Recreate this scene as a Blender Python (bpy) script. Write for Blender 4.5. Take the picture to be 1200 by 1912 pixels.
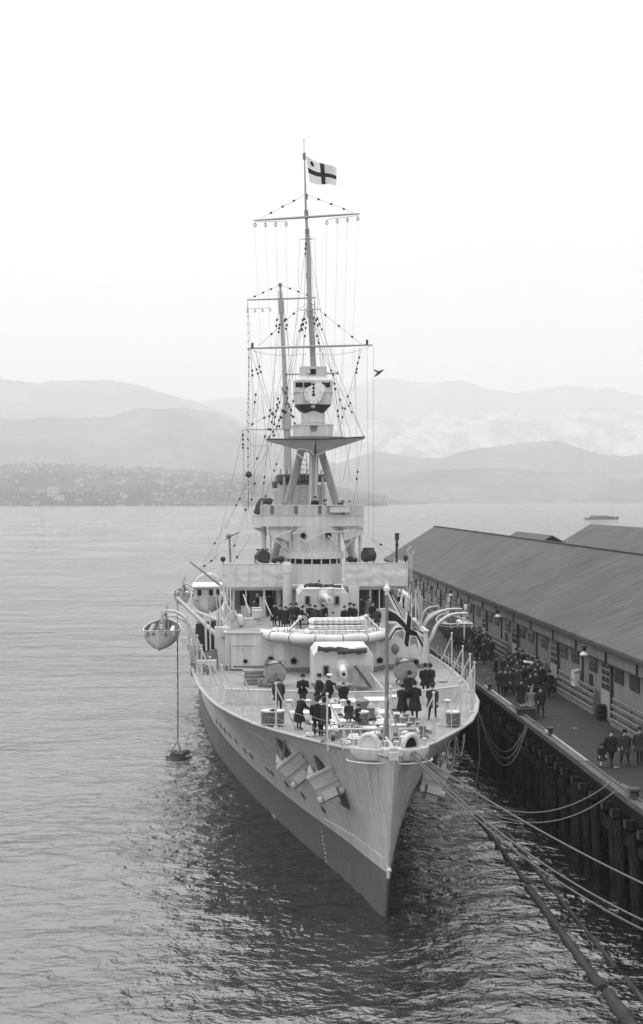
import bpy, bmesh, math, random
import numpy as np
from mathutils import Vector, Matrix
for _o in list(bpy.data.objects): bpy.data.objects.remove(_o)
random.seed(7)
rnd = random.Random(11)
R = math.radians
C = bpy.context.scene.collection
SC = bpy.context.scene
# ------------------------------------------------------------------ camera, world, sun, exposure
F, CX, HZ, CH = 2300.0, 600.0, 931.0, 18.3
cam = bpy.data.cameras.new('camera'); camo = bpy.data.objects.new('camera', cam); C.objects.link(camo)
camo.location = (0, 0, CH); camo.rotation_euler = (R(90), 0, 0)
cam.sensor_fit = 'VERTICAL'; cam.sensor_height = 24; cam.lens = 24 * F / 1912
cam.shift_y = -25 / 1912; cam.clip_start = 0.5; cam.clip_end = 40000
SC.camera = camo
SUN_EL, SUN_AZ = 30, -44
w = bpy.data.worlds.new('World'); SC.world = w; w.use_nodes = True
nt = w.node_tree; nt.nodes.clear()
sky = nt.nodes.new('ShaderNodeTexSky'); sky.sky_type = 'NISHITA'; sky.sun_disc = False
sky.sun_elevation = R(SUN_EL); sky.sun_rotation = R(SUN_AZ)
bw = nt.nodes.new('ShaderNodeRGBToBW'); nt.links.new(sky.outputs[0], bw.inputs[0])
mx = nt.nodes.new('ShaderNodeMix'); mx.data_type = 'FLOAT'; mx.inputs[0].default_value = 0.93   # overcast: an even veil over the sky
nt.links.new(bw.outputs[0], mx.inputs[2]); mx.inputs[3].default_value = 6.4
tc = nt.nodes.new('ShaderNodeTexCoord'); mpn = nt.nodes.new('ShaderNodeMapping'); mpn.inputs['Scale'].default_value = (1, 1, 5)
nt.links.new(tc.outputs['Generated'], mpn.inputs[0])
cn = nt.nodes.new('ShaderNodeTexNoise'); cn.inputs['Scale'].default_value = 2.2; cn.inputs['Detail'].default_value = 5
nt.links.new(mpn.outputs[0], cn.inputs['Vector'])
cr = nt.nodes.new('ShaderNodeMapRange'); cr.inputs[1].default_value = .3; cr.inputs[2].default_value = .7
cr.inputs[3].default_value = .95; cr.inputs[4].default_value = 1.05
nt.links.new(cn.outputs[0], cr.inputs[0])
# overcast skies grow brighter from the horizon to the zenith
sx_ = nt.nodes.new('ShaderNodeSeparateXYZ'); nt.links.new(tc.outputs['Generated'], sx_.inputs[0])
zc_ = nt.nodes.new('ShaderNodeMath'); zc_.operation = 'MAXIMUM'; zc_.inputs[1].default_value = 0; nt.links.new(sx_.outputs[2], zc_.inputs[0])
zp_ = nt.nodes.new('ShaderNodeMath'); zp_.operation = 'POWER'; zp_.inputs[1].default_value = 2.9; nt.links.new(zc_.outputs[0], zp_.inputs[0])
ze = nt.nodes.new('ShaderNodeMath'); ze.operation = 'MULTIPLY_ADD'; ze.inputs[1].default_value = 2.8; ze.inputs[2].default_value = 1.0
nt.links.new(zp_.outputs[0], ze.inputs[0])
zm = nt.nodes.new('ShaderNodeMath'); zm.operation = 'MULTIPLY'; nt.links.new(cr.outputs[0], zm.inputs[0]); nt.links.new(ze.outputs[0], zm.inputs[1]); cr = zm
mu = nt.nodes.new('ShaderNodeMath'); mu.operation = 'MULTIPLY'
nt.links.new(mx.outputs[0], mu.inputs[0]); nt.links.new(cr.outputs[0], mu.inputs[1])
bg = nt.nodes.new('ShaderNodeBackground'); bg.inputs[1].default_value = 0.125
nt.links.new(mu.outputs[0], bg.inputs[0])
wo = nt.nodes.new('ShaderNodeOutputWorld'); nt.links.new(bg.outputs[0], wo.inputs[0])
sl = bpy.data.lights.new('sun', 'SUN'); sl.energy = 1.5; sl.angle = R(85); sl.color = (1, 1, 1)
so = bpy.data.objects.new('sun', sl); C.objects.link(so)
so.rotation_euler = (R(90 - SUN_EL), 0, R(180 - SUN_AZ + 0))
SC.view_settings.view_transform = 'Standard'; SC.view_settings.look = 'None'
SC.view_settings.exposure = 0.42; SC.view_settings.gamma = 1; SC.view_settings.use_curve_mapping = False
SC.render.engine = 'CYCLES'
SC.cycles.use_denoising = True
SC.cycles.max_bounces = 5; SC.cycles.diffuse_bounces = 2; SC.cycles.glossy_bounces = 3; SC.cycles.volume_bounces = 1
SC.cycles.caustics_reflective = False; SC.cycles.caustics_refractive = False

# ------------------------------------------------------------------ materials
def mat(name, c, rough=.7, var=.12, scale=3.0, detail=4, bump=0.0, bscale=None, metallic=0, stretch=(1, 1, 1), coord='Object', spec=.3, extra=None):
    m = bpy.data.materials.new(name); m.use_nodes = True
    n = m.node_tree.nodes; l = m.node_tree.links; p = n['Principled BSDF']
    p.inputs['Roughness'].default_value = rough; p.inputs['Metallic'].default_value = metallic
    p.inputs['Specular IOR Level'].default_value = spec
    t = n.new('ShaderNodeTexCoord'); mp = n.new('ShaderNodeMapping'); mp.inputs['Scale'].default_value = stretch
    l.new(t.outputs[coord], mp.inputs[0])
    x = n.new('ShaderNodeTexNoise'); x.inputs['Scale'].default_value = scale; x.inputs['Detail'].default_value = detail
    x.inputs['Roughness'].default_value = .62
    l.new(mp.outputs[0], x.inputs['Vector'])
    mr = n.new('ShaderNodeMapRange'); mr.inputs[1].default_value = .25; mr.inputs[2].default_value = .75
    mr.inputs[3].default_value = c * (1 - var); mr.inputs[4].default_value = c * (1 + var)
    l.new(x.outputs[0], mr.inputs[0])
    l.new(mr.outputs[0], p.inputs['Base Color'])
    if bump:
        x2 = n.new('ShaderNodeTexNoise'); x2.inputs['Scale'].default_value = bscale or scale * 3; x2.inputs['Detail'].default_value = 3
        l.new(mp.outputs[0], x2.inputs['Vector'])
        b = n.new('ShaderNodeBump'); b.inputs['Strength'].default_value = 1; b.inputs['Distance'].default_value = bump
        l.new(x2.outputs[0], b.inputs['Height']); l.new(b.outputs[0], p.inputs['Normal'])
    if extra: extra(m, n, l, p, mp, mr)
    return m

def add_layer(scale, stretch, lo, hi, a, b):
    """multiply the base colour by a second, stretched noise: streaks, stains, board tones"""
    def f(m, n, l, p, mp, mr):
        t = n.new('ShaderNodeTexCoord'); q = n.new('ShaderNodeMapping'); q.inputs['Scale'].default_value = stretch
        l.new(t.outputs['Object'], q.inputs[0])
        x = n.new('ShaderNodeTexNoise'); x.inputs['Scale'].default_value = scale; x.inputs['Detail'].default_value = 5
        l.new(q.outputs[0], x.inputs['Vector'])
        r = n.new('ShaderNodeMapRange'); r.inputs[1].default_value = lo; r.inputs[2].default_value = hi
        r.inputs[3].default_value = a; r.inputs[4].default_value = b
        l.new(x.outputs[0], r.inputs[0])
        k = n.new('ShaderNodeMath'); k.operation = 'MULTIPLY'
        l.new(mr.outputs[0], k.inputs[0]); l.new(r.outputs[0], k.inputs[1]); l.new(k.outputs[0], p.inputs['Base Color'])
    return f

def plates(seam, bw=5.2, rh=1.25):
    """vertical weather streaks plus shell plating: staggered strakes with darker laps"""
    def f(m, n, l, p, mp, mr):
        t = n.new('ShaderNodeTexCoord'); sp = n.new('ShaderNodeSeparateXYZ'); l.new(t.outputs['Object'], sp.inputs[0])
        cb = n.new('ShaderNodeCombineXYZ'); xy = n.new('ShaderNodeMath'); xy.operation = 'ADD'; l.new(sp.outputs[0], xy.inputs[0]); l.new(sp.outputs[1], xy.inputs[1]); l.new(xy.outputs[0], cb.inputs[0]); l.new(sp.outputs[2], cb.inputs[1])
        br = n.new('ShaderNodeTexBrick'); br.inputs['Scale'].default_value = 1; br.inputs['Brick Width'].default_value = bw; br.inputs['Row Height'].default_value = rh
        br.inputs['Mortar Size'].default_value = .022; br.inputs['Mortar Smooth'].default_value = .4
        br.inputs['Color1'].default_value = (1, 1, 1, 1); br.inputs['Color2'].default_value = (.955, .955, .955, 1); br.inputs['Mortar'].default_value = (seam - .05,) * 3 + (1,)
        l.new(cb.outputs[0], br.inputs['Vector'])
        q = n.new('ShaderNodeMapping'); q.inputs['Scale'].default_value = (2.2, 2.2, .14); l.new(t.outputs['Object'], q.inputs[0])
        x = n.new('ShaderNodeTexNoise'); x.inputs['Scale'].default_value = 1.3; x.inputs['Detail'].default_value = 7; x.inputs['Roughness'].default_value = .7; l.new(q.outputs[0], x.inputs['Vector'])
        r = n.new('ShaderNodeMapRange'); r.inputs[1].default_value = .35; r.inputs[2].default_value = .68; r.inputs[3].default_value = .80; r.inputs[4].default_value = 1.07; l.new(x.outputs[0], r.inputs[0])
        k = n.new('ShaderNodeMath'); k.operation = 'MULTIPLY'; l.new(mr.outputs[0], k.inputs[0]); l.new(r.outputs[0], k.inputs[1])
        g = n.new('ShaderNodeRGBToBW'); l.new(br.outputs[0], g.inputs[0])
        k2 = n.new('ShaderNodeMath'); k2.operation = 'MULTIPLY'; l.new(k.outputs[0], k2.inputs[0]); l.new(g.outputs[0], k2.inputs[1]); l.new(k2.outputs[0], p.inputs['Base Color'])
    return f
M = {}
M['hull'] = mat('hull_paint', .49, .55, .10, .5, extra=plates(.93), bump=.012, bscale=.9)
M['stain'] = mat('rust_stain', .34, .7, .2, 3)
M['boot'] = mat('boot_paint', .115, .55, .12, .8, extra=plates(.9), bump=.01, bscale=.9)
M['paint'] = mat('ship_paint', .53, .5, .07, 1.4, extra=plates(.94, 1.7, 1.22))
M['lightpaint'] = mat('light_paint', .47, .5, .07, 2)
M['white'] = mat('white_paint', .62, .5, .05, 3)
M['deck'] = mat('deck_surface', .23, .8, .2, .8, extra=add_layer(5, (6, .35, 1), .35, .7, .84, 1.08), bump=.006, bscale=12)
M['canvas'] = mat('canvas', .53, .9, .07, 2, bump=.05, bscale=1.6, stretch=(1, 1, .7))
M['grycanvas'] = mat('grey_canvas', .24, .9, .15, 2.5, bump=.06, bscale=2.5)
M['darkcanvas'] = mat('dark_canvas', .05, .9, .3, 4, bump=.06, bscale=4)
M['dark'] = mat('dark_paint', .03, .6, .3, 4)
M['black'] = mat('black_void', .008, .8, .1, 4)
M['midmetal'] = mat('mid_metal', .16, .5, .2, 5)
M['wire'] = mat('wire_rope', .11, .7, .1, 5)
M['rope'] = mat('hemp_rope', .12, .9, .2, 8, spec=.1, bump=.01, bscale=25)
M['oldrope'] = mat('old_rope', .13, .9, .3, 8)
M['galv'] = mat('galvanised_chain', .5, .5, .2, 9)
M['anchor'] = mat('anchor_paint', .36, .5, .15, 4)
M['mast'] = mat('mast_paint', .30, .5, .06, 2)
M['glass'] = mat('dark_glass', .045, .12, .1, 2, spec=.5)
M['cloth'] = mat('black_cloth', .012, .95, .3, 6)
M['cloth2'] = mat('charcoal_cloth', .028, .95, .3, 6)
M['cloth3'] = mat('grey_cloth', .06, .95, .3, 6)
M['cloth4'] = mat('tan_cloth', .13, .95, .2, 6)
M['skin'] = mat('skin', .42, .6, .06, 6)
M['hair'] = mat('hair', .03, .8, .3, 9)
M['whitecloth'] = mat('white_cloth', .75, .9, .05, 6)
M['timber'] = mat('pier_timber', .075, .85, .25, 1.2, extra=add_layer(3, (3, .25, 3), .3, .7, .7, 1.3), bump=.02, bscale=6)
M['pile'] = mat('pile_timber', .02, .85, .5, 1.6, spec=.1, extra=add_layer(4, (4, 4, .3), .3, .7, .3, 2.0), bump=.03, bscale=5)
M['cut'] = mat('sawn_end', .045, .85, .3, 3)
M['plank'] = mat('deck_plank', .019, .85, .25, .35, extra=add_layer(3, (.4, 5, 1), .3, .7, .8, 1.2), bump=.01, bscale=6)
M['void'] = mat('underpier_shade', .004, .8, .4, 2)  # near-black: the shade under the wharf put into the colour
M['shedwall'] = mat('shed_wall', .165, .85, .2, .5, extra=add_layer(2.2, (1, 2.6, .12), .3, .72, .72, 1.2), bump=.01, bscale=3)
M['band'] = mat('shed_band', .15, .85, .15, .5, extra=add_layer(2.2, (1, 2.2, .2), .3, .72, .75, 1.15))
M['shedtrim'] = mat('shed_trim', .035, .8, .3, 2)
M['sheddoor'] = mat('shed_door', .27, .8, .12, 1.2, extra=add_layer(3, (1, 4, .3), .3, .7, .8, 1.1))
M['rail'] = mat('shed_rail', .17, .85, .3, 1.5)
M['lamp'] = mat('lamp_enamel', .45, .4, .05, 3)
M['log'] = mat('floating_log', .03, .75, .4, 1.5, extra=add_layer(2.5, (3, .3, 3), .3, .7, .6, 1.4), bump=.03, bscale=4)
M['farhull'] = mat('steamer_hull', .10, .7, .1, 2)
M['forest'] = mat('forest', .05, 1, .9, .012, spec=0, detail=8, extra=add_layer(.0022, (1, 1, 1), .35, .65, .4, 2.2))
M['housewall'] = mat('house_wall', .42, .8, .12, .2, spec=.1)
M['houseroof'] = mat('house_roof', .14, .9, .3, .2, spec=.1)
M['blue'] = mat('flag_blue', .24, .9, .1, 6)
M['red'] = mat('flag_red', .018, .9, .2, 6)
M['fwhite'] = mat('flag_white', .6, .9, .06, 6)

def roof_mat():
    m = bpy.data.materials.new('shed_roofing'); m.use_nodes = True
    n = m.node_tree.nodes; l = m.node_tree.links; p = n['Principled BSDF']; p.inputs['Roughness'].default_value = .85
    p.inputs['Specular IOR Level'].default_value = .2
    t = n.new('ShaderNodeTexCoord'); sp = n.new('ShaderNodeSeparateXYZ'); l.new(t.outputs['Object'], sp.inputs[0])
    # seams run askew down the slope: k = t + w * 8 / 7.2
    k = n.new('ShaderNodeMath'); k.operation = 'MULTIPLY_ADD'; k.inputs[1].default_value = 1.05
    l.new(sp.outputs[0], k.inputs[0]); l.new(sp.outputs[1], k.inputs[2])
    cb = n.new('ShaderNodeCombineXYZ'); l.new(k.outputs[0], cb.inputs[0])
    q = n.new('ShaderNodeMath'); q.operation = 'MULTIPLY'; q.inputs[1].default_value = .07; l.new(sp.outputs[0], q.inputs[0]); l.new(q.outputs[0], cb.inputs[1])
    a = n.new('ShaderNodeTexNoise'); a.inputs['Scale'].default_value = 4.5; a.inputs['Detail'].default_value = 6; a.inputs['Roughness'].default_value = .7; l.new(cb.outputs[0], a.inputs['Vector'])
    b = n.new('ShaderNodeTexNoise'); b.inputs['Scale'].default_value = .25; b.inputs['Detail'].default_value = 4; l.new(t.outputs['Object'], b.inputs['Vector'])
    r1 = n.new('ShaderNodeMapRange'); r1.inputs[1].default_value = .3; r1.inputs[2].default_value = .7; r1.inputs[3].default_value = .03; r1.inputs[4].default_value = .115; l.new(a.outputs[0], r1.inputs[0])
    r2 = n.new('ShaderNodeMapRange'); r2.inputs[1].default_value = .3; r2.inputs[2].default_value = .7; r2.inputs[3].default_value = .84; r2.inputs[4].default_value = 1.12; l.new(b.outputs[0], r2.inputs[0])
    mm = n.new('ShaderNodeMath'); mm.operation = 'MULTIPLY'; l.new(r1.outputs[0], mm.inputs[0]); l.new(r2.outputs[0], mm.inputs[1])
    l.new(mm.outputs[0], p.inputs['Base Color'])
    bp = n.new('ShaderNodeBump'); bp.inputs['Distance'].default_value = .03; l.new(a.outputs[0], bp.inputs['Height']); l.new(bp.outputs[0], p.inputs['Normal'])
    return m
M['roof'] = roof_mat()

def water_mat():
    m = bpy.data.materials.new('sea_water'); m.use_nodes = True
    n = m.node_tree.nodes; l = m.node_tree.links; p = n['Principled BSDF']
    p.inputs['Base Color'].default_value = (.012, .012, .012, 1); p.inputs['IOR'].default_value = 2.0
    p.inputs['Roughness'].default_value = .06; p.inputs['Specular IOR Level'].default_value = .5
    t = n.new('ShaderNodeTexCoord')
    last = None
    for sc, st, dist in ((.045, (.5, 1, 1), 1.8), (.13, (.6, 1, 1), .8), (.38, (.6, 1, 1), .24), (1.3, (.65, 1, 1), .25), (2.9, (.7, 1, 1), .10), (6.5, (.8, 1, 1), .022)):
        q = n.new('ShaderNodeMapping'); q.inputs['Scale'].default_value = st; q.inputs['Rotation'].default_value = (0, 0, R(-14))
        l.new(t.outputs['Object'], q.inputs[0])
        x = n.new('ShaderNodeTexNoise'); x.inputs['Scale'].default_value = sc; x.inputs['Detail'].default_value = 3; x.inputs['Distortion'].default_value = .4
        l.new(q.outputs[0], x.inputs['Vector'])
        b = n.new('ShaderNodeBump'); b.inputs['Distance'].default_value = dist; b.inputs['Strength'].default_value = 1
        l.new(x.outputs[0], b.inputs['Height'])
        if last: l.new(last.outputs[0], b.inputs['Normal'])
        last = b
    l.new(last.outputs[0], p.inputs['Normal'])
    x = n.new('ShaderNodeTexNoise'); x.inputs['Scale'].default_value = .02; x.inputs['Detail'].default_value = 4; l.new(t.outputs['Object'], x.inputs['Vector'])   # wind patches
    r = n.new('ShaderNodeMapRange'); r.inputs[1].default_value = .35; r.inputs[2].default_value = .65; r.inputs[3].default_value = .03; r.inputs[4].default_value = .2
    l.new(x.outputs[0], r.inputs[0]); l.new(r.outputs[0], p.inputs['Roughness'])
    return m
M['water'] = water_mat()

# ------------------------------------------------------------------ mesh builder
class MB:
    def __init__(s): s.v = []; s.f = []; s.m = []
    def add(s, vs, fs, m=0):
        k = len(s.v); s.v += [tuple(p) for p in vs]
        for f in fs: s.f.append(tuple(i + k for i in f)); s.m.append(m)
        return s
    def box(s, c, d, m=0, rot=None):
        c = Vector(c); h = Vector(d) / 2; vs = []
        for x in (-1, 1):
            for y in (-1, 1):
                for z in (-1, 1):
                    p = Vector((x * h.x, y * h.y, z * h.z))
                    if rot is not None: p = rot @ p
                    vs.append(c + p)
        return s.add(vs, [(0, 1, 3, 2), (4, 6, 7, 5), (0, 4, 5, 1), (2, 3, 7, 6), (0, 2, 6, 4), (1, 5, 7, 3)], m)
    def prism(s, poly, z0, z1, m=0):
        """plan polygon [(x, y)] between two heights (z1 may be a list)"""
        n = len(poly); zt = z1 if isinstance(z1, (list, tuple)) else [z1] * n
        vs = [(x, y, z0) for x, y in poly] + [(p[0], p[1], zt[i]) for i, p in enumerate(poly)]
        fs = [tuple(range(n))[::-1], tuple(range(n, 2 * n))] + [(i, (i + 1) % n, n + (i + 1) % n, n + i) for i in range(n)]
        return s.add(vs, fs, m)
    def hull8(s, a, b, m=0):
        """two four-point faces joined"""
        return s.add(list(a) + list(b), [(3, 2, 1, 0), (4, 5, 6, 7)] + [(i, (i + 1) % 4, 4 + (i + 1) % 4, 4 + i) for i in range(4)], m)
    def tube(s, pts, r, n=8, m=0, cap=True, sq=1.0):
        pts = [Vector(p) for p in pts]; k = len(pts)
        rs = r if isinstance(r, (list, tuple)) else [r] * k
        t0 = (pts[1] - pts[0]).normalized()
        a = t0.cross(Vector((0, 0, 1)))
        if a.length < .05: a = t0.cross(Vector((0, 1, 0)))
        a.normalize(); vs = []
        for i, p in enumerate(pts):
            t = (pts[min(i + 1, k - 1)] - pts[max(i - 1, 0)]).normalized()
            a = (a - t * a.dot(t)).normalized(); b = t.cross(a)
            for j in range(n):
                q = 2 * math.pi * j / n
                vs.append(p + a * (math.cos(q) * rs[i]) + b * (math.sin(q) * rs[i] * sq))
        fs = []
        for i in range(k - 1):
            for j in range(n):
                fs.append((i * n + j, i * n + (j + 1) % n, (i + 1) * n + (j + 1) % n, (i + 1) * n + j))
        if cap: fs += [tuple(range(n))[::-1], tuple((k - 1) * n + j for j in range(n))]
        return s.add(vs, fs, m)
    def beam(s, p0, p1, wd, h, m=0):
        p0 = Vector(p0); p1 = Vector(p1); t = (p1 - p0).normalized()
        a = t.cross(Vector((0, 0, 1)))
        if a.length < .05: a = Vector((1, 0, 0))
        a.normalize(); b = a.cross(t) * (h / 2); a = a * (wd / 2)
        f = lambda p: [p - a - b, p + a - b, p + a + b, p - a + b]
        return s.hull8(f(p0), f(p1), m)
    def lathe(s, prof, c=(0, 0, 0), n=16, m=0, mt=None, sx=1, sy=1):
        c = Vector(c); vs = []; k = len(prof)
        for r, z in prof:
            for j in range(n):
                q = 2 * math.pi * j / n; p = Vector((r * math.cos(q) * sx, r * math.sin(q) * sy, z))
                if mt is not None: p = mt @ p
                vs.append(c + p)
        fs = [(i * n + j, i * n + (j + 1) % n, (i + 1) * n + (j + 1) % n, (i + 1) * n + j) for i in range(k - 1) for j in range(n)]
        fs += [tuple(range(n))[::-1], tuple((k - 1) * n + j for j in range(n))]
        return s.add(vs, fs, m)
    def ball(s, c, r, n=8, m=0, sz=1):
        k = max(4, n // 2)
        return s.lathe([(max(.001, r * math.sin(math.pi * i / k)), -r * sz * math.cos(math.pi * i / k)) for i in range(k + 1)], c, n, m)
    def grid(s, P, m=0, mf=None):
        """rows of points"""
        a, b = len(P), len(P[0]); k = len(s.v)
        for row in P: s.v += [tuple(p) for p in row]
        for i in range(a - 1):
            for j in range(b - 1):
                s.f.append((k + i * b + j, k + i * b + j + 1, k + (i + 1) * b + j + 1, k + (i + 1) * b + j)); s.m.append(mf(i, j) if mf else m)
        return s
    def mesh(s, name, mats, ang=38, smooth=True, off=None):
        me = bpy.data.meshes.new(name)
        vs = s.v if off is None else [(a - off[0], b - off[1], c - off[2]) for a, b, c in s.v]
        me.from_pydata(vs, [], s.f)
        for x in (mats if isinstance(mats, (list, tuple)) else [mats]): me.materials.append(M[x] if isinstance(x, str) else x)
        me.polygons.foreach_set('material_index', s.m)
        bm = bmesh.new(); bm.from_mesh(me); bmesh.ops.recalc_face_normals(bm, faces=bm.faces); bm.to_mesh(me); bm.free()
        if smooth:
            me.polygons.foreach_set('use_smooth', [True] * len(me.polygons)); me.set_sharp_from_angle(angle=R(ang))
        me.update(); return me
    def build(s, name, mats, parent=None, **k):
        return link(name, s.mesh(name, mats, **k), parent)

def link(name, me, parent=None, loc=(0, 0, 0), rot=(0, 0, 0)):
    o = bpy.data.objects.new(name, me); C.objects.link(o); o.parent = parent
    o.location = loc; o.rotation_euler = rot; return o
def tag(o, label=None, cat=None, group=None, kind=None):
    if label: o['label'] = label
    if cat: o['category'] = cat
    if group: o['group'] = group
    if kind: o['kind'] = kind
    return o
def thing(name, label, cat, loc=(0, 0, 0), rz=0, group=None, parent=None):
    o = link(name, None, parent, loc, (0, 0, rz)); o.empty_display_size = .2
    return tag(o, label, cat, group)
def tab(T, x):
    if x <= T[0][0]: return T[0][1]
    for (a, b), (c, d) in zip(T, T[1:]):
        if x <= c:
            return b + (d - b) * (x - a) / (c - a)
    return T[-1][1]
def arc_pts(f, n): return [f(i / n) for i in range(n + 1)]

# ------------------------------------------------------------------ frames of the two long straight things: the ship and the pier
TH_S = math.atan((CX - 406.5) / F); TH_P = math.atan((CX - 434.0) / F)
SO = Vector((3.0, 51.1, 0))
MS = Matrix.Translation(SO) @ Matrix.Rotation(TH_S, 4, 'Z')
MP = Matrix.Rotation(TH_P, 4, 'Z')
MSI = MS.inverted()
def P(px, py, u, fr=TH_S, o=SO):
    """measured direction -> point in ship coordinates (across, aft, up) at the station u metres aft of the bow"""
    s, c = math.sin(fr), math.cos(fr); k = (px - CX) / F
    Y = (u - s * o.x + c * o.y) / (c - s * k)
    return MSI @ Vector((k * Y, Y, CH - (py - HZ) * Y / F))
def D(px, py, z):
    """measured direction -> world point on a level z"""
    Y = F * (CH - z) / (py - HZ); return Vector(((px - CX) / F * Y, Y, z))
def DS(px, py, z): return MSI @ D(px, py, z)
# ------------------------------------------------------------------ water: one graded sheet out to the far shores
def water():
    xs = [0.0]; d = .32
    while xs[-1] < 9000:
        if xs[-1] > 24: d *= 1.09
        xs.append(xs[-1] + d)
    xs = np.array([-x for x in xs[:0:-1]] + xs) - 4
    ys = [18.0]
    while ys[-1] < 15000: ys.append(ys[-1] + max(.3, .3 * (ys[-1] / 60) ** 1.6))
    ys = np.array(ys)
    X, Y = np.meshgrid(xs, ys)
    rg = np.random.RandomState(4); Z = np.zeros_like(X)
    for i in range(46):
        L = .65 * (2.6 / .65) ** rg.rand(); a = R(90) + rg.normal(0, .42) + .2
        k = 2 * math.pi / L; amp = .0048 * L ** .9
        warp = .5 * np.sin(X * .21 + Y * .13 + i) + .5 * np.sin(X * .11 - Y * .17 + 2 * i)
        dy = np.gradient(ys)[:, None] * np.ones_like(X); dx = np.gradient(xs)[None, :] * np.ones_like(Y)
        fade = np.clip((L / (2.6 * np.maximum(dx, dy)) - .8), 0, 1)
        Z += fade * amp * np.sin(k * (X * math.cos(a) + Y * math.sin(a)) + warp * 1.5 + rg.rand() * 6.28)
    ny, nx = X.shape
    me = bpy.data.meshes.new('water'); me.vertices.add(nx * ny)
    me.vertices.foreach_set('co', np.stack([X, Y, Z], -1).ravel())
    i = np.arange((ny - 1) * nx).reshape(ny - 1, nx)[:, :-1].ravel()
    q = np.stack([i, i + 1, i + nx + 1, i + nx], -1).ravel(); nf = len(i)
    me.loops.add(nf * 4); me.loops.foreach_set('vertex_index', q); me.polygons.add(nf)
    me.polygons.foreach_set('loop_start', np.arange(nf) * 4); me.polygons.foreach_set('loop_total', np.full(nf, 4))
    me.polygons.foreach_set('use_smooth', np.ones(nf, bool)); me.update(); me.materials.append(M['water'])
    tag(link('water', me), 'choppy grey harbour water reaching to the far shore', kind='structure')
water()

# ------------------------------------------------------------------ hills across the water, as terrain in a polar grid round the harbour
from mathutils import noise as mn
def snowmat():
    m = bpy.data.materials.new('snowy_mountain'); m.use_nodes = True
    n = m.node_tree.nodes; l = m.node_tree.links; p = n['Principled BSDF']; p.inputs['Roughness'].default_value = 1; p.inputs['Specular IOR Level'].default_value = 0
    t = n.new('ShaderNodeTexCoord'); x = n.new('ShaderNodeTexNoise'); x.inputs['Scale'].default_value = .0042; x.inputs['Detail'].default_value = 9; x.inputs['Roughness'].default_value = .72
    l.new(t.outputs['Object'], x.inputs['Vector'])
    r = n.new('ShaderNodeMapRange'); r.inputs[1].default_value = .43; r.inputs[2].default_value = .58; r.inputs[3].default_value = .10; r.inputs[4].default_value = .48
    l.new(x.outputs[0], r.inputs[0]); l.new(r.outputs[0], p.inputs['Base Color']); return m
M['snow'] = snowmat()
def ridge(name, label, pts, Y0, Y1, mt, x0=-260, x1=1460, step=5, rough=.06, power=.85, nf=22, seed=0, jag=0):
    rows = []
    for i in range(nf + 12):
        f = i / nf; row = []
        for px in np.arange(x0, x1 + 1, step):
            crest = max(2.0, CH + (HZ - tab(pts, px)) * Y1 / F)
            k = (px - CX) / F
            if f <= 1: y = Y0 + (Y1 - Y0) * f; z = -6 + (crest + 6) * f ** power
            else: y = Y1 + (Y1 - Y0) * (f - 1) * 1.2; z = crest * (1 - .55 * ((f - 1) / .5) ** 1.3)
            p = Vector((k * y, y, 0)); q = mn.fractal(p * (1 / (300 + 0.06 * Y1)) + Vector((seed, 0, 0)), .9, 2.1, 5)
            z += q * rough * crest * min(1, f * 3)
            if jag and f > .04: z += jag * mn.noise(p * .035) + jag * .6 * mn.noise(p * .11)
            row.append((k * y, y, z))
        rows.append(row)
    o = MB().grid(rows).build(name, mt, ang=180)
    tag(o, label, kind='structure'); return rows
H1 = [(-260, 868), (0, 868), (60, 865), (150, 870), (250, 873), (330, 879), (430, 886), (520, 894), (600, 905), (660, 918), (720, 930), (760, 938), (1460, 950)]
town = ridge('hills', 'low wooded slope with a town across the inlet', H1, 3000, 4500, 'forest', x1=800, step=3, rough=.05, power=1.0, nf=36, jag=2.5)
ridge('hills', 'dark wooded shore low behind the wharf sheds', [(520, 938), (600, 892), (700, 884), (760, 882), (860, 876), (940, 872), (1000, 878), (1200, 884), (1460, 880)], 5000, 5800, 'forest', x0=500, seed=3, jag=6, rough=.05, step=3)
ridge('hills', 'rounded wooded hill rising behind the dark shore', [(560, 900), (620, 868), (700, 843), (740, 846), (790, 856), (830, 853), (880, 840), (930, 834), (960, 831), (1005, 825), (1040, 825), (1080, 837), (1120, 848), (1160, 852), (1200, 848), (1460, 800)], 6000, 7400, 'forest', x0=540, seed=5, jag=9, step=3)
ridge('hills', 'long darker spur below the big mountain', [(-260, 785), (0, 780), (100, 776), (200, 782), (260, 768), (330, 764), (400, 772), (440, 790), (480, 812), (520, 834), (600, 862), (700, 880), (800, 910)], 5400, 7200, 'forest', x1=820, seed=8, jag=9, rough=.09, step=3)
ridge('mountains', 'broad mountain sloping down to the middle of the inlet', [(-260, 720), (-50, 706), (0, 711), (60, 717), (120, 713), (190, 709), (250, 717), (320, 738), (380, 757), (430, 777), (470, 797), (520, 815), (600, 850), (700, 890)], 7600, 10000, 'forest', x1=720, seed=12, jag=13, rough=.04, step=3)
ridge('mountains', 'pale snow patched mountains fading into cloud', [(-260, 850), (300, 845), (400, 815), (480, 800), (560, 800), (640, 790), (700, 780), (740, 768), (790, 764), (840, 780), (880, 770), (940, 762), (1010, 772), (1080, 762), (1140, 776), (1200, 768), (1460, 760)], 8600, 10400, 'snow', x0=-260, seed=21, rough=.2, jag=30)
ridge('mountains', 'faintest farthest mountain range below the cloud', [(-260, 760), (300, 745), (400, 745), (480, 735), (560, 720), (640, 728), (700, 722), (740, 714), (780, 711), (830, 718), (900, 727), (960, 730), (1010, 722), (1080, 726), (1200, 734), (1460, 730)], 11500, 13200, 'forest', x0=-260, seed=17, rough=.1, jag=14)

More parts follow.
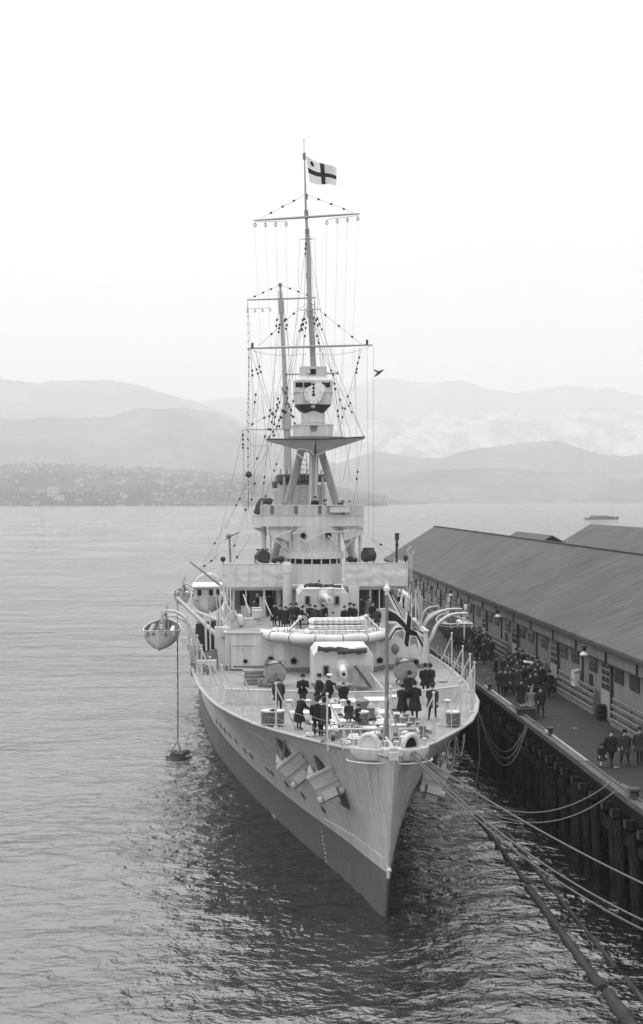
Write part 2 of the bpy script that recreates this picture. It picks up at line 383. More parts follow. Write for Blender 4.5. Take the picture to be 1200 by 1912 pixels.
# houses and tree clumps of the town
def far_ground(px, f):
    nfx = 36; i = min(nfx, max(0, f * nfx)); j = (px + 260) / 3; i0 = int(i); j0 = min(int(j), len(town[0]) - 2)
    a, b = Vector(town[i0][j0]), Vector(town[i0 + 1][j0 + 1]); return a.lerp(b, .5)
hs = []
for v in range(5):
    wd, dp, ht = rnd.uniform(9, 15), rnd.uniform(7, 10), rnd.uniform(4.5, 6.5); rh = rnd.uniform(2.2, 3.6)
    b = MB().prism([(-wd / 2, -dp / 2), (wd / 2, -dp / 2), (wd / 2, dp / 2), (-wd / 2, dp / 2)], -3, ht)
    r_ = MB().add([(-wd / 2 - .6, -dp / 2 - .6, ht - .1), (wd / 2 + .6, -dp / 2 - .6, ht - .1), (wd / 2 + .6, dp / 2 + .6, ht - .1), (-wd / 2 - .6, dp / 2 + .6, ht - .1), (-wd / 2 - .6, 0, ht + rh), (wd / 2 + .6, 0, ht + rh)],
                  [(0, 1, 5, 4), (2, 3, 4, 5), (0, 4, 3), (1, 2, 5), (3, 2, 1, 0)])
    b.add([(-wd / 2, -dp / 2, ht), (-wd / 2, dp / 2, ht), (-wd / 2, 0, ht + rh * .85)], [(0, 1, 2)]); b.add([(wd / 2, -dp / 2, ht), (wd / 2, dp / 2, ht), (wd / 2, 0, ht + rh * .85)], [(0, 1, 2)])
    hs.append((b.mesh('wall', 'housewall', smooth=False), r_.mesh('roof', 'houseroof', smooth=False)))
special = [(98, .18, 3), (148, .38, 2.2), (92, .75, 1.7), (219, .45, 1.5), (350, .5, 1.8), (295, .5, 2.6), (366, .8, 1.6), (330, .42, 2), (345, .42, 2), (391, .55, 1.4), (380, .33, 1.5), (110, .1, 2.8), (262, .03, 1.2), (40, .25, 1.6), (15, .6, 1.3), (210, .5, 1.2)]
spots = special + [(rnd.gauss(200, 150) % 560, rnd.random() ** 1.3 * .95, rnd.uniform(.8, 1.5)) for _ in range(170)]
for i, (px, f, k) in enumerate(spots):
    p = far_ground(px, f + .015); wm, rm = hs[i % 5]
    big = i < len(special)
    h = thing('house', 'larger pale building standing out among the small houses of the far town' if big else 'small pale house among trees on the far slope', 'house', p, rnd.uniform(-.5, .5), 'large buildings of the far town' if big else 'small houses of the far town')
    s_ = k * (.68 if i % 4 else .85); h.scale = (s_ * rnd.uniform(1, 1.5), s_, s_ * rnd.uniform(.8, 1.1))
    link('wall', wm, h); link('roof', rm, h)
tb = MB()
for _ in range(9000):
    px = rnd.uniform(-60, 720); f = rnd.random() ** 1.2 * 1.0; p = far_ground(px, f)
    if mn.noise(p * .004) < -.12 and rnd.random() < .6: continue
    h = rnd.uniform(6, 13); r_ = h * rnd.uniform(.5, .9); a = rnd.random()
    tb.add([(p.x + r_ * math.cos(a + j * 2.094), p.y + r_ * math.sin(a + j * 2.094), p.z - 3) for j in range(3)] + [(p.x, p.y, p.z + h)], [(0, 1, 3), (1, 2, 3), (2, 0, 3)])
tag(tb.build('forest', 'forest', smooth=False), 'dark conifers covering the town slope across the inlet', 'forest', kind='stuff')

# haze
def haze():
    me = MB().box((0, 6990, 620), (16000, 14100, 1245)).mesh('haze', [], smooth=False)
    m = bpy.data.materials.new('haze'); m.use_nodes = True; n = m.node_tree.nodes; n.clear()
    v = n.new('ShaderNodeVolumePrincipled'); v.inputs['Color'].default_value = (.86, .86, .86, 1); v.inputs['Density'].default_value = HAZE; v.inputs['Anisotropy'].default_value = .1
    o = n.new('ShaderNodeOutputMaterial'); m.node_tree.links.new(v.outputs[0], o.inputs['Volume']); me.materials.append(m)
    tag(link('haze', me), 'pale mist softening the far hills', kind='stuff')
HAZE = 1.9e-4
haze()
# ================================================================== THE WARSHIP
ship = thing('warship', 'light grey cruiser moored bow on with tripod mast and two forward guns', 'warship', SO, TH_S)
DT = [(0, .10), (.5, .45), (1, .8), (2, 1.55), (3.5, 2.5), (5.3, 3.45), (7.3, 4.5), (9.2, 5.35), (12.2, 6.3), (15.6, 7.15), (19, 7.65), (23, 8.1), (30, 8.5), (60, 8.5), (100, 8.2), (120, 7), (133, 4), (138, 1)]
WT = [(0, .05), (2.1, .42), (4.7, .85), (8.4, 1.6), (13.4, 2.7), (17.2, 3.45), (23.4, 4.65), (31.8, 5.95), (38.7, 6.8), (47, 7.5), (60, 8.2), (100, 8), (120, 6.2), (133, 3), (138, .6)]
def zd(u): return 7.1 + .5 * math.exp(-u / 14) - (0 if u < 62.5 else 2.2)
def zfull(u): return 7.1 + .5 * math.exp(-u / 14)
def ustem(z): return 2.6 * (1 - min(z, 7.6) / 7.6) ** 1.1 if z >= 0 else 2.6 - z * .12
def cxh(u): return -.0157 * min(u, 50)
def hb(du, z):
    W, Dk = tab(WT, du), tab(DT, du); t = max(0, z) / zfull(du); p = 2.1 - min(1, du / 60) * .7
    b = W + (Dk - W) * min(1, t) ** p
    return b * (1 if z >= 0 else 1 + z * .1)
dus = [0, .15, .4, .7, 1, 1.5, 2, 2.7, 3.5, 4.4, 5.3, 6.3, 7.3, 8.3, 9.2, 10.6, 12.2, 13.8, 15.6, 17.2, 19, 21, 23, 25.5, 28, 31, 34, 38, 43, 50, 56, 62.4, 62.6, 70, 80, 90, 100, 110, 120, 127, 133, 138]
zl = [-2.2, -1, -.3, 0, .3, .8, 1.4, 1.9, 2.25, 2.7, 3.2, 3.8, 4.4, 5, 5.5, 6, 6.4, 6.8, 7.1]
mb = MB()
for sd in (-1, 1):
    rows = []
    for du in dus:
        row = []
        for j, z in enumerate(zl):
            zz = z if z <= 2.25 else 2.25 + (z - 2.25) * (zd(du) - 2.25) / (7.1 - 2.25)
            row.append((sd * hb(du, zz) + cxh(du), du + ustem(zz) * max(0, 1 - du / 40), zz))
        rows.append(row)
    mb.grid(rows, mf=lambda i, j: 1 if j < 8 else 0)
# round the stem
st = [(-hb(0, z), ustem(z), z) for z in [zz if zz <= 2.25 else 2.25 + (zz - 2.25) * (zd(0) - 2.25) / 4.85 for zz in zl]]
mb.grid([st, [(0, p[1] - .06, p[2]) for p in st], [(-p[0], p[1], p[2]) for p in st]], mf=lambda i, j: 1 if j < 8 else 0)
hull = mb.build('hull', ['hull', 'boot'], ship, ang=60)
def hullpt(du, z, sd): return Vector((sd * hb(du, z) + cxh(du), du + ustem(z) * max(0, 1 - du / 40), z))
def proj(v):
    w_ = MS @ Vector(v); return CX + F * w_.x / w_.y, HZ + F * (CH - w_.z) / w_.y
def hullhit(px, py, sd):
    best = None; lo, hi, zl_, zh = .3, 60, .2, 7.4; nu, nz = 60, 40
    for it in range(4):
        for i in range(nu + 1):
            for j in range(nz + 1):
                du = lo + (hi - lo) * i / nu; z = zl_ + (zh - zl_) * j / nz
                x, y = proj(hullpt(du, z, sd)); e = (x - px) ** 2 + (y - py) ** 2
                if best is None or e < best[0]: best = (e, du, z)
        _, du, z = best; a = (hi - lo) / nu * 2; b = (zh - zl_) / nz * 2
        lo, hi, zl_, zh = max(.1, du - a), du + a, max(0, z - b), min(7.6, z + b); nu = nz = 12
    return best[1], best[2]
def hullframe(du, z, sd):
    p = hullpt(du, z, sd); a = hullpt(du + .3, z, sd) - p; b = hullpt(du, z + .2, sd) - p
    a.normalize(); b = (b - a * b.dot(a)).normalized(); n = a.cross(b).normalized()
    if n.x * sd < 0: n = -n
    return p, a, b, n
# deck
def deck(z_off, u0, u1, mt, name, inset=.1):
    us = [u for u in dus if u0 <= u <= u1]; rows = []
    for u in us:
        h = tab(DT, u) - inset; rows.append([(h * k + cxh(u), u, zd(min(u, u1)) + z_off) for k in (-1, -.6, -.2, .2, .6, 1)])
    return MB().grid(rows).build(name, mt, ship, ang=180)
deck(-.03, 1, 62.4, 'deck', 'forecastle_deck')
us = [62.6, 70, 80, 90, 100, 110, 120, 127, 133, 137.5]
MB().grid([[(tab(DT, u) * k * .98 + cxh(u), u, zd(u) - .03) for k in (-1, 0, 1)] for u in us]).build('quarterdeck', 'deck', ship, ang=180)
MB().box((0, 62.5, 6), (16.6, .1, 2.3)).build('break_bulkhead', 'paint', ship, smooth=False)
# edge strip (waterway and rounded gunwale)
for sd in (-1, 1):
    rows = []
    for u in [0.05, .3, .7, 1, 1.5, 2, 2.7, 3.5, 4.4, 5.3, 6.3, 7.3, 8.3, 9.2, 10.6, 12.2, 13.8, 15.6, 17.2, 19, 21, 23, 25.5, 28, 31, 34, 38, 43, 50, 56, 62.4]:
        h = tab(DT, u); z = zd(u)
        c_ = cxh(u)
        rows.append([(c_ + sd * max(.02, h - .22), u, z - .02), (c_ + sd * max(.02, h - .19), u, z + .03), (c_ + sd * (h + .02), u, z + .04), (c_ + sd * (h + .06), u, z + .01), (c_ + sd * (h + .06), u, z - .05), (c_ + sd * h, u, z - .1)])
    MB().grid(rows).build('gunwale', 'mast', ship, ang=70)
# knuckle strake and short bright scrape lines
def hull_line(pts, sd, r, mt, name):
    q = []
    for px, py in pts:
        du, z = hullhit(px, py, sd); p, a, b, n = hullframe(du, z, sd); q.append(p + n * r * .4)
    return MB().tube(q, r, 5).build(name, mt, ship)
hull_line([(604, 1528), (660, 1560), (718, 1603)], -1, .018, 'white', 'paint_scratch')
hull_line([(528, 1436), (548, 1447), (558, 1460), (561, 1468)], -1, .016, 'white', 'paint_scratch')
hull_line([(394, 1323), (425, 1354), (460, 1378)], -1, .016, 'lightpaint', 'hull_strake')
hull_line([(464, 1364), (486, 1376), (530, 1402)], -1, .02, 'lightpaint', 'hull_strake')
# scuttles
for i, (px, py) in enumerate([(405, 1347), (412, 1355), (420, 1364), (429, 1373), (441, 1384), (457, 1400), (469, 1411), (499, 1436), (508, 1443), (535, 1463), (566, 1485), (604, 1511)]):
    du, z = hullhit(px, py, -1); p, a, b, n = hullframe(du, z, -1)
    mt = Matrix((a, b, n)).transposed()
    s_ = MB().lathe([(.17, -.02), (.24, -.02), (.24, .035), (.19, .045), (.17, .02)], p, 14, 0, mt)
    s_.lathe([(.001, .05), (.16, .05)], p, 14, 1, mt)
    s_.build('scuttle', ['midmetal', 'black'], ship)
    pz = [(p + b * .25 + a * (.34 * math.cos(q)) + b * (.12 * math.sin(q)) + n * .05) for q in [math.pi * k / 6 for k in range(7)]]
    MB().tube(pz, .022, 4).build('rigol', 'hull', ship)
for px, py in ((386, 1296), (399, 1310)):
    du, z = hullhit(px, py, -1); p, a, b, n = hullframe(du, z, -1); mt = Matrix((a, n, b)).transposed()
    MB().box(p + n * .03, (1.3, .12, .42), 0, mt).box(p + n * .06 + b * .24, (1.45, .2, .06), 1, mt).build('hull_port', ['dark', 'hull'], ship, smooth=False)
# draught figures as short white strokes up the bow
for i, (px, py) in enumerate([(601, 1553), (602, 1561), (603, 1568), (604, 1576), (606, 1584), (607, 1592), (608, 1600), (609, 1608)]):
    du, z = hullhit(px, py, -1); p, a, b, n = hullframe(du, z, -1); mt = Matrix((a, n, b)).transposed()
    MB().box(p + n * .012, (.17 if i % 2 else .1, .012, .05), 0, mt).box(p + n * .012 + a * .07 - b * .05, (.04, .012, .1), 0, mt).build('draught_mark', 'white', ship, smooth=False)
for i in range(9):
    du, z = hullhit(652 + rnd.uniform(-3, 3), 1612 + i * 3.2, -1); p, a, b, n = hullframe(du, z, -1); mt = Matrix((a, n, b)).transposed()
    MB().box(p + n * .012, (.05, .012, .04), 0, mt).build('draught_mark', 'lightpaint', ship, smooth=False)
# stem casting at the boot line
MB().tube([(0, ustem(2.25) - .1, 2.05), (0, ustem(2.5) - .1, 2.6)], .07, 8).ball((0.03, ustem(2.4) - .17, 2.42), .1, 8).build('stem_fitting', 'white', ship)
MB().tube([(0, ustem(z) - .075, z) for z in (2.3, 3, 4, 5, 6, 7, 7.5)], .05, 8).build('stem_bar', 'lightpaint', ship)

# ---- bow fairleads, rails, jackstaff foot
def fairlead(c, sd, dark):
    c = Vector(c); b = MB()
    rot = Matrix.Rotation(sd * R(24), 3, 'Z')
    f = lambda x, y, z: c + rot @ Vector((x, y, z))
    prof = []
    for z, k in ((-.42, .5), (-.36, .8), (-.1, 1.0), (.12, 1.0)):
        ring = [f(.88 * k * math.cos(q), .42 * k * math.sin(q), z) for q in [2 * math.pi * j / 18 for j in range(18)]]
        prof.append(ring)
    b.grid([r_ + [r_[0]] for r_ in prof]); b.add(prof[-1], [tuple(range(18))]); b.add(prof[0], [tuple(range(18))])
    b.tube([f(.42 * math.cos(q), 0, .1 + .56 * math.sin(q)) for q in [math.pi * (j / 12) for j in range(13)]], .12, 10)
    if dark: b.lathe([(.001, -.02), (.34, -.02), (.34, .02), (.001, .02)], f(0, .1, .28), 18, 1, rot @ Matrix.Rotation(R(90), 3, 'X'))
    else: b.lathe([(.001, -.1), (.36, -.1), (.33, .1), (.001, .1)], f(0, .02, .3), 18, 0, rot @ Matrix.Rotation(R(90), 3, 'X'))
    for x in (-.72, .72): b.lathe([(.09, 0), (.09, .3), (.12, .34), (.001, .36)], f(x, .05, .1), 10)
    b.tube([f(.95 * math.cos(q), -.12 + .5 * math.sin(q), -.42) for q in [math.pi + math.pi * j / 12 for j in range(13)]], .035, 6)
    return b.build('bow_fairlead', ['paint', 'black'], ship, ang=45)
fairlead(P(689, 1401, 1.15), -1, False); fairlead(P(767, 1401, 1.0), 1, True)
b = MB().box((0, .35, 7.72), (.75, .5, .3)).box((0.0, .12, 7.6), (.4, .35, .35)).tube([(-.18, .15, 7.9), (.18, .15, 7.9)], .09, 8).tube([(0, .2, 7.9), (-.25, .6, 8.3)], .05, 6)
b.build('stemhead_roller', 'paint', ship, ang=40)
MB().tube([(x, .95 + abs(x) * .55, 7.6 + .05) for x in (-1.1, -.5, 0, .5, 1.1)], .05, 6).build('bow_coaming', 'lightpaint', ship)

# ---- anchors: crown, flukes, shank, bill pads; each is a thing hanging in its hawse
def anchor(px, py, sd, label, tilt=0, k=1.0):
    du, z = hullhit(px, py, sd); p, a, b_, n = hullframe(du, z, sd)
    hn = n.copy(); tl = R(tilt); b_ = Vector((math.sin(tl), .12, math.cos(tl))).normalized()
    f_ = Vector((0, -1, .1)) + hn * .2; n = (f_ - b_ * f_.dot(b_)).normalized(); a = b_.cross(n).normalized() * -1
    p = P(px, py, 5.2) if sd > 0 else p + hn * .42 + Vector((0, 0, .1))
    fr = Matrix((a, n, b_)).transposed().to_4x4(); fr.translation = p
    W_ = MS @ fr
    t = thing('anchor', label, 'anchor', (0, 0, 0), group='stockless anchors housed at the bow'); t.matrix_world = W_ @ Matrix.Translation((0, -.3, 0)) @ Matrix.Scale(k, 4)
    c = MB().hull8([(-.6, .12, 1.22), (.6, .12, 1.22), (.6, .62, 1.22), (-.6, .62, 1.22)], [(-.5, .05, .1), (.5, .05, .1), (.42, .55, .1), (-.42, .55, .1)])
    c.hull8([(-.62, .1, 1.29), (.62, .1, 1.29), (.62, .67, 1.27), (-.62, .67, 1.27)], [(-.62, .1, 1.2), (.62, .1, 1.2), (.62, .67, 1.18), (-.62, .67, 1.18)])
    c.box((0, .63, .72), (1.04, .05, .06)); c.build('crown', 'anchor', t, ang=30)
    c = MB().hull8([(-.3, .5, .52), (.3, .5, .52), (.3, .86, .50), (-.3, .86, .50)], [(-.3, .5, .22), (.3, .5, .22), (.3, .9, .2), (-.3, .9, .2)])
    c.hull8([(-.26, .42, .17), (.26, .42, .17), (.26, .82, .15), (-.26, .82, .15)], [(-.26, .42, -.1), (.26, .42, -.1), (.24, .76, -.1), (-.24, .76, -.1)])
    c.lathe([(.001, -.1), (.15, -.1), (.15, .1), (.001, .1)], (-.46, .62, .25), 12, 0, Matrix.Rotation(R(90), 3, 'Y')); c.lathe([(.001, -.1), (.15, -.1), (.15, .1), (.001, .1)], (.46, .62, .25), 12, 0, Matrix.Rotation(R(90), 3, 'Y'))
    c.build('crown_pad', 'anchor', t, ang=30)
    for x, q_ in ((-.36, .72), (.42, .4)):
        link('fluke', MB().hull8([(x - .13, .2, 1.26), (x + .13, .2, 1.26), (x + .12, .42, 1.26), (x - .12, .42, 1.26)], [(x - .12, .22, 1.26 + .42 * q_), (x + .14, .22, 1.26 + .42 * q_), (x + .1, .36, 1.26 + .42 * q_), (x - .08, .36, 1.26 + .42 * q_)]).hull8([(x - .12, .22, 1.26 + .42 * q_), (x + .14, .22, 1.26 + .42 * q_), (x + .1, .36, 1.26 + .42 * q_), (x - .08, .36, 1.26 + .42 * q_)], [(x - .12, .2, 1.26 + .95 * q_), (x - .05, .2, 1.26 + .95 * q_), (x - .06, .26, 1.26 + .95 * q_), (x - .1, .26, 1.26 + .95 * q_)]).mesh('fluke', 'anchor', ang=30), t)
    MB().tube([(0, .35, 1.1), (0, .05, 1.7), (0, -.5, 2.1)], [.13, .12, .12], 8).build('shank', 'dark', t)
    # recess rim and billboard plate belong to the ship
    p, a, b_, n = hullframe(du, z, sd)
    q = lambda x, y, zz: p + a * x + n * y + b_ * zz
    MB().tube([q(.46 * math.cos(g), .05, 1.75 + .5 * math.sin(g)) for g in [2 * math.pi * j / 16 for j in range(17)]], .06, 6).add([q(.42 * math.cos(g), .035, 1.75 + .46 * math.sin(g)) for g in [2 * math.pi * j / 16 for j in range(16)]], [tuple(range(16))], 1).build('hawse_pipe', ['hull', 'black'], ship)
    pl = [(-.5, .7), (-.55, -.25), (-.38, -.5), (.38, -.5), (.55, -.25), (.5, .7)]
    MB().add([q(x, .09, zz) for x, zz in pl] + [q(x, -.3, zz) for x, zz in pl], [(0, 1, 2, 3, 4, 5)] + [(i, (i + 1) % 6, 6 + (i + 1) % 6, 6 + i) for i in range(6)]).build('anchor_bed', 'boot' if sd < 0 else 'hull', ship, smooth=False)
anchor(588, 1452, -1, 'grey stockless anchor farther aft of the two on one bow', -39, 1.15)
anchor(640, 1488, -1, 'grey stockless anchor nearer the stem of the two on one bow', -25, 1.15)
anchor(797, 1487, 1, 'lone grey stockless anchor on the bow facing the wharf', 16, 1.1)

# ---- guard rails and awning stanchions round the forecastle
post = MB().tube([(0, 0, 0), (0, 0, 1.02)], .018, 6).ball((0, 0, 1.02), .03, 6).ball((0, 0, .52), .026, 6).mesh('rail_stanchion', 'paint')
tallp = MB().tube([(0, 0, -.02), (0, 0, 2.15)], .042, 8).ball((0, 0, 2.15), .075, 8).box((0, 0, .06), (.2, .2, .12)).mesh('awning_stanchion', 'lightpaint')
strut = MB().tube([(0, 0, 2.02), (.92, .25, .04)], .035, 6).box((.92, .25, .04), (.14, .14, .08)).mesh('strut', 'lightpaint')
for sd in (-1, 1):
    for u in (3.7, 7.6, 11.4, 15.2, 18.9, 23, 27.5):
        h = tab(DT, u) - .22; o = link('awning_stanchion', tallp, ship, (sd * h + cxh(u), u, zd(u)))
        s_ = link('strut', strut, o); s_.scale = (-sd, 1, 1)
        if u > 27: o.scale = (1, 1, 1.15)
    u = .9; prev = None; top = []; mid = []
    while u < 34:
        h = max(.25, tab(DT, u) - .2); z = zd(u); hx = sd * h + cxh(u); link('rail_stanchion', post, ship, (hx, u, z)); top.append(Vector((hx, u, z + 1.0))); mid.append(Vector((hx, u, z + .52)))
        u += .85 if u < 3 else 1.35
    for L_ in (top, mid):
        pts = []
        for a_, b_ in zip(L_, L_[1:]): pts += [a_, a_.lerp(b_, .5) - Vector((0, 0, .045))]
        MB().tube(pts + [L_[-1]], .008, 4).build('guard_wire', 'mast', ship)
o = link('awning_stanchion', tallp, ship, P(729, 1393, .75)); o.scale = (1, 1, 1.15)
# heavy white rail across the bow platform
for s_, pts in ((1, [(612, 1362), (640, 1361), (700, 1361)]), (2, [(745, 1361), (778, 1360), (782, 1366)])):
    q = [DS(x, y, 8.45) for x, y in pts]; bb = MB().tube(q, .045, 6)
    for p in q: bb.tube([p, Vector((p.x, p.y, zd(p.y)))], .03, 6)
    bb.build('bow_rail', 'lightpaint', ship)
for px0, py0, px1, py1 in ((653, 1355, 663, 1400), (618, 1362, 606, 1388), (632, 1362, 637, 1386)):
    a_ = DS(px0, py0, 8.5); b_ = DS(px1, py1, 7.55); MB().tube([a_, b_], .03, 6).build('rail_brace', 'lightpaint', ship)

# ---- forecastle fittings
def crate_of(name, c, d, mt='paint', lid=True):
    b = MB().box((c[0], c[1], c[2] + d[2] / 2), d)
    if lid: b.box((c[0], c[1], c[2] + d[2] + .02), (d[0] + .06, d[1] + .06, .05))
    return b.build(name, mt, ship, smooth=False)
def capstan(c, r=.45):
    c = Vector(c); MB().lathe([(r * 1.25, 0), (r * 1.25, .1), (r * .7, .2), (r * .6, .5), (r * .95, .72), (r * .95, .86), (r * .5, .95), (.001, .97)], c, 18).build('capstan', 'midmetal', ship, ang=40)
capstan(DS(597, 1303, 7.4), .5); capstan(DS(676, 1340, 7.45), .36); capstan(DS(640, 1307, 7.4), .5)
def chain(pts, name='chain_cable', r=.05, mt='galv', L=.26, parent=None, own=None):
    b = MB(); tot = 0; pts = [Vector(p) for p in pts]; k = 0
    for a_, c_ in zip(pts, pts[1:]):
        n = max(1, int((c_ - a_).length / (L * .72))); t = (c_ - a_).normalized()
        s1 = t.cross(Vector((0, 0, 1)));
        if s1.length < .05: s1 = Vector((1, 0, 0))
        s1.normalize(); s2 = s1.cross(t)
        for i in range(n):
            c0 = a_.lerp(c_, (i + .5) / n); s = s1 if k % 2 else s2; k += 1
            ring = [c0 + t * (L * .5 * math.cos(q)) + s * (L * .32 * math.sin(q)) for q in [2 * math.pi * j / 8 for j in range(9)]]
            b.tube(ring, r, 4, cap=False)
    return b.build(name, mt, parent if parent is not None else ship)
for x0, y0, x1, y1 in ((612, 1312, 632, 1352), (628, 1310, 650, 1340), (690, 1312, 716, 1352), (700, 1310, 706, 1330)):
    chain([DS(x0, y0, 7.55) , DS((x0 + x1) / 2, (y0 + y1) / 2, 7.5), DS(x1, y1, 7.5)], r=.075, L=.4)
# light plating, hatches, hawse covers, vents in the working area
for px, py, d, mt in ((622, 1330, (1.1, 1.0, .28), 'white'), (632, 1350, (1.5, .7, .1), 'white'), (608, 1322, (.8, 1.1, .35), 'lightpaint'), (700, 1322, (1.0, 1.1, .45), 'white'), (716, 1337, (.6, 1.2, .2), 'lightpaint'), (668, 1322, (1.8, .9, .35), 'paint'), (670, 1313, (3.4, .5, .12), 'midmetal'),
                      (688, 1340, (.5, .9, .5), 'midmetal'), (735, 1322, (.8, .7, .6), 'lightpaint'), (640, 1316, (1.2, .5, .3), 'lightpaint'), (650, 1368, (2.6, .5, .2), 'paint'), (748, 1366, (1.0, .5, .3), 'lightpaint'), (560, 1340, (.9, .6, .25), 'white')):
    crate_of('hatch' if d[2] < .3 else 'deck_locker', DS(px, py, zd(8) - .02), d, mt)
for px, py in ((636, 1372), (648, 1376), (764, 1368), (772, 1375), (741, 1352), (752, 1358)):
    c = DS(px, py, 7.5); MB().lathe([(.17, 0), (.13, .1), (.13, .42), (.19, .47), (.001, .52)], c, 12).lathe([(.17, 0), (.13, .1), (.13, .42), (.19, .47), (.001, .52)], c + Vector((.45, .1, 0)), 12).box(c + Vector((.22, .05, 0)), (.9, .45, .08)).build('bollard', 'midmetal', ship)
for px, py in ((585, 1330), (598, 1347), (655, 1335), (712, 1352), (726, 1352), (590, 1350), (740, 1340), (628, 1365), (660, 1380), (700, 1376), (758, 1350)):
    c = DS(px, py, 7.45); b = MB()
    for k in range(3): b.tube([c + Vector(((.28 - .05 * k) * math.cos(q), (.24 - .05 * k) * math.sin(q), .05 + k * .07)) for q in [2 * math.pi * j / 12 for j in range(13)]], .045, 5)
    b.build('rope_coil', 'rope' if px % 2 else 'whitecloth', ship)
# breakwater
bp = [DS(421, 1316, 7.15), DS(520, 1319, 7.15), DS(640, 1322, 7.15), DS(700, 1321, 7.15), DS(790, 1318, 7.15), DS(859, 1310, 7.15)]
b = MB()
for a_, c_ in zip(bp, bp[1:]): b.hull8([a_, c_, c_ + Vector((0, .05, 0)), a_ + Vector((0, .05, 0))], [a_ + Vector((0, 0, .82)), c_ + Vector((0, 0, .82)), c_ + Vector((0, .06, .82)), a_ + Vector((0, .06, .82))])
b.tube([p + Vector((0, .02, .84)) for p in bp], .05, 6); b.build('breakwater', 'paint', ship, smooth=False)
for i in range(10):
    a_ = bp[0].lerp(bp[-1], (i + .5) / 10); MB().hull8([a_ + Vector((-.03, .1, 0)), a_ + Vector((.03, .1, 0)), a_ + Vector((.03, .6, 0)), a_ + Vector((-.03, .6, 0))], [a_ + Vector((-.03, .08, .75)), a_ + Vector((.03, .08, .75)), a_ + Vector((.03, .12, .75)), a_ + Vector((-.03, .12, .75))]).build('breakwater_bracket', 'paint', ship, smooth=False)
MB().add([DS(545, 1310, 7.3), DS(562, 1311, 7.3), DS(562, 1298, 7.5), DS(545, 1297, 7.5)], [(0, 1, 2, 3)]).build('breakwater_panel', 'lightpaint', ship, smooth=False)
# canvas-covered cable reels
def reel(px, py, u, r, label, open_=False):
    c = P(px, py, u); base = MS @ Vector((c.x, c.y, zd(u)))
    t = thing('cable_reel', label, 'reel', base, TH_S, 'covered reels beside the forward gun')
    rings = []
    for y, k in ((-.45, .72), (-.4, .95), (-.2, 1.0), (.2, 1.0), (.4, .95), (.45, .7)):
        rings.append([(r * k * math.cos(q) * (1 + .04 * math.sin(5 * q + y * 9)), y, .1 + r * .98 + r * k * math.sin(q) * (1 + .03 * math.cos(7 * q + y * 5))) for q in [2 * math.pi * j / 26 for j in range(27)]])
    MB().grid(rings).add(rings[0][:-1], [tuple(range(26))]).add(rings[-1][:-1], [tuple(range(26))]).build('cover', 'grycanvas', t, ang=50)
    bb = MB()
    for y in (-.62, .55):
        bb.beam((-.5, y, 0), (0, y, r + .15), .09, .09).beam((.5, y, 0), (0, y, r + .15), .09, .09)
    bb.tube([(0, -.7, r + .12), (0, .62, r + .12)], .07, 8); bb.build('stand', 'midmetal', t, smooth=False)
    MB().add([(-.55, -.5, 2 * r - .05), (.5, -.48, 2 * r + .12), (.6, .4, 2 * r + .05), (-.5, .45, 2 * r + .14), (-.75, -.3, 1.5 * r), (.8, -.35, 1.55 * r)], [(0, 1, 2, 3), (0, 4, 3), (1, 5, 2)]).build('tarpaulin', 'darkcanvas', t)
reel(513, 1267, 22.5, .68, 'canvas covered cable reel beside the stacked crates'); reel(757, 1267, 22.5, .7, 'canvas covered cable reel behind the group in dark coats')
# deck cargo
def crates(px, py, u, n, nm, label):
    c = P(px, py, u); W_ = MS @ Vector((c.x, c.y, zd(u) - .02)); t = thing('crate', label, 'crate', W_, TH_S + .1)
    b = MB().box((0, 0, .42), (1.25, .8, .84)); b.build('box', 'midmetal', t, smooth=False)
    for z in (.12, .34, .56, .78):
        link('slat', MB().box((0, -.41, z), (1.27, .03, .13)).mesh('slat', 'grycanvas', smooth=False), t)
crates(473, 1272, 23.5, 4, 'crate', 'slatted wooden crate against the deckhouse front')
for i, (px, py, lb) in enumerate(((487, 1283, 'small keg next to the slatted crate'), (496, 1284, 'small keg between the first keg and the covered reel'))):
    c = DS(px, py, 7.15); t = tag(MB().lathe([(.17, 0), (.2, .1), (.22, .25), (.2, .4), (.17, .5), (.001, .5)], MS @ c, 12).build('keg', 'midmetal'), lb, 'keg', 'kegs beside the crate')
for px, py, lb in ((501, 1350, 'slatted drum of wire by the rail, outboard of its pair'), (517, 1350, 'slatted drum of wire by the rail, inboard of its pair'), (846, 1352, 'slatted locker with a pale top by the wharf side rail'), (676, 1352, 'small round drum behind the bow rail')):
    c = MS @ DS(px, py, 7.48); r_ = .36 if px != 676 else .32; t = thing('wire_drum', lb, 'drum', c, TH_S, 'drums on the forecastle')
    bb = MB()
    for z in [0, .1, .2, .3, .4, .5]: bb.lathe([(.001, z), (r_, z), (r_, z + .06), (.001, z + .06)], (0, 0, 0), 16)
    bb.lathe([(.001, 0), (r_ * .8, 0), (r_ * .8, .55), (.001, .55)], (0, 0, 0), 14); bb.build('drum', 'midmetal', t, ang=30)
    MB().lathe([(.001, .56), (r_ * 1.05, .56), (r_ * 1.05, .62), (.001, .62)], (0, 0, 0), 16).build('lid', 'lightpaint', t, ang=30)

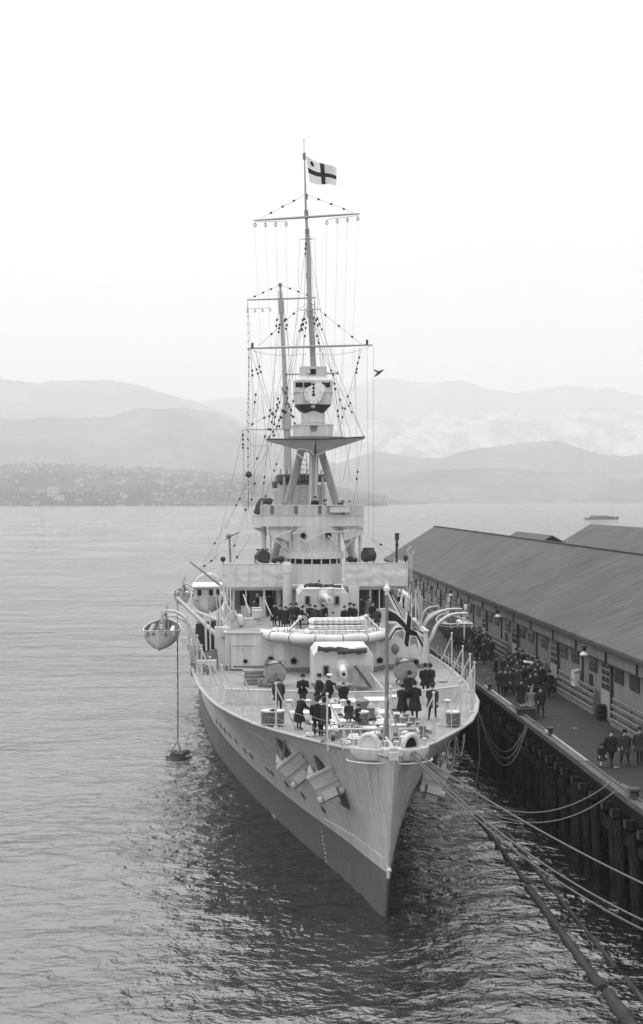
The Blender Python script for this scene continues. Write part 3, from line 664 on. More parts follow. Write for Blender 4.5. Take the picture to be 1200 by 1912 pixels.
# small gear strewn about the working deck
gr = random.Random(21)
for i in range(46):
    px, py = gr.uniform(575, 800), gr.uniform(1322, 1390)
    if 738 < px < 800 and py < 1350: continue
    c = DS(px, py, 7.47); h_ = tab(DT, max(0, c.y)) - .5
    if c.y < 1.2 or abs(c.x - cxh(c.y)) > h_: continue
    c.z = zd(c.y) - .03; k = gr.random()
    if k < .3: MB().tube([c + Vector((gr.uniform(.12, .25) * math.cos(q), .2 * math.sin(q), .04 + .01 * q)) for q in [2 * math.pi * j / 9 for j in range(16)]], .035, 4).build('rope_coil', gr.choice(['rope', 'oldrope', 'white']), ship)
    elif k < .5: MB().lathe([(.12, 0), (.1, .1), (.07, .3), (.13, .36), (.001, .42)], c, 10).build('cleat_post', gr.choice(['midmetal', 'paint', 'dark']), ship)
    elif k < .75: MB().box(c + Vector((0, 0, .1)), (gr.uniform(.2, .6), gr.uniform(.15, .4), .2), 0, Matrix.Rotation(gr.random() * 3, 3, 'Z')).build('gear_box', gr.choice(['lightpaint', 'midmetal', 'white', 'dark']), ship, smooth=False)
    else:
        e = c + Vector((gr.uniform(-1.4, 1.4), gr.uniform(-.6, .9), 0)); MB().tube([c + Vector((0, 0, .04)), c.lerp(e, .3) + Vector((.1, .1, .04)), c.lerp(e, .7) + Vector((-.1, .1, .04)), e + Vector((0, 0, .04))], .03, 5).build('loose_line', gr.choice(['oldrope', 'rope', 'white']), ship)
for x0, y0, x1, y1, r_ in ((640, 1352, 760, 1392, .09), (610, 1372, 700, 1398, .06), (690, 1366, 745, 1396, .07), (655, 1358, 600, 1385, .05)):
    a_, c_ = DS(x0, y0, 7.55), DS(x1, y1, 7.55); MB().tube([a_, a_.lerp(c_, .35) + Vector((.15, .2, 0)), a_.lerp(c_, .7) + Vector((-.1, .1, .03)), c_], r_, 7).build('hawser', 'oldrope', ship)
for px in (540, 575, 640, 700, 835): 
    c = DS(px, 1334, 7.25); MB().lathe([(.16, 0), (.12, .35), (.12, .62), (.2, .7), (.2, .74), (.001, .8)], c, 12).build('mushroom_vent', 'paint', ship, ang=40)

# weather and rust runs down the plating, each with its own shape
gr = random.Random(4)
def stain(px, py, sd, ln, wd):
    du, z = hullhit(px, py, sd); rows = []
    for i in range(9):
        f = i / 8; zz = z - ln * f
        if zz < 2.4: break
        w_ = wd * (1 - f) ** .6 * (1 + .25 * math.sin(i * 2.3 + px)); a_, b_ = hullframe(du - w_, zz, sd), hullframe(du + w_, zz, sd)
        rows.append([a_[0] + a_[3] * .006, b_[0] + b_[3] * .006])
    if len(rows) > 2: MB().grid(rows).build('rust_stain', 'stain', ship, ang=180)
for px, py in ((566, 1420), (574, 1425), (617, 1442), (628, 1446), (604, 1516), (566, 1490), (535, 1468), (499, 1441), (508, 1448), (457, 1405), (469, 1416), (429, 1377), (441, 1388), (540, 1402), (590, 1404), (660, 1420), (690, 1440), (705, 1432), (645, 1510), (480, 1378)):
    stain(px, py, -1, gr.uniform(.7, 2.6), gr.uniform(.025, .08))
for px, py in ((745, 1440), (752, 1430), (765, 1440)): stain(px, py, 1, gr.uniform(.8, 2), .05)
# ---- deckhouse under the second gun
ZD, ZB = 7.12, 9.6
house = [(-6.8, 29.6), (-3.7, 29.3), (-3.1, 28.4), (3.0, 28.4), (3.6, 29.3), (6.5, 29.6), (6.7, 46), (6.6, 60), (-6.6, 60), (-6.9, 46)]
MB().prism(house, ZD - .05, ZB - .05).build('deckhouse', 'paint', ship, smooth=False)
MB().prism([(x * 1.012, (u - 45) * 1.006 + 45) for x, u in house], ZB - .049, ZB + .03).build('shelter_deck', 'paint', ship, smooth=False)
MB().prism([(x * .985, (u - 45) * .99 + 45) for x, u in house], ZB + .03, ZB + .034).build('shelter_deck_covering', 'deck', ship, smooth=False)
b = MB()
for (a_, c_) in zip(house[:5], house[1:6]): b.beam((a_[0], a_[1] - .04, ZD + .16), (c_[0], c_[1] - .04, ZD + .16), .03, .34)
b.build('scuttle_strip', 'midmetal', ship, smooth=False)
def door(cx, u, z0, w_, h, port=True):
    b = MB().box((cx, u - .03, z0 + h / 2), (w_, .05, h)); o = b.build('door', 'paint', ship, smooth=False)
    for z in (.25, .8): MB().box((cx + w_ / 2 + .02, u - .07, z0 + h * z), (.12, .04, .06)).build('hinge', 'midmetal', o, smooth=False)
    if port: MB().lathe([(.001, 0), (.14, 0), (.14, .03), (.001, .03)], (cx - w_ * .4, u - .06, z0 + h * .3), 14, 0, Matrix.Rotation(R(90), 3, 'X')).build('window', 'black', o)
    return o
p1, p2 = P(431, 1247, 29.6), P(479, 1204, 29.6); mid_ = (p1.x + p2.x) / 2
door((p1.x + mid_) / 2, 29.55, p1.z, mid_ - p1.x - .05, p2.z - p1.z, False); door((mid_ + p2.x) / 2, 29.5, p1.z, p2.x - mid_ - .05, p2.z - p1.z)
MB().tube([P(431, 1203, 29.4), P(479, 1205, 29.4)], .035, 6).tube([P(430, 1248, 29.4), P(480, 1249, 29.4)], .035, 6).build('pipe', 'paint', ship)
def hscuttle(px, py, u, r=.16, nm='scuttle', par=None):
    c = P(px, py, u); m_ = Matrix.Rotation(R(90), 3, 'X')
    return MB().lathe([(r, 0), (r * 1.45, 0), (r * 1.45, .05), (r * 1.1, .07), (r, .05)], c, 16, 0, m_).lathe([(.001, .075), (r * 1.02, .075)], c, 16, 1, m_).build(nm, ['midmetal', 'black'], par or ship)
for px, py, u in ((505, 1231, 29.15), (548, 1234, 28.3), (709, 1233, 28.3), (776, 1236, 29.2), (583, 1255, 28.3), (700, 1257, 28.3)): hscuttle(px, py, u)
for px, y0, y1 in ((523, 1190, 1222), (427, 1190, 1262), (738, 1200, 1262), (753, 1200, 1240), (561, 1212, 1262), (490, 1195, 1250), (765, 1190, 1250)):
    MB().tube([P(px, y0, 28.9 if 500 < px < 745 else 29.5), P(px, y1, 28.9 if 500 < px < 745 else 29.5)], .045, 6).build('pipe', 'paint', ship)
MB().tube([P(520, 1247, 29.2), P(553, 1250, 29.0)], .06, 6).tube([P(520, 1250, 29.1), P(553, 1253, 28.9)], .05, 6).build('sounding_spar', 'grycanvas', ship)
# gun platform over the forward gun
cx0 = -.15
def plat(k, z, n=28, uu=31.0, a=4.15, dpt=4.55):
    return [(cx0 + a * k * math.cos(q), uu - dpt * k * math.sin(q), z) for q in [math.pi * j / n for j in range(n + 1)]]
top = plat(1, 9.62); b = MB(); b.add([(p[0], p[1], 9.642) for p in top], [tuple(range(len(top)))])
b.grid([plat(1, 9.64), plat(1, 9.3), plat(.93, 9.05), plat(.72, 8.75), plat(.55, 8.6)]); b.build('gun_platform', 'paint', ship, ang=30)
for q in range(3, 26, 4):
    o_, i_ = plat(.98, 9.1)[q], plat(.5, 8.5)[q]; k_ = plat(.55, 9.1)[q]
    MB().hull8([o_, k_, i_, (i_[0], i_[1], i_[2] - .1)], [(p[0] + .04, p[1], p[2]) for p in (o_, k_, i_, (i_[0], i_[1], i_[2] - .1))]).build('platform_bracket', 'paint', ship, smooth=False)
roll = plat(1.02, 9.46, 40); MB().tube([(p[0], p[1], p[2] + .03 * math.sin(i * .9)) for i, p in enumerate(roll)], .29, 12).build('splinter_mat', 'canvas', ship, ang=80)
for i in range(3, 40, 5):
    p = Vector(roll[i]); t_ = (Vector(roll[min(40, i + 1)]) - Vector(roll[i - 1])).normalized(); s_ = Vector((t_.y, -t_.x, 0))
    MB().tube([p + s_ * (.31 * math.cos(q)) + Vector((0, 0, .31 * math.sin(q))) for q in [2 * math.pi * j / 12 for j in range(13)]], .025, 4, cap=False).build('lashing', 'oldrope', ship)
for px, py in ((548, 1211), (556, 1214), (738, 1211), (543, 1208)):
    c = P(px, py, 28.7); b = MB(); q0 = rnd.random() * 6
    b.lathe([(.05, -.36), (.22, -.24), (.27, 0), (.2, .22), (.06, .33)], c, 9); b.build('net_bundle', 'oldrope', ship)
# ---- guns
def gun(u, zb, muzzle_px, name_lbl, covers, left=True, muzlen=4.2, badge=False):
    g = link('gun', None, ship); g['label'] = name_lbl
    fr = u - 1.0; zt = zb + 2.35; hw = 1.74
    f = [(-hw, fr, zb), (hw, fr, zb), (hw, fr + .05, zt - .35), (hw - .28, fr + .15, zt), (-hw + .28, fr + .15, zt), (-hw, fr + .05, zt - .35)]
    bk = [(x * 1.0, fr + 2.9, z + (.15 if z > zb + 1 else 0)) for x, _, z in f]
    b = MB().add(f + bk, [(5, 4, 3, 2, 1, 0)] + [(i, (i + 1) % 6, 6 + (i + 1) % 6, 6 + i) for i in range(6)])
    b.build('shield', 'lightpaint', g, smooth=False)
    MB().tube([(-hw, fr - .02, zb + .03), (hw, fr - .02, zb + .03)], .03, 5).build('shield_edge', 'paint', g)
    b = MB()
    for i in range(12):
        x = -hw + .1 + i * .31
        b.ball((x, fr - .01, zb + .12), .025, 6)
    b.build('rivet', 'paint', g)
    MB().lathe([(1.2, 0), (1.1, .15), (.7, .3), (.6, 1.2), (.001, 1.25)], (0, u + .3, zb - .15), 20).build('pedestal', 'paint', g)
    mz = P(muzzle_px[0], muzzle_px[1], fr - muzlen + .6); tr = Vector((mz.x * .15, fr + .2, zb + 1.3 if not badge else mz.z - .05))
    # bulbous mantlet
    mm = Matrix.Rotation(R(90), 3, 'X')
    MB().lathe([(.44, -.1), (.44, .05), (.34, .18), (.28, .25), (.001, .25)], (tr.x, fr, tr.z), 20, 0, mm, sx=1, sy=1.22).build('mantlet', 'lightpaint', g, ang=50)
    d_ = (mz - tr).normalized(); L_ = (mz - tr).length
    b = MB().tube([tr, tr + d_ * .9, tr + d_ * 1.0, tr + d_ * (L_ - .75), tr + d_ * (L_ - .5), tr + d_ * (L_ - .12), mz], [.27, .26, .22, .185, .2, .235, .225], 18)
    b.build('barrel', 'lightpaint', g, ang=50)
    a_ = d_.cross(Vector((0, 0, 1))).normalized(); c_ = a_.cross(d_)
    fm = Matrix((a_, c_, d_)).transposed()
    if not badge: MB().lathe([(.001, .004), (.10, .004)], mz, 16, 0, fm).build('bore', 'black', g)
    else:
        MB().lathe([(.2, -.02), (.21, .03), (.17, .05), (.001, .05)], mz, 18, 0, fm).build('tompion', 'white', g)
        bb = MB()
        for q in range(5): bb.box(mz + a_ * (.1 * math.cos(q * 1.257)) + c_ * (.1 * math.sin(q * 1.257)) + d_ * .055, (.05, .03, .06))
        bb.box(mz + d_ * .055, (.06, .03, .08)); bb.build('badge_device', 'dark', g, smooth=False)
    return g, fr, zb, zt, hw
gA, fr, zb, zt, hw = gun(21.4, 7.18, (641.5, 1259), 'forward gun with open muzzle', None)
def sight(g, x, z, w_, h, fr):
    MB().box((x, fr - .02, z), (w_ + .16, .05, h + .14)).build('sight_port', 'midmetal', g, smooth=False); MB().box((x, fr - .04, z), (w_, .04, h)).build('sight_opening', 'black', g, smooth=False)
sight(gA, P(608.5, 1252, fr).x, P(608.5, 1252, fr).z, .2, .46, fr)
pl = [P(659, 1243, fr - .12), P(693, 1243, fr - .12), P(702, 1285, fr - .7), P(655, 1281, fr - .5)]
MB().grid([[pl[0].lerp(pl[1], j / 10) .lerp(pl[3].lerp(pl[2], j / 10), i / 10) + Vector((0, .06 * math.sin(j * 1.1 + i * .4), 0)) for j in range(11)] for i in range(11)]).build('canvas_flap', 'grycanvas', gA)
MB().tube([pl[0] + Vector((.1, -.1, 0)), pl[0].lerp(pl[2], .5) + Vector((.05, -.15, -.15)), pl[2] + Vector((-.3, -.1, .05))], .05, 6).build('canvas_rope', 'darkcanvas', gA)
def bundle(g, pts, r, mt='darkcanvas', nm='canvas_bundle'):
    q = []
    for a_, c_ in zip(pts, pts[1:]):
        for k in range(4): q.append(a_.lerp(c_, k / 4) + Vector((0, 0, rnd.uniform(-.03, .05))))
    q.append(pts[-1]); MB().tube(q, [r * rnd.uniform(.75, 1.2) for _ in q], 9).build(nm, mt, g, ang=80)
bundle(gA, [P(593, 1212, fr - .1), P(625, 1213, fr - .15), P(650, 1214, fr - .1)], .15); bundle(gA, [P(630, 1218, fr - .2), P(655, 1217, fr - .2), P(684, 1214, fr - .15)], .16); bundle(gA, [P(664, 1212, fr), P(686, 1210, fr)], .12, 'canvas')
gB, frB, zbB, ztB, hwB = gun(34.9, 9.7, (614.5, 1120), 'second gun on its raised platform with a badge in the muzzle', None, badge=True)
sight(gB, P(574, 1121, frB).x, P(574, 1121, frB).z, .22, .5, frB); sight(gB, P(629, 1121, frB).x, P(629, 1121, frB).z, .2, .5, frB)
bundle(gB, [P(567, 1094, frB), P(580, 1092, frB), P(602, 1094, frB)], .14); bundle(gB, [P(603, 1095, frB), P(620, 1094, frB), P(637, 1095, frB)], .11)
MB().box(P(660, 1126, 36.5), (.75, .3, 2.4)).build('ready_use_locker', 'paint', ship, smooth=False)

# ---- life rafts and rolls on the platform: loose gear
def raftstack():
    for k, (x0, x1, y, lb) in enumerate(((583, 681, 1162, 'topmost'), (583, 682, 1173, 'middle'), (575, 690, 1182, 'lowest'))):
        a_, c_ = P(x0, y, 28.2 - k * .25), P(x1, y, 28.2 - k * .25); cc = (a_ + c_) / 2; W_ = MS @ cc
        t = thing('life_raft', lb + ' of the three netted canvas life rafts stacked above the forward gun', 'raft', W_, TH_S, 'life rafts stacked before the second gun')
        h = (c_ - a_).length / 2
        path = [Vector((-h + .2, 0, 0)), Vector((-h + .05, .12, 0)), Vector((-h, .4, 0)), Vector((-h, 1.2, 0)), Vector((-h + .2, 1.5, 0)), Vector((h - .2, 1.5, 0)), Vector((h, 1.2, 0)), Vector((h, .4, 0)), Vector((h - .05, .12, 0)), Vector((h - .2, 0, 0))]
        front = [Vector((-h + .2 + (2 * h - .4) * i / 12, 0, .015 * math.sin(i * 1.7))) for i in range(13)]
        MB().tube(path[1:9] + [path[8]] if False else path[:9], .19, 10).tube(front, .195, 10).build('float_tube', 'canvas', t, ang=80)
        nb = MB()
        for i in range(9):
            x = -h + .3 + (2 * h - .6) * i / 8; nb.tube([(x + .04 * math.sin(q * 3), .2 * math.cos(q), .205 * math.sin(q)) for q in [2 * math.pi * j / 10 for j in range(11)]], .016, 4, cap=False)
        for z, y_ in ((.11, -.175), (-.11, -.175)): nb.tube([(-h + .2 + (2 * h - .4) * i / 16, y_, z + .04 * math.sin(i * math.pi)) for i in range(17)], .014, 4)
        nb.build('netting', 'oldrope', t)
raftstack()
for x0, x1, lb in ((507, 553, 'lashed canvas roll on the platform edge beside the dark coated crowd'), (692, 712, 'short canvas roll on the platform edge behind the bow flag')):
    a_, c_ = P(x0, 1177, 29.4), P(x1, 1179, 29.2); W_ = MS @ ((a_ + c_) / 2); h = (c_ - a_).length / 2
    t = thing('canvas_roll', lb, 'roll', W_, TH_S, 'canvas rolls on the gun platform')
    MB().tube([(-h, 0, 0), (-h * .85, 0, .02), (-h * .3, 0, 0), (h * .4, 0, .02), (h * .85, 0, 0), (h, 0, 0)], [.08, .2, .23, .24, .2, .07], 12).build('roll', 'white', t, ang=80)
    for x in (-.5, 0, .5): MB().tube([(x * h, .24 * math.cos(q), .24 * math.sin(q)) for q in [2 * math.pi * j / 10 for j in range(11)]], .03, 4, cap=False).build('lashing', 'grycanvas', t)
MB().tube([P(534, 1181, 28.5), P(560, 1154, 30)], .06, 8).ball(P(560, 1153, 30), .16, 10).build('ensign_boom', 'lightpaint', ship)
MB().tube([P(686, 1152, 30), P(718, 1184, 28.5)], .06, 8).ball(P(684, 1150, 30), .14, 10).build('ensign_boom', 'lightpaint', ship)
MB().tube([P(640, 1163, 28.6), P(686, 1150, 30)], .1, 8).build('spar', 'canvas', ship)

# ---- bridge
zt_, u0 = 13.5, 40.2
def front(hw, u, z, n=18, d=1.5, cx=0): return [(cx + hw * math.cos(q), u + d * (1 - math.sin(q)), z) for q in [math.pi * j / n for j in range(n + 1)]]
def wallof(name, hw, u, z0, z1, d=1.5, cx=0, mt='paint', back=5, par=None):
    def r(z): return front(hw, u, z, d=d, cx=cx) + [(cx - hw, u + back, z), (cx + hw, u + back, z)]
    a_ = r(z0); b = MB(); b.grid([a_ + [a_[0]], (r(z1)) + [r(z1)[0]]]); b.add(r(z1), [tuple(range(len(a_)))]); b.add(a_, [tuple(range(len(a_)))])
    return b.build(name, mt, par or ship, ang=35)
cb = P(591, 1070, u0).x
wallof('conning_tower', 2.0, u0, ZB, 13.45, cx=cb)
wallof('lookout_slit', 1.88, u0 + .12, 13.44, 13.85, cx=cb, mt='black')
for q in range(1, 18):
    if q % 2: continue
    p = front(2.02, u0 - .01, 0, cx=cb)[q]; MB().box((p[0], p[1] + .03, 13.65), (.1, .1, .44)).build('mullion', 'lightpaint', ship, smooth=False)
wallof('bridge_hood', 2.12, u0 - .12, 13.83, 14.28, cx=cb)
wallof('bridge_house', 1.98, u0 + .5, 14.28, 16.25, cx=cb)
for px, py in ((566, 1000), (613, 999)): hscuttle(px, py, u0 + .5, .17)
for px, y0, y1 in ((541, 990, 1034), (557, 985, 1034), (572, 1015, 1034), (590, 1012, 1034), (604, 988, 1034), (622, 990, 1012), (628, 998, 1034), (576, 1013, 1034), (594, 984, 1000)):
    MB().tube([P(px, y0, u0 + .35), P(px, y1, u0 + .35)], .045, 6).build('voice_pipe', 'paint', ship)
for pl_ in ([(559, 1005), (570, 1013), (583, 1004), (590, 1014)], [(589, 1004), (600, 996), (606, 994), (660, 992), (664, 985)], [(545, 997), (564, 994), (567, 984)], [(508, 1008), (530, 995), (545, 992), (545, 984)], [(628, 1015), (612, 1000)], [(650, 984), (650, 990), (640, 993)], [(558, 984), (557, 990), (548, 996)]):
    MB().tube([P(x, y, u0 + .2) for x, y in pl_], .05, 6).build('voice_pipe', 'paint', ship)
# wings
z0w, z1w = 11.85, 13.52
xl, xr, xm0, xm1 = P(415, 1070, 39.6).x, P(761, 1070, 39.6).x, cb - 2.02, cb + 2.02
MB().box(((xl + xr) / 2, 43.0, z0w), (xr - xl, 6.9, .16)).build('bridge_deck', 'paint', ship, smooth=False)
def screen(x0, x1, u, z0, z1, name='canvas_screen', mt='canvas', seed=0):
    n = max(4, int((x1 - x0) / .12)); rows = []
    for i in range(15):
        z = z0 + (z1 - z0) * i / 14; row = []
        for j in range(n + 1):
            x = x0 + (x1 - x0) * j / n
            w_ = .09 * mn.noise(Vector((x * .9 + z * .8, z * 1.6 - x * .5, seed))) + .04 * mn.noise(Vector((x * 2.6 + z * 2.5, z * 3, seed + 5)))
            row.append((x, u - .03 + w_ * math.sin(math.pi * min(1, i / 14 * 1.0)) - .02, z + (.03 * math.sin(j * .7) if i in (0,) else 0)))
        rows.append(row)
    return MB().grid(rows).build(name, mt, ship, ang=180)
screen(xl, xm0 - .05, 39.55, z0w - .02, z1w, seed=1); screen(xm1 + .05, xr, 39.55, z0w + .0, z1w + .03, seed=2)
for x0, x1, z in ((xl, xm0, z1w), (xm1, xr, z1w + .03)):
    MB().tube([(x0, 39.5, z), (x1, 39.5, z)], .04, 6).build('screen_rail', 'lightpaint', ship)
    for k in range(6):
        x = x0 + (x1 - x0) * k / 5; MB().tube([(x, 39.46, z0w - .1), (x, 39.46, z)], .022, 5).build('screen_lacing', 'canvas', ship)
MB().box((xr - .7, 39.42, z0w + .3), (1.2, .03, .6)).build('screen_panel', 'lightpaint', ship, smooth=False)
for x in (xl, xr):
    MB().box((x, 43, (z0w + z1w) / 2), (.05, 6.8, z1w - z0w)).build('canvas_screen', 'canvas', ship, smooth=False)
MB().beam((xl, 39.75, z0w - .16), (xr, 39.75, z0w - .16), .12, .2).build('deck_beam', 'paint', ship, smooth=False)
for u_ in (41.5, 43.5): MB().beam((xl, u_, z0w - .18), (xr, u_, z0w - .18), .12, .2).build('deck_beam', 'paint', ship, smooth=False)
for px, r_ in ((493, .085), (436, .07), (459, .05), (642, .07), (691, .07), (708, .05), (722, .06), (749, .07)):
    p = P(px, 1100, 39.8); b = MB().tube([(p.x, 39.8, ZB), (p.x, 39.8, z0w - .05)], r_, 8); b.box((p.x, 39.8, z0w - .15), (.4, .3, .08)); b.build('bridge_pillar', 'lightpaint', ship)
for a_, c_ in (((494, 1120), (516, 1170)), ((454, 1110), (470, 1155)), ((413, 1105), (434, 1150)), ((752, 1110), (737, 1150))): MB().tube([P(*a_, 38.6), P(*c_, 37.0)], .045, 6).build('stay_bar', 'lightpaint', ship)
c = P(536, 1130, 38.6); MB().lathe([(.33, 9.62), (.33, 12.9), (.36, 12.92), (.36, 13.05), (.33, 13.07), (.33, 13.5), (.25, 13.68), (.001, 13.72)], (c.x, c.y, 0), 20).build('ventilator', 'paint', ship, ang=40)
c = P(520, 1130, 41); MB().lathe([(.2, 9.62), (.2, 11.3), (.28, 11.35), (.28, 11.6), (.001, 11.62)], (c.x, c.y, 0), 14).build('ventilator', 'paint', ship, ang=40)
MB().box((0, 46.2, 10.7), (13.3, .15, 2.2)).build('screen_bulkhead', 'grycanvas', ship, smooth=False)
for x in (-5.2, -3.4, 3.6, 5.4): MB().box((x, 46.1, 10.55), (.7, .06, 1.8)).build('door', 'dark', ship, smooth=False)
for px, py, d, mt in ((450, 1170, (1.5, .5, .55), 'lightpaint'), (478, 1160, (.6, .6, .95), 'lightpaint'), (490, 1150, (.5, .5, 1.4), 'paint'), (460, 1150, (.8, .8, .7), 'paint'), (655, 1148, (.5, .6, 1.7), 'lightpaint'), (720, 1155, (1.0, .6, .7), 'lightpaint'), (737, 1160, (.9, .6, .9), 'paint')):
    c = DS(px, py, ZB + .03); MB().box((c.x, c.y, c.z + d[2] / 2), d).box((c.x, c.y, c.z + d[2]), (d[0] + .06, d[1] + .06, .05)).build('deck_locker', mt, ship, smooth=False)
c = DS(480, 1166, ZB + .03); MB().lathe([(.2, 0), (.16, .3), (.34, .45), (.36, .9), (.38, .92), (.38, 1.0), (.001, 1.02)], c, 14).build('searchlight_pedestal', 'lightpaint', ship, ang=40)
# binnacle-like gear, searchlights on the wings
def searchlight(px, py, u, k, lb, face=0):
    c = P(px, py, u); t = thing('searchlight', lb, 'searchlight', MS @ c, TH_S + face, 'searchlights on the bridge wings')
    m_ = Matrix.Rotation(R(90), 3, 'X')
    MB().lathe([(.001, -.45), (.3, -.42), (.44, -.3), (.46, .38), (.5, .4), (.5, .46), (.42, .47), (.001, .43)], (0, 0, 0), 20, 0, m_).build('drum', 'dark', t, ang=40)
    MB().lathe([(.001, .44), (.40, .475)], (0, 0, 0), 20, 0, m_).build('glass', 'glass', t)
    b = MB().tube([(-.55, 0, .1), (-.55, 0, -.45), (0, 0, -.6), (.55, 0, -.45), (.55, 0, .1)], .05, 6).tube([(0, 0, -.6), (0, 0, -1.4)], .14, 8)
    for x in (-.35, 0, .35): b.box((x, -.1, .52), (.1, .5, .12))
    b.build('yoke', 'dark', t)
searchlight(489, 1039, 41.0, 1, 'black searchlight facing forward on the bridge wing beside the cutter', .3); searchlight(690, 1037, 41.0, 1, 'black searchlight on the bridge wing beside the wharf', -1.0)
for px, py, s_ in ((524, 1044, .3), (654, 1044, .32), (663, 1046, .22), (512, 1047, .25)):
    c = P(px, py, 41.5); MB().ball(c, s_, 8, sz=.8).tube([c, (c.x, c.y, 11.9)], .07, 6).build('lookout_sight', 'dark', ship)
# signal gear poles at the wing corners
MB().tube([P(430, 1050, 40), P(428, 1004, 40)], .07, 8).ball(P(427, 1001, 40), .2, 8).tube([P(426, 1003, 40), P(446, 994, 40)], .06, 6).tube([P(421, 1008, 40), P(431, 998, 40)], .05, 6).build('semaphore', 'midmetal', ship)
MB().tube([P(740, 1052, 40), P(741, 1000, 40)], .09, 8).tube([P(741, 1008, 40), P(741, 995, 40)], .16, 8).tube([P(741, 1020, 40), P(741, 1015, 40)], .13, 8).build('signal_lantern_post', 'dark', ship)
for px, py in ((416, 1044), (757, 1041)): MB().ball(P(px, py, 40), .2, 10).tube([P(px, py, 40), P(px, py + 10, 40)], .05, 6).build('side_lamp', 'dark', ship)
for pts in ([(765, 1085), (765, 1040), (760, 1028), (768, 1020)], [(769, 1085), (768, 1036), (774, 1028)]): MB().tube([P(x, y, 40.2) for x, y in pts], .045, 6).build('wing_davit', 'lightpaint', ship)

# compass platform
xa, xb = P(472, 970, 41).x, P(680.5, 970, 41).x; zc0, zc1, zc2 = P(580, 983, 41).z, P(580, 962, 41).z, P(580, 944, 41).z
pl = [(xa, 41.6), (xa + .5, 41.1), (cb - 1.6, 41.0), (cb, 40.7), (cb + 1.6, 41.0), (xb - .3, 41.1), (xb, 41.5), (xb, 46), (xa, 46)]
MB().prism(pl, zc0, zc1).build('compass_platform', 'paint', ship, smooth=False)
MB().prism([(x * 1.0, u_ - .05) for x, u_ in pl[:7]] + pl[7:], zc1, zc1 + .05).build('platform_ledge', 'lightpaint', ship, smooth=False)
pw = [(xa + .55, 41.2), (cb - 1.6, 41.05), (cb, 40.8), (cb + 1.6, 41.05), (xb - .05, 41.2)]
tot = 0; nP = 22
def along(P_, t_):
    L_ = [(Vector(b_) - Vector(a_)).length for a_, b_ in zip(P_, P_[1:])]; s_ = t_ * sum(L_)
    for l_, a_, b_ in zip(L_, P_, P_[1:]):
        if s_ <= l_ + 1e-6: return Vector(a_).lerp(Vector(b_), s_ / l_)
        s_ -= l_
    return Vector(P_[-1])
for i in range(nP):
    a_, c_ = along(pw, i / nP), along(pw, (i + 1) / nP)
    MB().hull8([(a_.x + .02, a_.y, zc1), (c_.x - .02, c_.y, zc1), (c_.x - .02, c_.y + .04, zc1), (a_.x + .02, a_.y + .04, zc1)], [(a_.x + .02, a_.y - .08, zc2), (c_.x - .02, c_.y - .08, zc2), (c_.x - .02, c_.y - .04, zc2), (a_.x + .02, a_.y - .04, zc2)]).build('windscreen_panel', 'paint' if i % 5 not in (2,) else 'midmetal', ship, smooth=False)
    MB().beam((a_.x, a_.y - .1, zc1), (a_.x, a_.y - .12, zc2 + .03), .05, .05).build('windscreen_post', 'lightpaint', ship, smooth=False)
MB().tube([(along(pw, i / 20).x, along(pw, i / 20).y - .09, zc2 + .02) for i in range(21)], .035, 6).build('windscreen_rail', 'lightpaint', ship)
a_, c_ = P(616, 965, 40.6), P(652, 945, 40.6); MB().box(((a_.x + c_.x) / 2, 41, (a_.z + c_.z) / 2 + .15), (c_.x - a_.x, .9, .45)).box(((a_.x + c_.x) / 2 - .2, 41, c_.z + .05), (c_.x - a_.x, 1.0, .06)).build('chart_box', 'lightpaint', ship, smooth=False)
for px0, px1 in ((500, 543), (641, 679)):
    a_, c_ = P(px0, 990, 41.2), P(px1, 990, 41.2); lft = px0 < 600
    i_, o_ = (c_, a_) if lft else (a_, c_)
    MB().hull8([(o_.x, 41.3, zc0), (i_.x, 41.3, zc0), (i_.x, 41.3, P(543, 1011, 41).z), (o_.x, 41.3, P(543, 998, 41).z)], [(o_.x, 41.36, zc0), (i_.x, 41.36, zc0), (i_.x, 41.36, P(543, 1011, 41).z), (o_.x, 41.36, P(543, 998, 41).z)]).build('platform_bracket', 'paint', ship, smooth=False)
    MB().beam((o_.x, 41.25, zc0 - .08), (i_.x, 41.25, zc0 - .08), .1, .12).build('bracket_flange', 'lightpaint', ship, smooth=False)
for px, y0, y1, r_ in ((492, 983, 1050, .2), (505, 1000, 1050, .06), (536, 1012, 1050, .07), (660, 1000, 1050, .09), (672, 983, 1050, .12), (540, 1010, 1052, .06), (646, 1012, 1052, .06)):
    MB().tube([P(px, y0, 42), P(px, y1, 42)], r_, 8).build('platform_leg', 'paint', ship)
for a_, c_ in (((508, 1006), (536, 1018)), ((512, 1010), (538, 1024)), ((643, 1024), (668, 1000)), ((645, 1020), (660, 1008)), ((500, 997), (540, 1030))): MB().tube([P(*a_, 41.5), P(*c_, 41.5)], .05, 6).build('platform_strut', 'paint', ship)
MB().hull8([P(472, 985, 42), P(498, 985, 42), P(498, 1000, 43), P(480, 990, 43)], [P(472, 985, 44), P(498, 985, 44), P(498, 1000, 44), P(480, 990, 44)]).build('platform_cheek', 'paint', ship, smooth=False)
# gear on the platform
bundle(ship, [P(481, 957, 41.6), P(482, 946, 41.6), P(487, 937, 41.6), P(500, 936, 41.6), P(508, 938, 41.6)], .26, nm='furled_canvas'); bundle(ship, [P(480, 962, 41.6), P(483, 950, 41.6)], .3, nm='furled_canvas')
for px, py, r_ in ((566, 941, .1), (640, 936, .12), (557, 948, .1), (530, 940, .12)): MB().tube([P(px, py + 12, 42), P(px, py, 42)], .06, 6).ball(P(px, py, 42), r_, 8).build('bearing_sight', 'midmetal', ship)
for px in (487, 490, 540, 612, 652, 649, 681): MB().tube([P(px, 962, 41.1), P(px, 935, 41.1)], .025, 5).build('awning_post', 'lightpaint', ship)
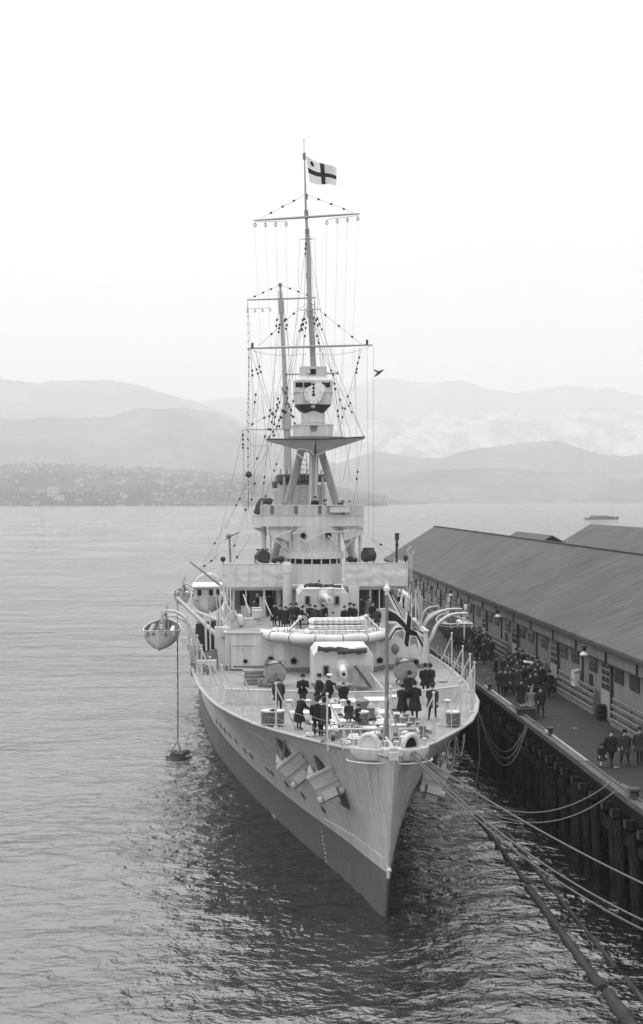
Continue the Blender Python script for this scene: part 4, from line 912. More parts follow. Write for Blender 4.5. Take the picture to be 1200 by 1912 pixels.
# ---- tripod foremast
UM = 44.0
fm = MB().tube([P(583, 1060, UM), P(586, 850, UM), P(586, 805, UM)], [.37, .36, .34], 20).build('foremast', 'mast', ship)
def mpart(name, b, mt='mast', par=fm, **k): return b.build(name, mt, par, **k)
mpart('tripod_leg', MB().tube([P(511, 1045, 49), P(537, 940, 47.5), P(559, 852, 46), P(571, 812, 45)], [.33, .32, .30, .3], 18), smooth=True)
mpart('tripod_leg', MB().tube([P(660, 1045, 49), P(627, 937, 47.5), P(602, 852, 46), P(590, 812, 45)], [.33, .32, .30, .3], 18))
mpart('topmast', MB().tube([P(586, 740, UM), P(585, 690, UM), P(579, 575, UM)], [.24, .23, .19], 14))
mpart('topmast', MB().tube([P(578.5, 590, UM), P(575.5, 470, UM), P(573, 425, UM)], [.16, .14, .11], 12)); mpart('mast_cap', MB().tube([P(578.5, 592, UM), P(578.2, 580, UM)], .25, 12).tube([P(575.7, 520, UM), P(575.4, 510, UM)], .19, 10))
mpart('topgallant_mast', MB().tube([P(573.2, 432, UM), P(571, 400, UM), P(568, 285, UM)], [.11, .1, .05], 10))
mpart('truck', MB().tube([P(568, 298, UM), P(567.6, 286, UM)], .12, 8).tube([P(567.6, 286, UM), P(567, 262, UM)], .02, 6).ball(P(567, 262, UM), .06, 8), 'midmetal')
mpart('wire_bracket', MB().tube([P(571.6, 372, UM), P(571.4, 362, UM)], .13, 8).tube([P(573.5, 437, UM), P(573.2, 428, UM)], .17, 8).tube([P(572, 408, UM), P(571.5, 393, UM)], .16, 8), 'midmetal')
for nm, a_, c_, r_ in (('yard', (474, 411.5), (671.5, 399), .085), ('yard', (461.5, 650.5), (695, 644), .085), ('crosstree', (558, 446.5), (589, 446), .03), ('crosstree', (558, 579), (601, 577), .035), ('crosstree', (532, 699), (560, 698.5), .06), ('crosstree', (600, 697.5), (631, 696.5), .06)):
    a_, c_ = P(*a_, UM - .35), P(*c_, UM - .35); mpart(nm, MB().tube([a_, a_.lerp(c_, .2), a_.lerp(c_, .5), a_.lerp(c_, .8), c_], [r_ * .65, r_ * .95, r_ * 1.15, r_ * .95, r_ * .65], 10))
for x, y in ((534, 699), (630, 696.5)): mpart('sight_head', MB().tube([P(x - 1.5, y, UM - .4), P(x + 1.5, y, UM - .4)], .12, 8), 'midmetal')
# ladder up the mast
def ladder(pts, w_=.32, name='ladder', par=fm, mt='midmetal'):
    b = MB()
    for a_, c_ in zip(pts, pts[1:]):
        n = max(2, int((c_ - a_).length / .35))
        for s_ in (-1, 1): b.tube([a_ + Vector((s_ * w_ / 2, 0, 0)), c_ + Vector((s_ * w_ / 2, 0, 0))], .022, 4)
        for i in range(n): p = a_.lerp(c_, i / n); b.tube([p - Vector((w_ / 2, 0, 0)), p + Vector((w_ / 2, 0, 0))], .018, 4)
    return b.build(name, mt, par)
ladder([P(585, 690, UM - .5), P(583, 560, UM - .3)], .3); ladder([P(565, 1040, UM + .5), P(565, 850, UM + .5)], .6)
b = MB()
for i in range(48):
    y = 440 + i * 2.6; x = 575 + (y - 470) * .028; p = P(x, y, UM); b.tube([p - Vector((.24, .1, 0)), p + Vector((.24, -.1, 0))], .022, 4)
mpart('mast_step', b, 'midmetal')
# signal hoist spreaders and blocks under the yards
def hoist(x0, y0, x1, y1, u, par, n=4, drop=7):
    a_, c_ = P(x0, y0, u), P(x1, y1, u); b = MB().tube([a_, c_], .02, 5)
    for i in range(n):
        p = a_.lerp(c_, i / (n - 1)); q = [p + Vector((.11 * math.cos(g), 0, -.24 + .14 * math.sin(g))) for g in [2 * math.pi * j / 10 for j in range(11)]]
        b.tube(q, .022, 4, cap=False).tube([p, p - Vector((0, 0, .42))], .025, 4)
    b.build('signal_block', 'midmetal', par)
hoist(476, 414.5, 534, 413, UM - .5, fm); hoist(610, 410, 668, 402.5, UM - .5, fm)
for x, y in ((471, 650), (685, 644)): mpart('yard_lamp', MB().tube([P(x, y, UM - .4), P(x, y - 7, UM - .4)], .09, 6).ball(P(x, y - 8, UM - .4), .1, 6), 'dark')
# rigging with insulators: each line a part of its mast
def stay(pts, beads=(), par=fm, r=.012, br=.08, mt='wire', nm='stay', sag=0):
    b = MB(); q = []
    for a_, c_ in zip(pts, pts[1:]):
        n = 6 if sag else 1
        for k in range(n): t_ = k / n; q.append(a_.lerp(c_, t_) - Vector((0, 0, sag * 4 * t_ * (1 - t_))))
    q.append(pts[-1]); b.tube(q, r, 4)
    L_ = [(c_ - a_).length for a_, c_ in zip(pts, pts[1:])]; T_ = sum(L_)
    for f_ in beads:
        s_ = f_ * T_
        for l_, a_, c_ in zip(L_, pts, pts[1:]):
            if s_ <= l_:
                p = a_.lerp(c_, s_ / l_); t_ = f_ if sag else 0; p = p - Vector((0, 0, sag * 4 * t_ * (1 - t_))) if sag else p; d_ = (c_ - a_).normalized()
                b.tube([p - d_ * br * 1.3, p - d_ * br * .6, p + d_ * br * .6, p + d_ * br * 1.3], [br * .4, br, br, br * .4], 7, 1); break
            s_ -= l_
    return b.build(nm, [mt, 'black'], par)
P4 = lambda l_, u: [P(x, y, u) for x, y in l_]
V = stay
V(P4([(571, 363), (484, 409)], UM), (.26, .5, .75)); V(P4([(571, 363), (665, 399)], UM), (.25, .5, .75))
V(P4([(576, 563), (548, 586), (480, 648)], UM), (.28, .72)); V(P4([(578, 563), (601, 583), (677, 645)], UM), (.3, .55, .8))
V(P4([(462, 652), (490, 660), (530, 664.5), (572, 661)], UM)); V(P4([(588, 661), (622, 663), (662, 657), (695, 646)], UM))
V(P4([(471, 412), (520, 410), (571, 407)], UM)); V(P4([(600, 692), (604, 655), (589, 632)], UM))
# shrouds: crosstree clusters down to platform, bridge and deck
for x0, y0, x1, y1, bd, u1 in (
    (571, 430, 558, 1045, (.04, .055, .07), 47), (574, 430, 600, 690, (.06, .09, .12), UM + 1), (575, 446, 640, 820, (.02,), UM), (572, 446, 528, 800, (.03, .05), UM),
    (574, 565, 503, 817, (.13, .17, .21, .74, .78), UM), (575, 565, 520, 820, (.12, .16, .2, .7, .74, .8), UM), (580, 565, 656, 817, (.13, .17, .72, .78), UM), (581, 565, 678, 815, (.12, .16, .2, .7, .75), UM),
    (573, 568, 512, 820, (.15, .18, .62, .66, .86), UM), (579, 568, 640, 820, (.1, .14, .6, .66), UM), (577, 565, 606, 690, (.25, .32, .5, .6), UM), (575, 565, 563, 690, (.3, .38, .5), UM),
    (583, 690, 628, 818, (), UM), (467, 652, 500, 760, (.35, .42), UM), (475, 652, 520, 815, (.2, .26), UM), (672, 648, 660, 730, (.5, .58), UM), (676, 648, 630, 812, (.12, .18, .7, .8), UM), (617, 648, 636, 818, (.4, .46, .7, .76), UM),
    (597, 650, 680, 816, (.25, .3, .65, .72), UM), (550, 745, 502, 818, (.2, .35), UM), (676, 816, 652, 1000, (.35, .42), UM + 2), (500, 820, 487, 960, (.5, .58), UM + 2), (656, 818, 640, 900, (), UM), (510, 822, 430, 1040, (.5, .9), 47), (528, 830, 488, 950, (.3, .4, .8), 47), (510, 820, 375, 1060, (.45, .5, .8), 50)):
    V([P(x0, y0, UM), P(x1, y1, u1)], bd, r=.012, br=.075)
for x, y0, y1 in ((475, 420, 655), (495, 420, 900), (514, 418, 970), (533, 418, 560), (610, 415, 700), (630, 412, 930), (649, 410, 650), (668, 408, 740)): V([P(x, y0, UM), P(x + (583 - x) * .25, y1 if y1 > 800 else 960, UM + 1)], (), r=.006, nm='halyard')
for x, y0, x1, y1 in ((697, 647, 697, 1012), (464, 652, 470, 962), (468, 652, 478, 1000), (559, 448, 545, 940), (587, 448, 610, 940), (606, 690, 605, 940), (592, 690, 600, 960), (662, 650, 668, 940), (685, 648, 688, 1000), (620, 650, 655, 900), (640, 652, 620, 930), (478, 655, 512, 935), (486, 655, 470, 960), (452, 803, 463, 1000)): V([P(x, y0, UM), P(x1, y1, UM)], (), r=.009, nm='halyard')
V(P4([(462, 560), (464, 700), (463, 960)], 60), [i / 26 for i in range(1, 26)], r=.012, br=.05, nm='aerial_wire'); V(P4([(466, 652), (461, 790), (464, 955)], UM), [i / 18 for i in range(1, 18)], r=.01, br=.045, nm='aerial_wire')
V([P(640, 1190, 27.2), P(662, 1221, 24), P(716, 1286, 17)], (), r=.035, mt='lightpaint', nm='awning_line')
V([P(595, 1082, 40), P(599, 1150, 29)], (.05,), r=.012, nm='halyard'); V([P(621, 1046, 40), P(622, 1150, 29)], (.95,), r=.014, nm='halyard'); V([P(537, 1182, 28.3), P(535, 1165, 29)], (), r=.02, nm='halyard')
V([P(468, 1000, 42), P(430, 1060, 41), P(398, 1100, 41)], (.4,), r=.014); V([P(697, 1010, 42), P(722, 1042, 41)], (), r=.014); V([P(690, 1005, 42), P(760, 1045, 41)], (.3,), r=.012)
# starfish outriggers
def arm(tip, root_px, s_):
    t_ = P(*tip, UM - .6); c_ = P(588, 822, UM - .9); zb_ = P(588, root_px, UM).z
    b = MB().hull8([(t_.x, t_.y - .2, t_.z), (t_.x, t_.y + .35, t_.z), (t_.x, t_.y + .35, t_.z - .1), (t_.x, t_.y - .2, t_.z - .16)], [(c_.x, c_.y - 1.0, c_.z), (c_.x, c_.y + 1.6, c_.z), (c_.x + s_ * .12, c_.y + 1.0, zb_), (c_.x + s_ * .12, c_.y - .1, zb_)])
    mpart('starfish_arm', b, 'mast', smooth=False); mpart('arm_flange', MB().beam((t_.x, t_.y - .24, t_.z - .0), (c_.x, c_.y - 1.06, c_.z + .0), .08, .09), 'dark', smooth=False)
arm((497, 820), 848, -1); arm((680, 816), 849, 1)
mpart('top_floor', MB().prism([(P(535, 820, UM).x, UM - 1.2), (P(588, 820, UM).x, UM - 2.0), (P(640, 820, UM).x, UM - 1.2), (P(640, 820, UM).x, UM + 2), (P(535, 820, UM).x, UM + 2)], P(588, 821, UM).z, P(588, 818, UM).z + .06), 'midmetal', smooth=False)
for pts in ([(586, 850), (578, 840), (556, 838), (553, 846), (572, 862), (576, 872)], [(590, 850), (598, 848), (612, 838), (598, 836)], [(574, 822), (577, 838), (570, 848)]): mpart('pipe', MB().tube([P(x, y, UM - 1.1) for x, y in pts], .06, 6), 'paint')
for x in (581, 590.5): mpart('pipe', MB().tube([P(x, 850, UM - .45), P(x - 2, 1000, UM - .45)], .05, 6), 'lightpaint')
# control top
c0 = P(584, 780, UM); cxm = c0.x
top_ = link('control_top', None, ship)
def ngon(hw, n=16, sq=.9, ph=0): return [(cxm + hw * math.cos(q), UM - hw * sq * math.sin(q)) for q in [2 * math.pi * (j + .5) / n + ph for j in range(n)]]
def ring(name, hw0, hw1, y0, y1, mt='paint', n=24):
    z0, z1 = P(584, y0, UM).z, P(584, y1, UM).z; a_, c_ = ngon(hw0, n), ngon(hw1, n)
    b = MB().grid([[(x, y, z0) for x, y in a_ + a_[:1]], [(x, y, z1) for x, y in c_ + c_[:1]]]); b.add([(x, y, z0) for x, y in a_], [tuple(range(n))]); b.add([(x, y, z1) for x, y in c_], [tuple(range(n))])
    return b.build(name, mt, top_, ang=30)
def octo(name, w0, w1, y0, y1, mt='paint', dp=.9, ch=.22):
    z0, z1 = P(584, y0, UM).z, P(584, y1, UM).z
    f = lambda h: [(cxm - h, UM - h * dp + h * ch * 1.6), (cxm - h + h * ch, UM - h * dp), (cxm + h - h * ch, UM - h * dp), (cxm + h, UM - h * dp + h * ch * 1.6), (cxm + h, UM + h * dp), (cxm - h, UM + h * dp)]
    a_, c_ = f(w0), f(w1); b = MB().add([(x, y, z0) for x, y in a_] + [(x, y, z1) for x, y in c_], [tuple(range(6)), tuple(range(6, 12))] + [(i, (i + 1) % 6, 6 + (i + 1) % 6, 6 + i) for i in range(6)])
    return b.build(name, mt, top_, smooth=False)
octo('director_tower', 1.46, 1.52, 820, 795, ch=.3); octo('parapet_rim', 1.56, 1.56, 796, 793.5, 'lightpaint', ch=.3); ring('parapet_band', 1.5, 1.5, 808, 807, 'lightpaint')
ring('turntable', .92, .93, 796, 767); ring('turntable_band', .97, .97, 790, 788, 'lightpaint')
octo('top_underside', .8, 1.35, 772, 757, 'dark')
for k in range(-3, 4): MB().hull8([(cxm + k * .32 - .04, UM - 1.1, P(584, 757, UM).z), (cxm + k * .32 + .04, UM - 1.1, P(584, 757, UM).z), (cxm + k * .24 + .04, UM - .7, P(584, 770, UM).z), (cxm + k * .24 - .04, UM - .7, P(584, 770, UM).z)], [(cxm + k * .32 - .04, UM - .6, P(584, 757, UM).z), (cxm + k * .32 + .04, UM - .6, P(584, 757, UM).z), (cxm + k * .24 + .04, UM - .5, P(584, 770, UM).z), (cxm + k * .24 - .04, UM - .5, P(584, 770, UM).z)]).build('knee', 'midmetal', top_, smooth=False)
octo('top_wall', 1.36, 1.43, 757, 734); octo('wall_band', 1.48, 1.48, 735, 733, 'lightpaint'); octo('top_wall', 1.43, 1.46, 733, 713); octo('top_roof', 1.48, 1.02, 713, 705)
octo('upper_house', .97, .98, 705, 687, ch=.15); octo('roof_rim', 1.0, 1.0, 688, 686.5, 'lightpaint', ch=.15)
fy = UM - 1.46 * .9 - .02
for x0, x1 in ((551.5, 565), (567.5, 581), (601, 607.5), (608.5, 616)):
    a_, c_ = P(x0, 723, fy), P(x1, 714, fy); MB().box(((a_.x + c_.x) / 2, fy, (a_.z + c_.z) / 2), (c_.x - a_.x, .05, c_.z - a_.z)).build('window', 'black', top_, smooth=False)
a_, c_ = P(577.5, 699, fy + .45), P(589.5, 689, fy + .45); MB().box(((a_.x + c_.x) / 2, fy + .45, (a_.z + c_.z) / 2), (c_.x - a_.x, .1, c_.z - a_.z)).build('window', 'black', top_, smooth=False)
MB().box(P(575.5, 694, fy + .4), (.3, .1, .25)).build('instrument', 'lightpaint', top_, smooth=False)
MB().box(P(585.5, 799, fy), (.45, .2, .42)).box(P(585.5, 795, fy - .1), (.6, .3, .08)).build('hatch', 'midmetal', top_, smooth=False)
# range clock
def dial(px, py, u, r_, nm, nums=True):
    c = P(px, py, u); ck = link(nm, None, ship); ck.location = c; m_ = Matrix.Rotation(R(90), 3, 'X')
    MB().lathe([(.001, -.05), (r_, -.05), (r_ + .02, 0), (r_, .04), (.001, .04)], (0, 0, 0), 32, 0, m_).build('dial', 'white', ck, ang=40)
    if nums:
        for k in range(1, 13):
            q = R(90 - 30 * k); cu = bpy.data.curves.new('numeral', 'FONT'); cu.body = str(k % 10 if k != 12 else 0) if k < 11 else ''; cu.size = .2; cu.align_x = 'CENTER'; cu.align_y = 'CENTER'; cu.extrude = .004
            if k > 10: continue
            q = R(90 - 36 * k); cu.materials.append(M['dark']); o_ = bpy.data.objects.new('n', cu); C.objects.link(o_); bpy.context.view_layer.update()
            o = link('numeral', bpy.data.meshes.new_from_object(o_.evaluated_get(bpy.context.evaluated_depsgraph_get())), ck); bpy.data.objects.remove(o_)
            o.location = (r_ * .78 * math.cos(q), -.05, r_ * .78 * math.sin(q)); o.rotation_euler = (R(90), 0, 0)
        b = MB().lathe([(.001, 0), (.12, 0), (.12, .03), (.001, .03)], (0, -.045, 0), 14, 0, m_).box((0, -.06, .3), (.05, .02, .62)).lathe([(.001, 0), (.085, 0), (.085, .03), (.001, .03)], (0, -.045, .24), 12, 0, m_).lathe([(.001, 0), (.1, 0), (.1, .03), (.001, .03)], (0, -.045, .52), 12, 0, m_).lathe([(.001, 0), (.1, 0), (.1, .03), (.001, .03)], (0, -.045, .78), 12, 0, m_)
        b.build('hand', 'black', ck, ang=40)
    return ck
dial(597, 726.5, fy - .06, .42, 'bearing_disc', False); dial(585, 737, fy - .2, .68, 'range_clock')
MB().tube([P(585, 752, fy - .2), P(585, 762, fy)], .05, 6).box(P(584, 759, fy), (.35, .1, .1)).build('clock_bracket', 'lightpaint', ship)

# ---- mainmast
UB = 80.0
mm = MB().tube([P(541, 1000, UB), P(537, 850, UB), P(535.5, 795, UB)], [.42, .4, .36], 14).build('mainmast', 'mast', ship)
mq = lambda nm, b, mt='mast': b.build(nm, mt, mm)
mq('topmast', MB().tube([P(535.5, 800, UB), P(531, 690, UB), P(525, 578, UB)], [.3, .2, .15], 12).tube([P(525, 580, UB), P(523, 532, UB)], [.14, .11], 8)); mq('truck', MB().tube([P(523, 535, UB), P(522.9, 529, UB)], .2, 8), 'midmetal')
mq('mast_cap', MB().tube([P(535.6, 802, UB), P(534.5, 770, UB)], [.5, .42], 10).tube([P(532, 730, UB), P(531.5, 722, UB)], .38, 8).tube([P(525.3, 585, UB), P(524.5, 562, UB)], .3, 8), 'mast')
for a_, c_, r_ in (((461, 560), (590, 556), .1), ((535, 801), (452, 802.5), .06), ((536, 796), (560, 799), .05)):
    a_, c_ = P(*a_, UB), P(*c_, UB); mq('yard', MB().tube([a_, a_.lerp(c_, .5), c_], [r_ * .7, r_, r_ * .7], 8))
b = MB()
for i in range(70):
    y = 545 + i * 3.3; x = 523 + (y - 532) * .047; p = P(x, y, UB); b.tube([p - Vector((.3, .1, 0)), p + Vector((.3, -.1, 0))], .03, 4)
mq('mast_step', b, 'midmetal'); hoist(462, 577, 504, 574.5, UB - .3, mm)
W4 = lambda l_: [P(x, y, UB) for x, y in l_]
V(W4([(523, 532), (461, 560)]), (.28, .52, .77), mm, br=.1); V(W4([(523, 532), (590, 557)]), (.27, .5, .75), mm, br=.1)
for l_, bd in (([(525, 568), (516, 600), (508, 800)], (.13, .18)), ([(526, 568), (535, 600), (545, 790)], (.13, .18)), ([(525, 575), (500, 800)], (.14, .17, .2, .85, .9)), ([(528, 575), (556, 770)], (.12, .2, .85)), ([(535, 745), (505, 830)], (.12, .25, .4, .6, .8)), ([(534, 740), (516, 820)], (.1, .2, .35, .5, .7)), ([(536, 745), (556, 810)], (.15, .3, .5, .7)),
                ([(530, 760), (456, 800)], (.3, .5, .8)), ([(452, 802), (470, 832), (500, 833)], ()), ([(536, 772), (555, 782)], (.3, .6)), ([(533, 720), (478, 860), (420, 990)], (.3, .5)), ([(528, 690), (460, 940)], (.5,)), ([(453, 805), (455, 960)], (.05, .1, .16, .2)), ([(453, 805), (398, 1060)], ()), ([(512, 760), (500, 830)], (.2, .4, .6, .8)), ([(520, 735), (506, 830)], (.1, .22, .34, .46, .6, .75)), ([(549, 740), (530, 830)], (.1, .3, .5, .7)), ([(556, 780), (548, 830)], (.3, .6)), ([(500, 835), (430, 1030)], (.35, .6)), ([(462, 560), (476, 780)], (.6, .64)), ([(478, 730), (470, 800)], (.1, .3))):
    V(W4(l_), bd, mm, r=.014, br=.11)
b_ = MB().ball((0, 0, 0), .3, 12); tb_ = tag(b_.build('anchor_ball', 'dark'), 'black signal ball hoisted on a line beside the mainmast', 'signal ball'); tb_.location = MS @ P(464, 886, 60)
# ---- funnels
def funnel(u, cxp, hw, zt, par=ship):
    cx_ = P(cxp, 900, u).x; prof = [(hw - .12, 9.6), (hw - .12, zt - .9)]
    f = MB().lathe(prof, (cx_, u, 0), 28, 0, None, 1, 1.35).build('funnel', 'mast', ship)
    MB().lathe([(hw - .1, zt - .62), (hw, zt - .55), (hw + .06, zt - .1), (hw, zt), (hw - .3, zt + .02), (hw - .35, zt - .6), (.001, zt - .6)], (cx_, u, 0), 28, 0, None, 1, 1.35).build('funnel_cap', 'dark', f, ang=40)
    b = MB()
    for k in range(-3, 4):
        x = k * hw / 3.6; yy = math.sqrt(max(0, 1 - (x / hw) ** 2)) * hw * 1.35
        b.tube([(cx_ + x, u - yy, zt), (cx_ + x, u - yy * .4, zt + .45), (cx_ + x, u + yy * .4, zt + .45), (cx_ + x, u + yy, zt)], .04, 5)
    b.build('funnel_grating', 'midmetal', f)
    for k in (-1, 1): MB().tube([(cx_ + k * (hw * .75), u - hw * 1.0, 9.6), (cx_ + k * (hw * .75), u - hw * 1.0, zt - .2)], .12, 8).build('steam_pipe', 'mast', f)
    return f
funnel(55, 563, 2.15, 20.35); funnel(64.5, 548, 2.0, 19.9)

# ---- davits
def davit(pts, u, r_=.14):
    q = [P(x, y, u) for x, y in pts]; q = [Vector((q[0].x, q[0].y, zd(u) - .1))] + q
    sm = []
    for i in range(len(q) - 1):
        p0, p1, p2, p3 = q[max(0, i - 1)], q[i], q[i + 1], q[min(len(q) - 1, i + 2)]
        for k in range(4):
            t_ = k / 4; sm.append(.5 * ((2 * p1) + (p2 - p0) * t_ + (2 * p0 - 5 * p1 + 4 * p2 - p3) * t_ * t_ + (3 * p1 - p0 - 3 * p2 + p3) * t_ ** 3))
    sm.append(q[-1]); n = len(sm)
    d = MB().tube(sm, [r_ * (1.15 - .65 * abs(i / n - .35) / .65) for i in range(n)], 10).build('boat_davit', 'paint', ship, ang=80)
    MB().ball(sm[-1] - Vector((0, 0, .25)), .13, 8).tube([sm[-1], sm[-1] - Vector((0, 0, .5))], .03, 4).build('block', 'midmetal', d)
    return sm[-1]
davit([(366, 1210), (359, 1180), (349, 1158), (330, 1143), (309, 1140)], 31.5, .125); davit([(372, 1195), (358, 1170), (342, 1158), (326, 1150), (311, 1150)], 37, .11)
davit([(375, 1130), (368, 1110), (358, 1095), (343, 1089)], 68, .11); davit([(372, 1125), (365, 1108), (352, 1097), (342, 1095)], 74, .11)
davit([(799, 1205), (807, 1187), (816, 1167), (833, 1152), (850, 1146), (873, 1145)], 33, .13); davit([(790, 1180), (797, 1160), (810, 1148), (828, 1140), (845, 1137), (862, 1137)], 40, .12); davit([(790, 1170), (799, 1152), (808, 1145), (823, 1139)], 48, .11); davit([(786, 1160), (793, 1141), (803, 1134), (818, 1132)], 54, .1)
# booms and spars
MB().tube([P(331, 1117, 36), P(405, 1187, 31)], [.12, .17], 10).build('lower_boom', 'mast', ship); MB().tube([P(366, 1142, 40), P(410, 1160, 34)], [.12, .14], 8).build('spare_spar', 'mast', ship)
MB().tube([P(355, 1049, 44), P(420, 1100, 42)], [.07, .1], 8).build('crane_jib', 'midmetal', ship); V([P(372, 1064, 43.5), P(404, 1040, 43)], (.3, .7), ship)
# side clutter: lockers, gap shade and netting by the break
MB().hull8([P(365, 1217, 33), P(402, 1217, 33), P(402, 1160, 33), P(365, 1165, 33)], [P(365, 1217, 36), P(402, 1217, 36), P(402, 1160, 36), P(365, 1165, 36)]).build('gap_shade', 'dark', ship, smooth=False)  # dark block painted in for the shade of an open gap
for px, py, d, u in ((413, 1190, (.9, .5, 1.4), 31), (398, 1225, (.6, .6, .8), 31), (372, 1230, (.5, .5, 1.1), 31), (421, 1180, (.6, .4, .6), 30.5), (385, 1240, (1.3, .5, .5), 29), (368, 1215, (.7, .6, 1.6), 34)): MB().box(P(px, py, u), d).build('deck_locker', 'paint' if px % 2 else 'midmetal', ship, smooth=False)
for i in range(16):
    c = P(362 + rnd.uniform(0, 30), 1240 + rnd.uniform(-5, 22), 27.5 + rnd.random() * 3); MB().tube([c + Vector((.3 * math.cos(q), .3 * math.sin(q), .05 * math.sin(3 * q + i))) for q in [2 * math.pi * j / 9 for j in range(10)]], .035, 4).build('rope_coil', 'oldrope' if i % 2 else 'rope', ship)
for x in (418, 424, 430, 411): MB().tube([P(x, 1180, 31), P(x, 1092, 33)], .05, 6).build('shelter_stanchion', 'mast', ship)
for a_, c_ in (((418, 1098), (440, 1150)), ((425, 1100), (445, 1165)), ((405, 1110), (420, 1165)), ((400, 1095), (412, 1180)), ((780, 1095), (757, 1180)), ((775, 1100), (786, 1180)), ((766, 1090), (752, 1175)), ((781, 1100), (783, 1182)), ((784, 1105), (788, 1185))): MB().tube([P(*a_, 33), P(*c_, 32)], .045, 6).build('shelter_strut', 'mast', ship)
for px, py in ((434, 1150), (440, 1165), (446, 1158), (772, 1165), (780, 1172), (760, 1170)):
    MB().lathe([(.1, -.4), (.28, -.3), (.33, 0), (.26, .3), (.1, .42)], P(px, py, 32.5), 10).build('covered_gear', 'canvas', ship)
for px in (750, 758, 768, 776): MB().tube([P(px, 1178, 34), P(px, 1110, 36)], .05, 6).build('shelter_stanchion', 'mast', ship)
MB().hull8([P(742, 1100, 47), P(765, 1118, 47), P(765, 1140, 47), P(742, 1150, 47)], [P(742, 1092, 52), P(765, 1110, 52), P(765, 1140, 52), P(742, 1150, 52)]).build('canvas_hood', 'canvas', ship, smooth=False)
MB().lathe([(.001, 0), (.55, 0), (.55, .03), (.001, .03)], (6.7, 26, 7.1), 20).build('deck_hatch', 'dark', ship); MB().lathe([(.001, 0), (.3, 0), (.3, .03), (.001, .03)], (6.3, 23.2, 7.15), 20).build('deck_hatch', 'dark', ship)

# side sponson and boat platform abreast the deckhouse
MB().hull8([P(356, 1262, 31), P(372, 1262, 31), P(378, 1205, 31), P(352, 1205, 31)], [P(362, 1250, 44), P(385, 1250, 44), P(385, 1195, 44), P(358, 1190, 44)]).build('side_sponson', 'mast', ship, smooth=False)
for px, y0, y1, r_ in ((349, 1150, 1215, .06), (354, 1165, 1260, .05), (360, 1180, 1262, .05), (383, 1150, 1215, .07), (391, 1140, 1220, .05), (405, 1140, 1235, .05), (345, 1190, 1205, .2)): MB().tube([P(px, y0, 31), P(px + 2, y1, 31)], r_, 6).build('platform_leg', 'paint', ship)
MB().hull8([P(404, 1190, 30.5), P(420, 1192, 30.5), P(420, 1262, 30.5), P(408, 1250, 30.5)], [P(404, 1190, 31), P(420, 1192, 31), P(420, 1262, 31), P(408, 1250, 31)]).build('screen_door', 'paint', ship, smooth=False)
# ================================================================== BOATS
def boat(c, L, B, H, lb, cat='boat', rz=0, grp='boats hung at the davits', mt='lightpaint', name='ship_boat', cabin=False):
    t = thing(name, lb, cat, MS @ Vector(c), TH_S + rz, grp)
    rows = []; n = 18
    for i in range(n + 1):
        f = i / n; y = (f - .5) * L; w_ = max(.02, (1 - abs(2 * f - 1) ** 2.6)) ** .8 * B / 2; sh = .28 * abs(2 * f - 1) ** 2; kz = .12 * abs(2 * f - 1) ** 4
        row = []
        for k in range(-7, 8):
            a = k / 7; row.append((w_ * math.copysign(abs(math.sin(a * math.pi / 2)) ** .85, a), y, kz + (H + sh - kz) * abs(a) ** 2.1))
        rows.append(row)
    MB().grid(rows).build('hull', mt, t, ang=180)
    inn = [[(x * .93, y * .985, z + .05 if abs(k - 7) < 7 else z) for k, (x, y, z) in enumerate(r_)] for r_ in rows]; MB().grid(inn).build('lining', 'midmetal', t, ang=180)
    for s_ in (0, -1): MB().tube([(r_[s_][0] * 1.02, r_[s_][1], r_[s_][2]) for r_ in rows], .045, 6).tube([(r_[s_][0] * 1.0, r_[s_][1], r_[s_][2] - .18) for r_ in rows], .03, 5).build('gunwale', 'paint', t)
    MB().tube([(0, y, z - .02) for y, z in [(-L / 2, H + .3), (-L / 2, H * .5), (-L / 2 + .15, .1), (0, -.05), (L / 2 - .15, .1), (L / 2, H + .3)]], .05, 6).build('keel', 'paint', t)
    if not cabin:
        for y in (-.28, -.1, .1, .28): MB().box((0, y * L, H * .72), (B * .86, .28, .05)).build('thwart', 'midmetal', t, smooth=False)
        bundle(t, [Vector((-B * .3, -L * .38, H * .95)), Vector((-B * .3, 0, H * .9)), Vector((-B * .28, L * .3, H * .95))], .16, 'grycanvas', 'sail_bundle'); bundle(t, [Vector((B * .3, -L * .36, H * .95)), Vector((B * .28, L * .2, H * .9))], .18, 'canvas', 'cover_bundle')
        bundle(t, [Vector((-B * .2, -L * .45, H * 1.05)), Vector((B * .2, -L * .44, H * 1.02))], .15, 'midmetal', 'fender')
        for y in (-.42, .42):
            bb = MB()
            for dx in (-.3, 0, .3): bb.tube([(dx, y * L, H * .6), (0.2, y * L, H + 1.5)], .025, 4)
            bb.box((0.2, y * L, H + 1.4), (.2, .2, .35)).box((0.1, y * L, H + .5), (.2, .2, .3)); bb.build('falls', 'paint', t, smooth=False)
    return t
def at(px, py, u): return P(px, py, u)
c = at(300, 1213, 34); boat((c.x, 36, c.z + .12), 8.6, 2.5, 1.12, 'white cutter hanging bow on from davits outside the hull')
c = at(338, 1130, 68); boat((c.x, 71, c.z), 6.5, 1.7, 1.0, 'smaller boat hanging farther aft above the boom end')
c = at(850, 1190, 38); boat((c.x - .1, 38, c.z), 7.5, 2.2, 1.1, 'dark cutter slung under the wharf side davits', mt='dark')
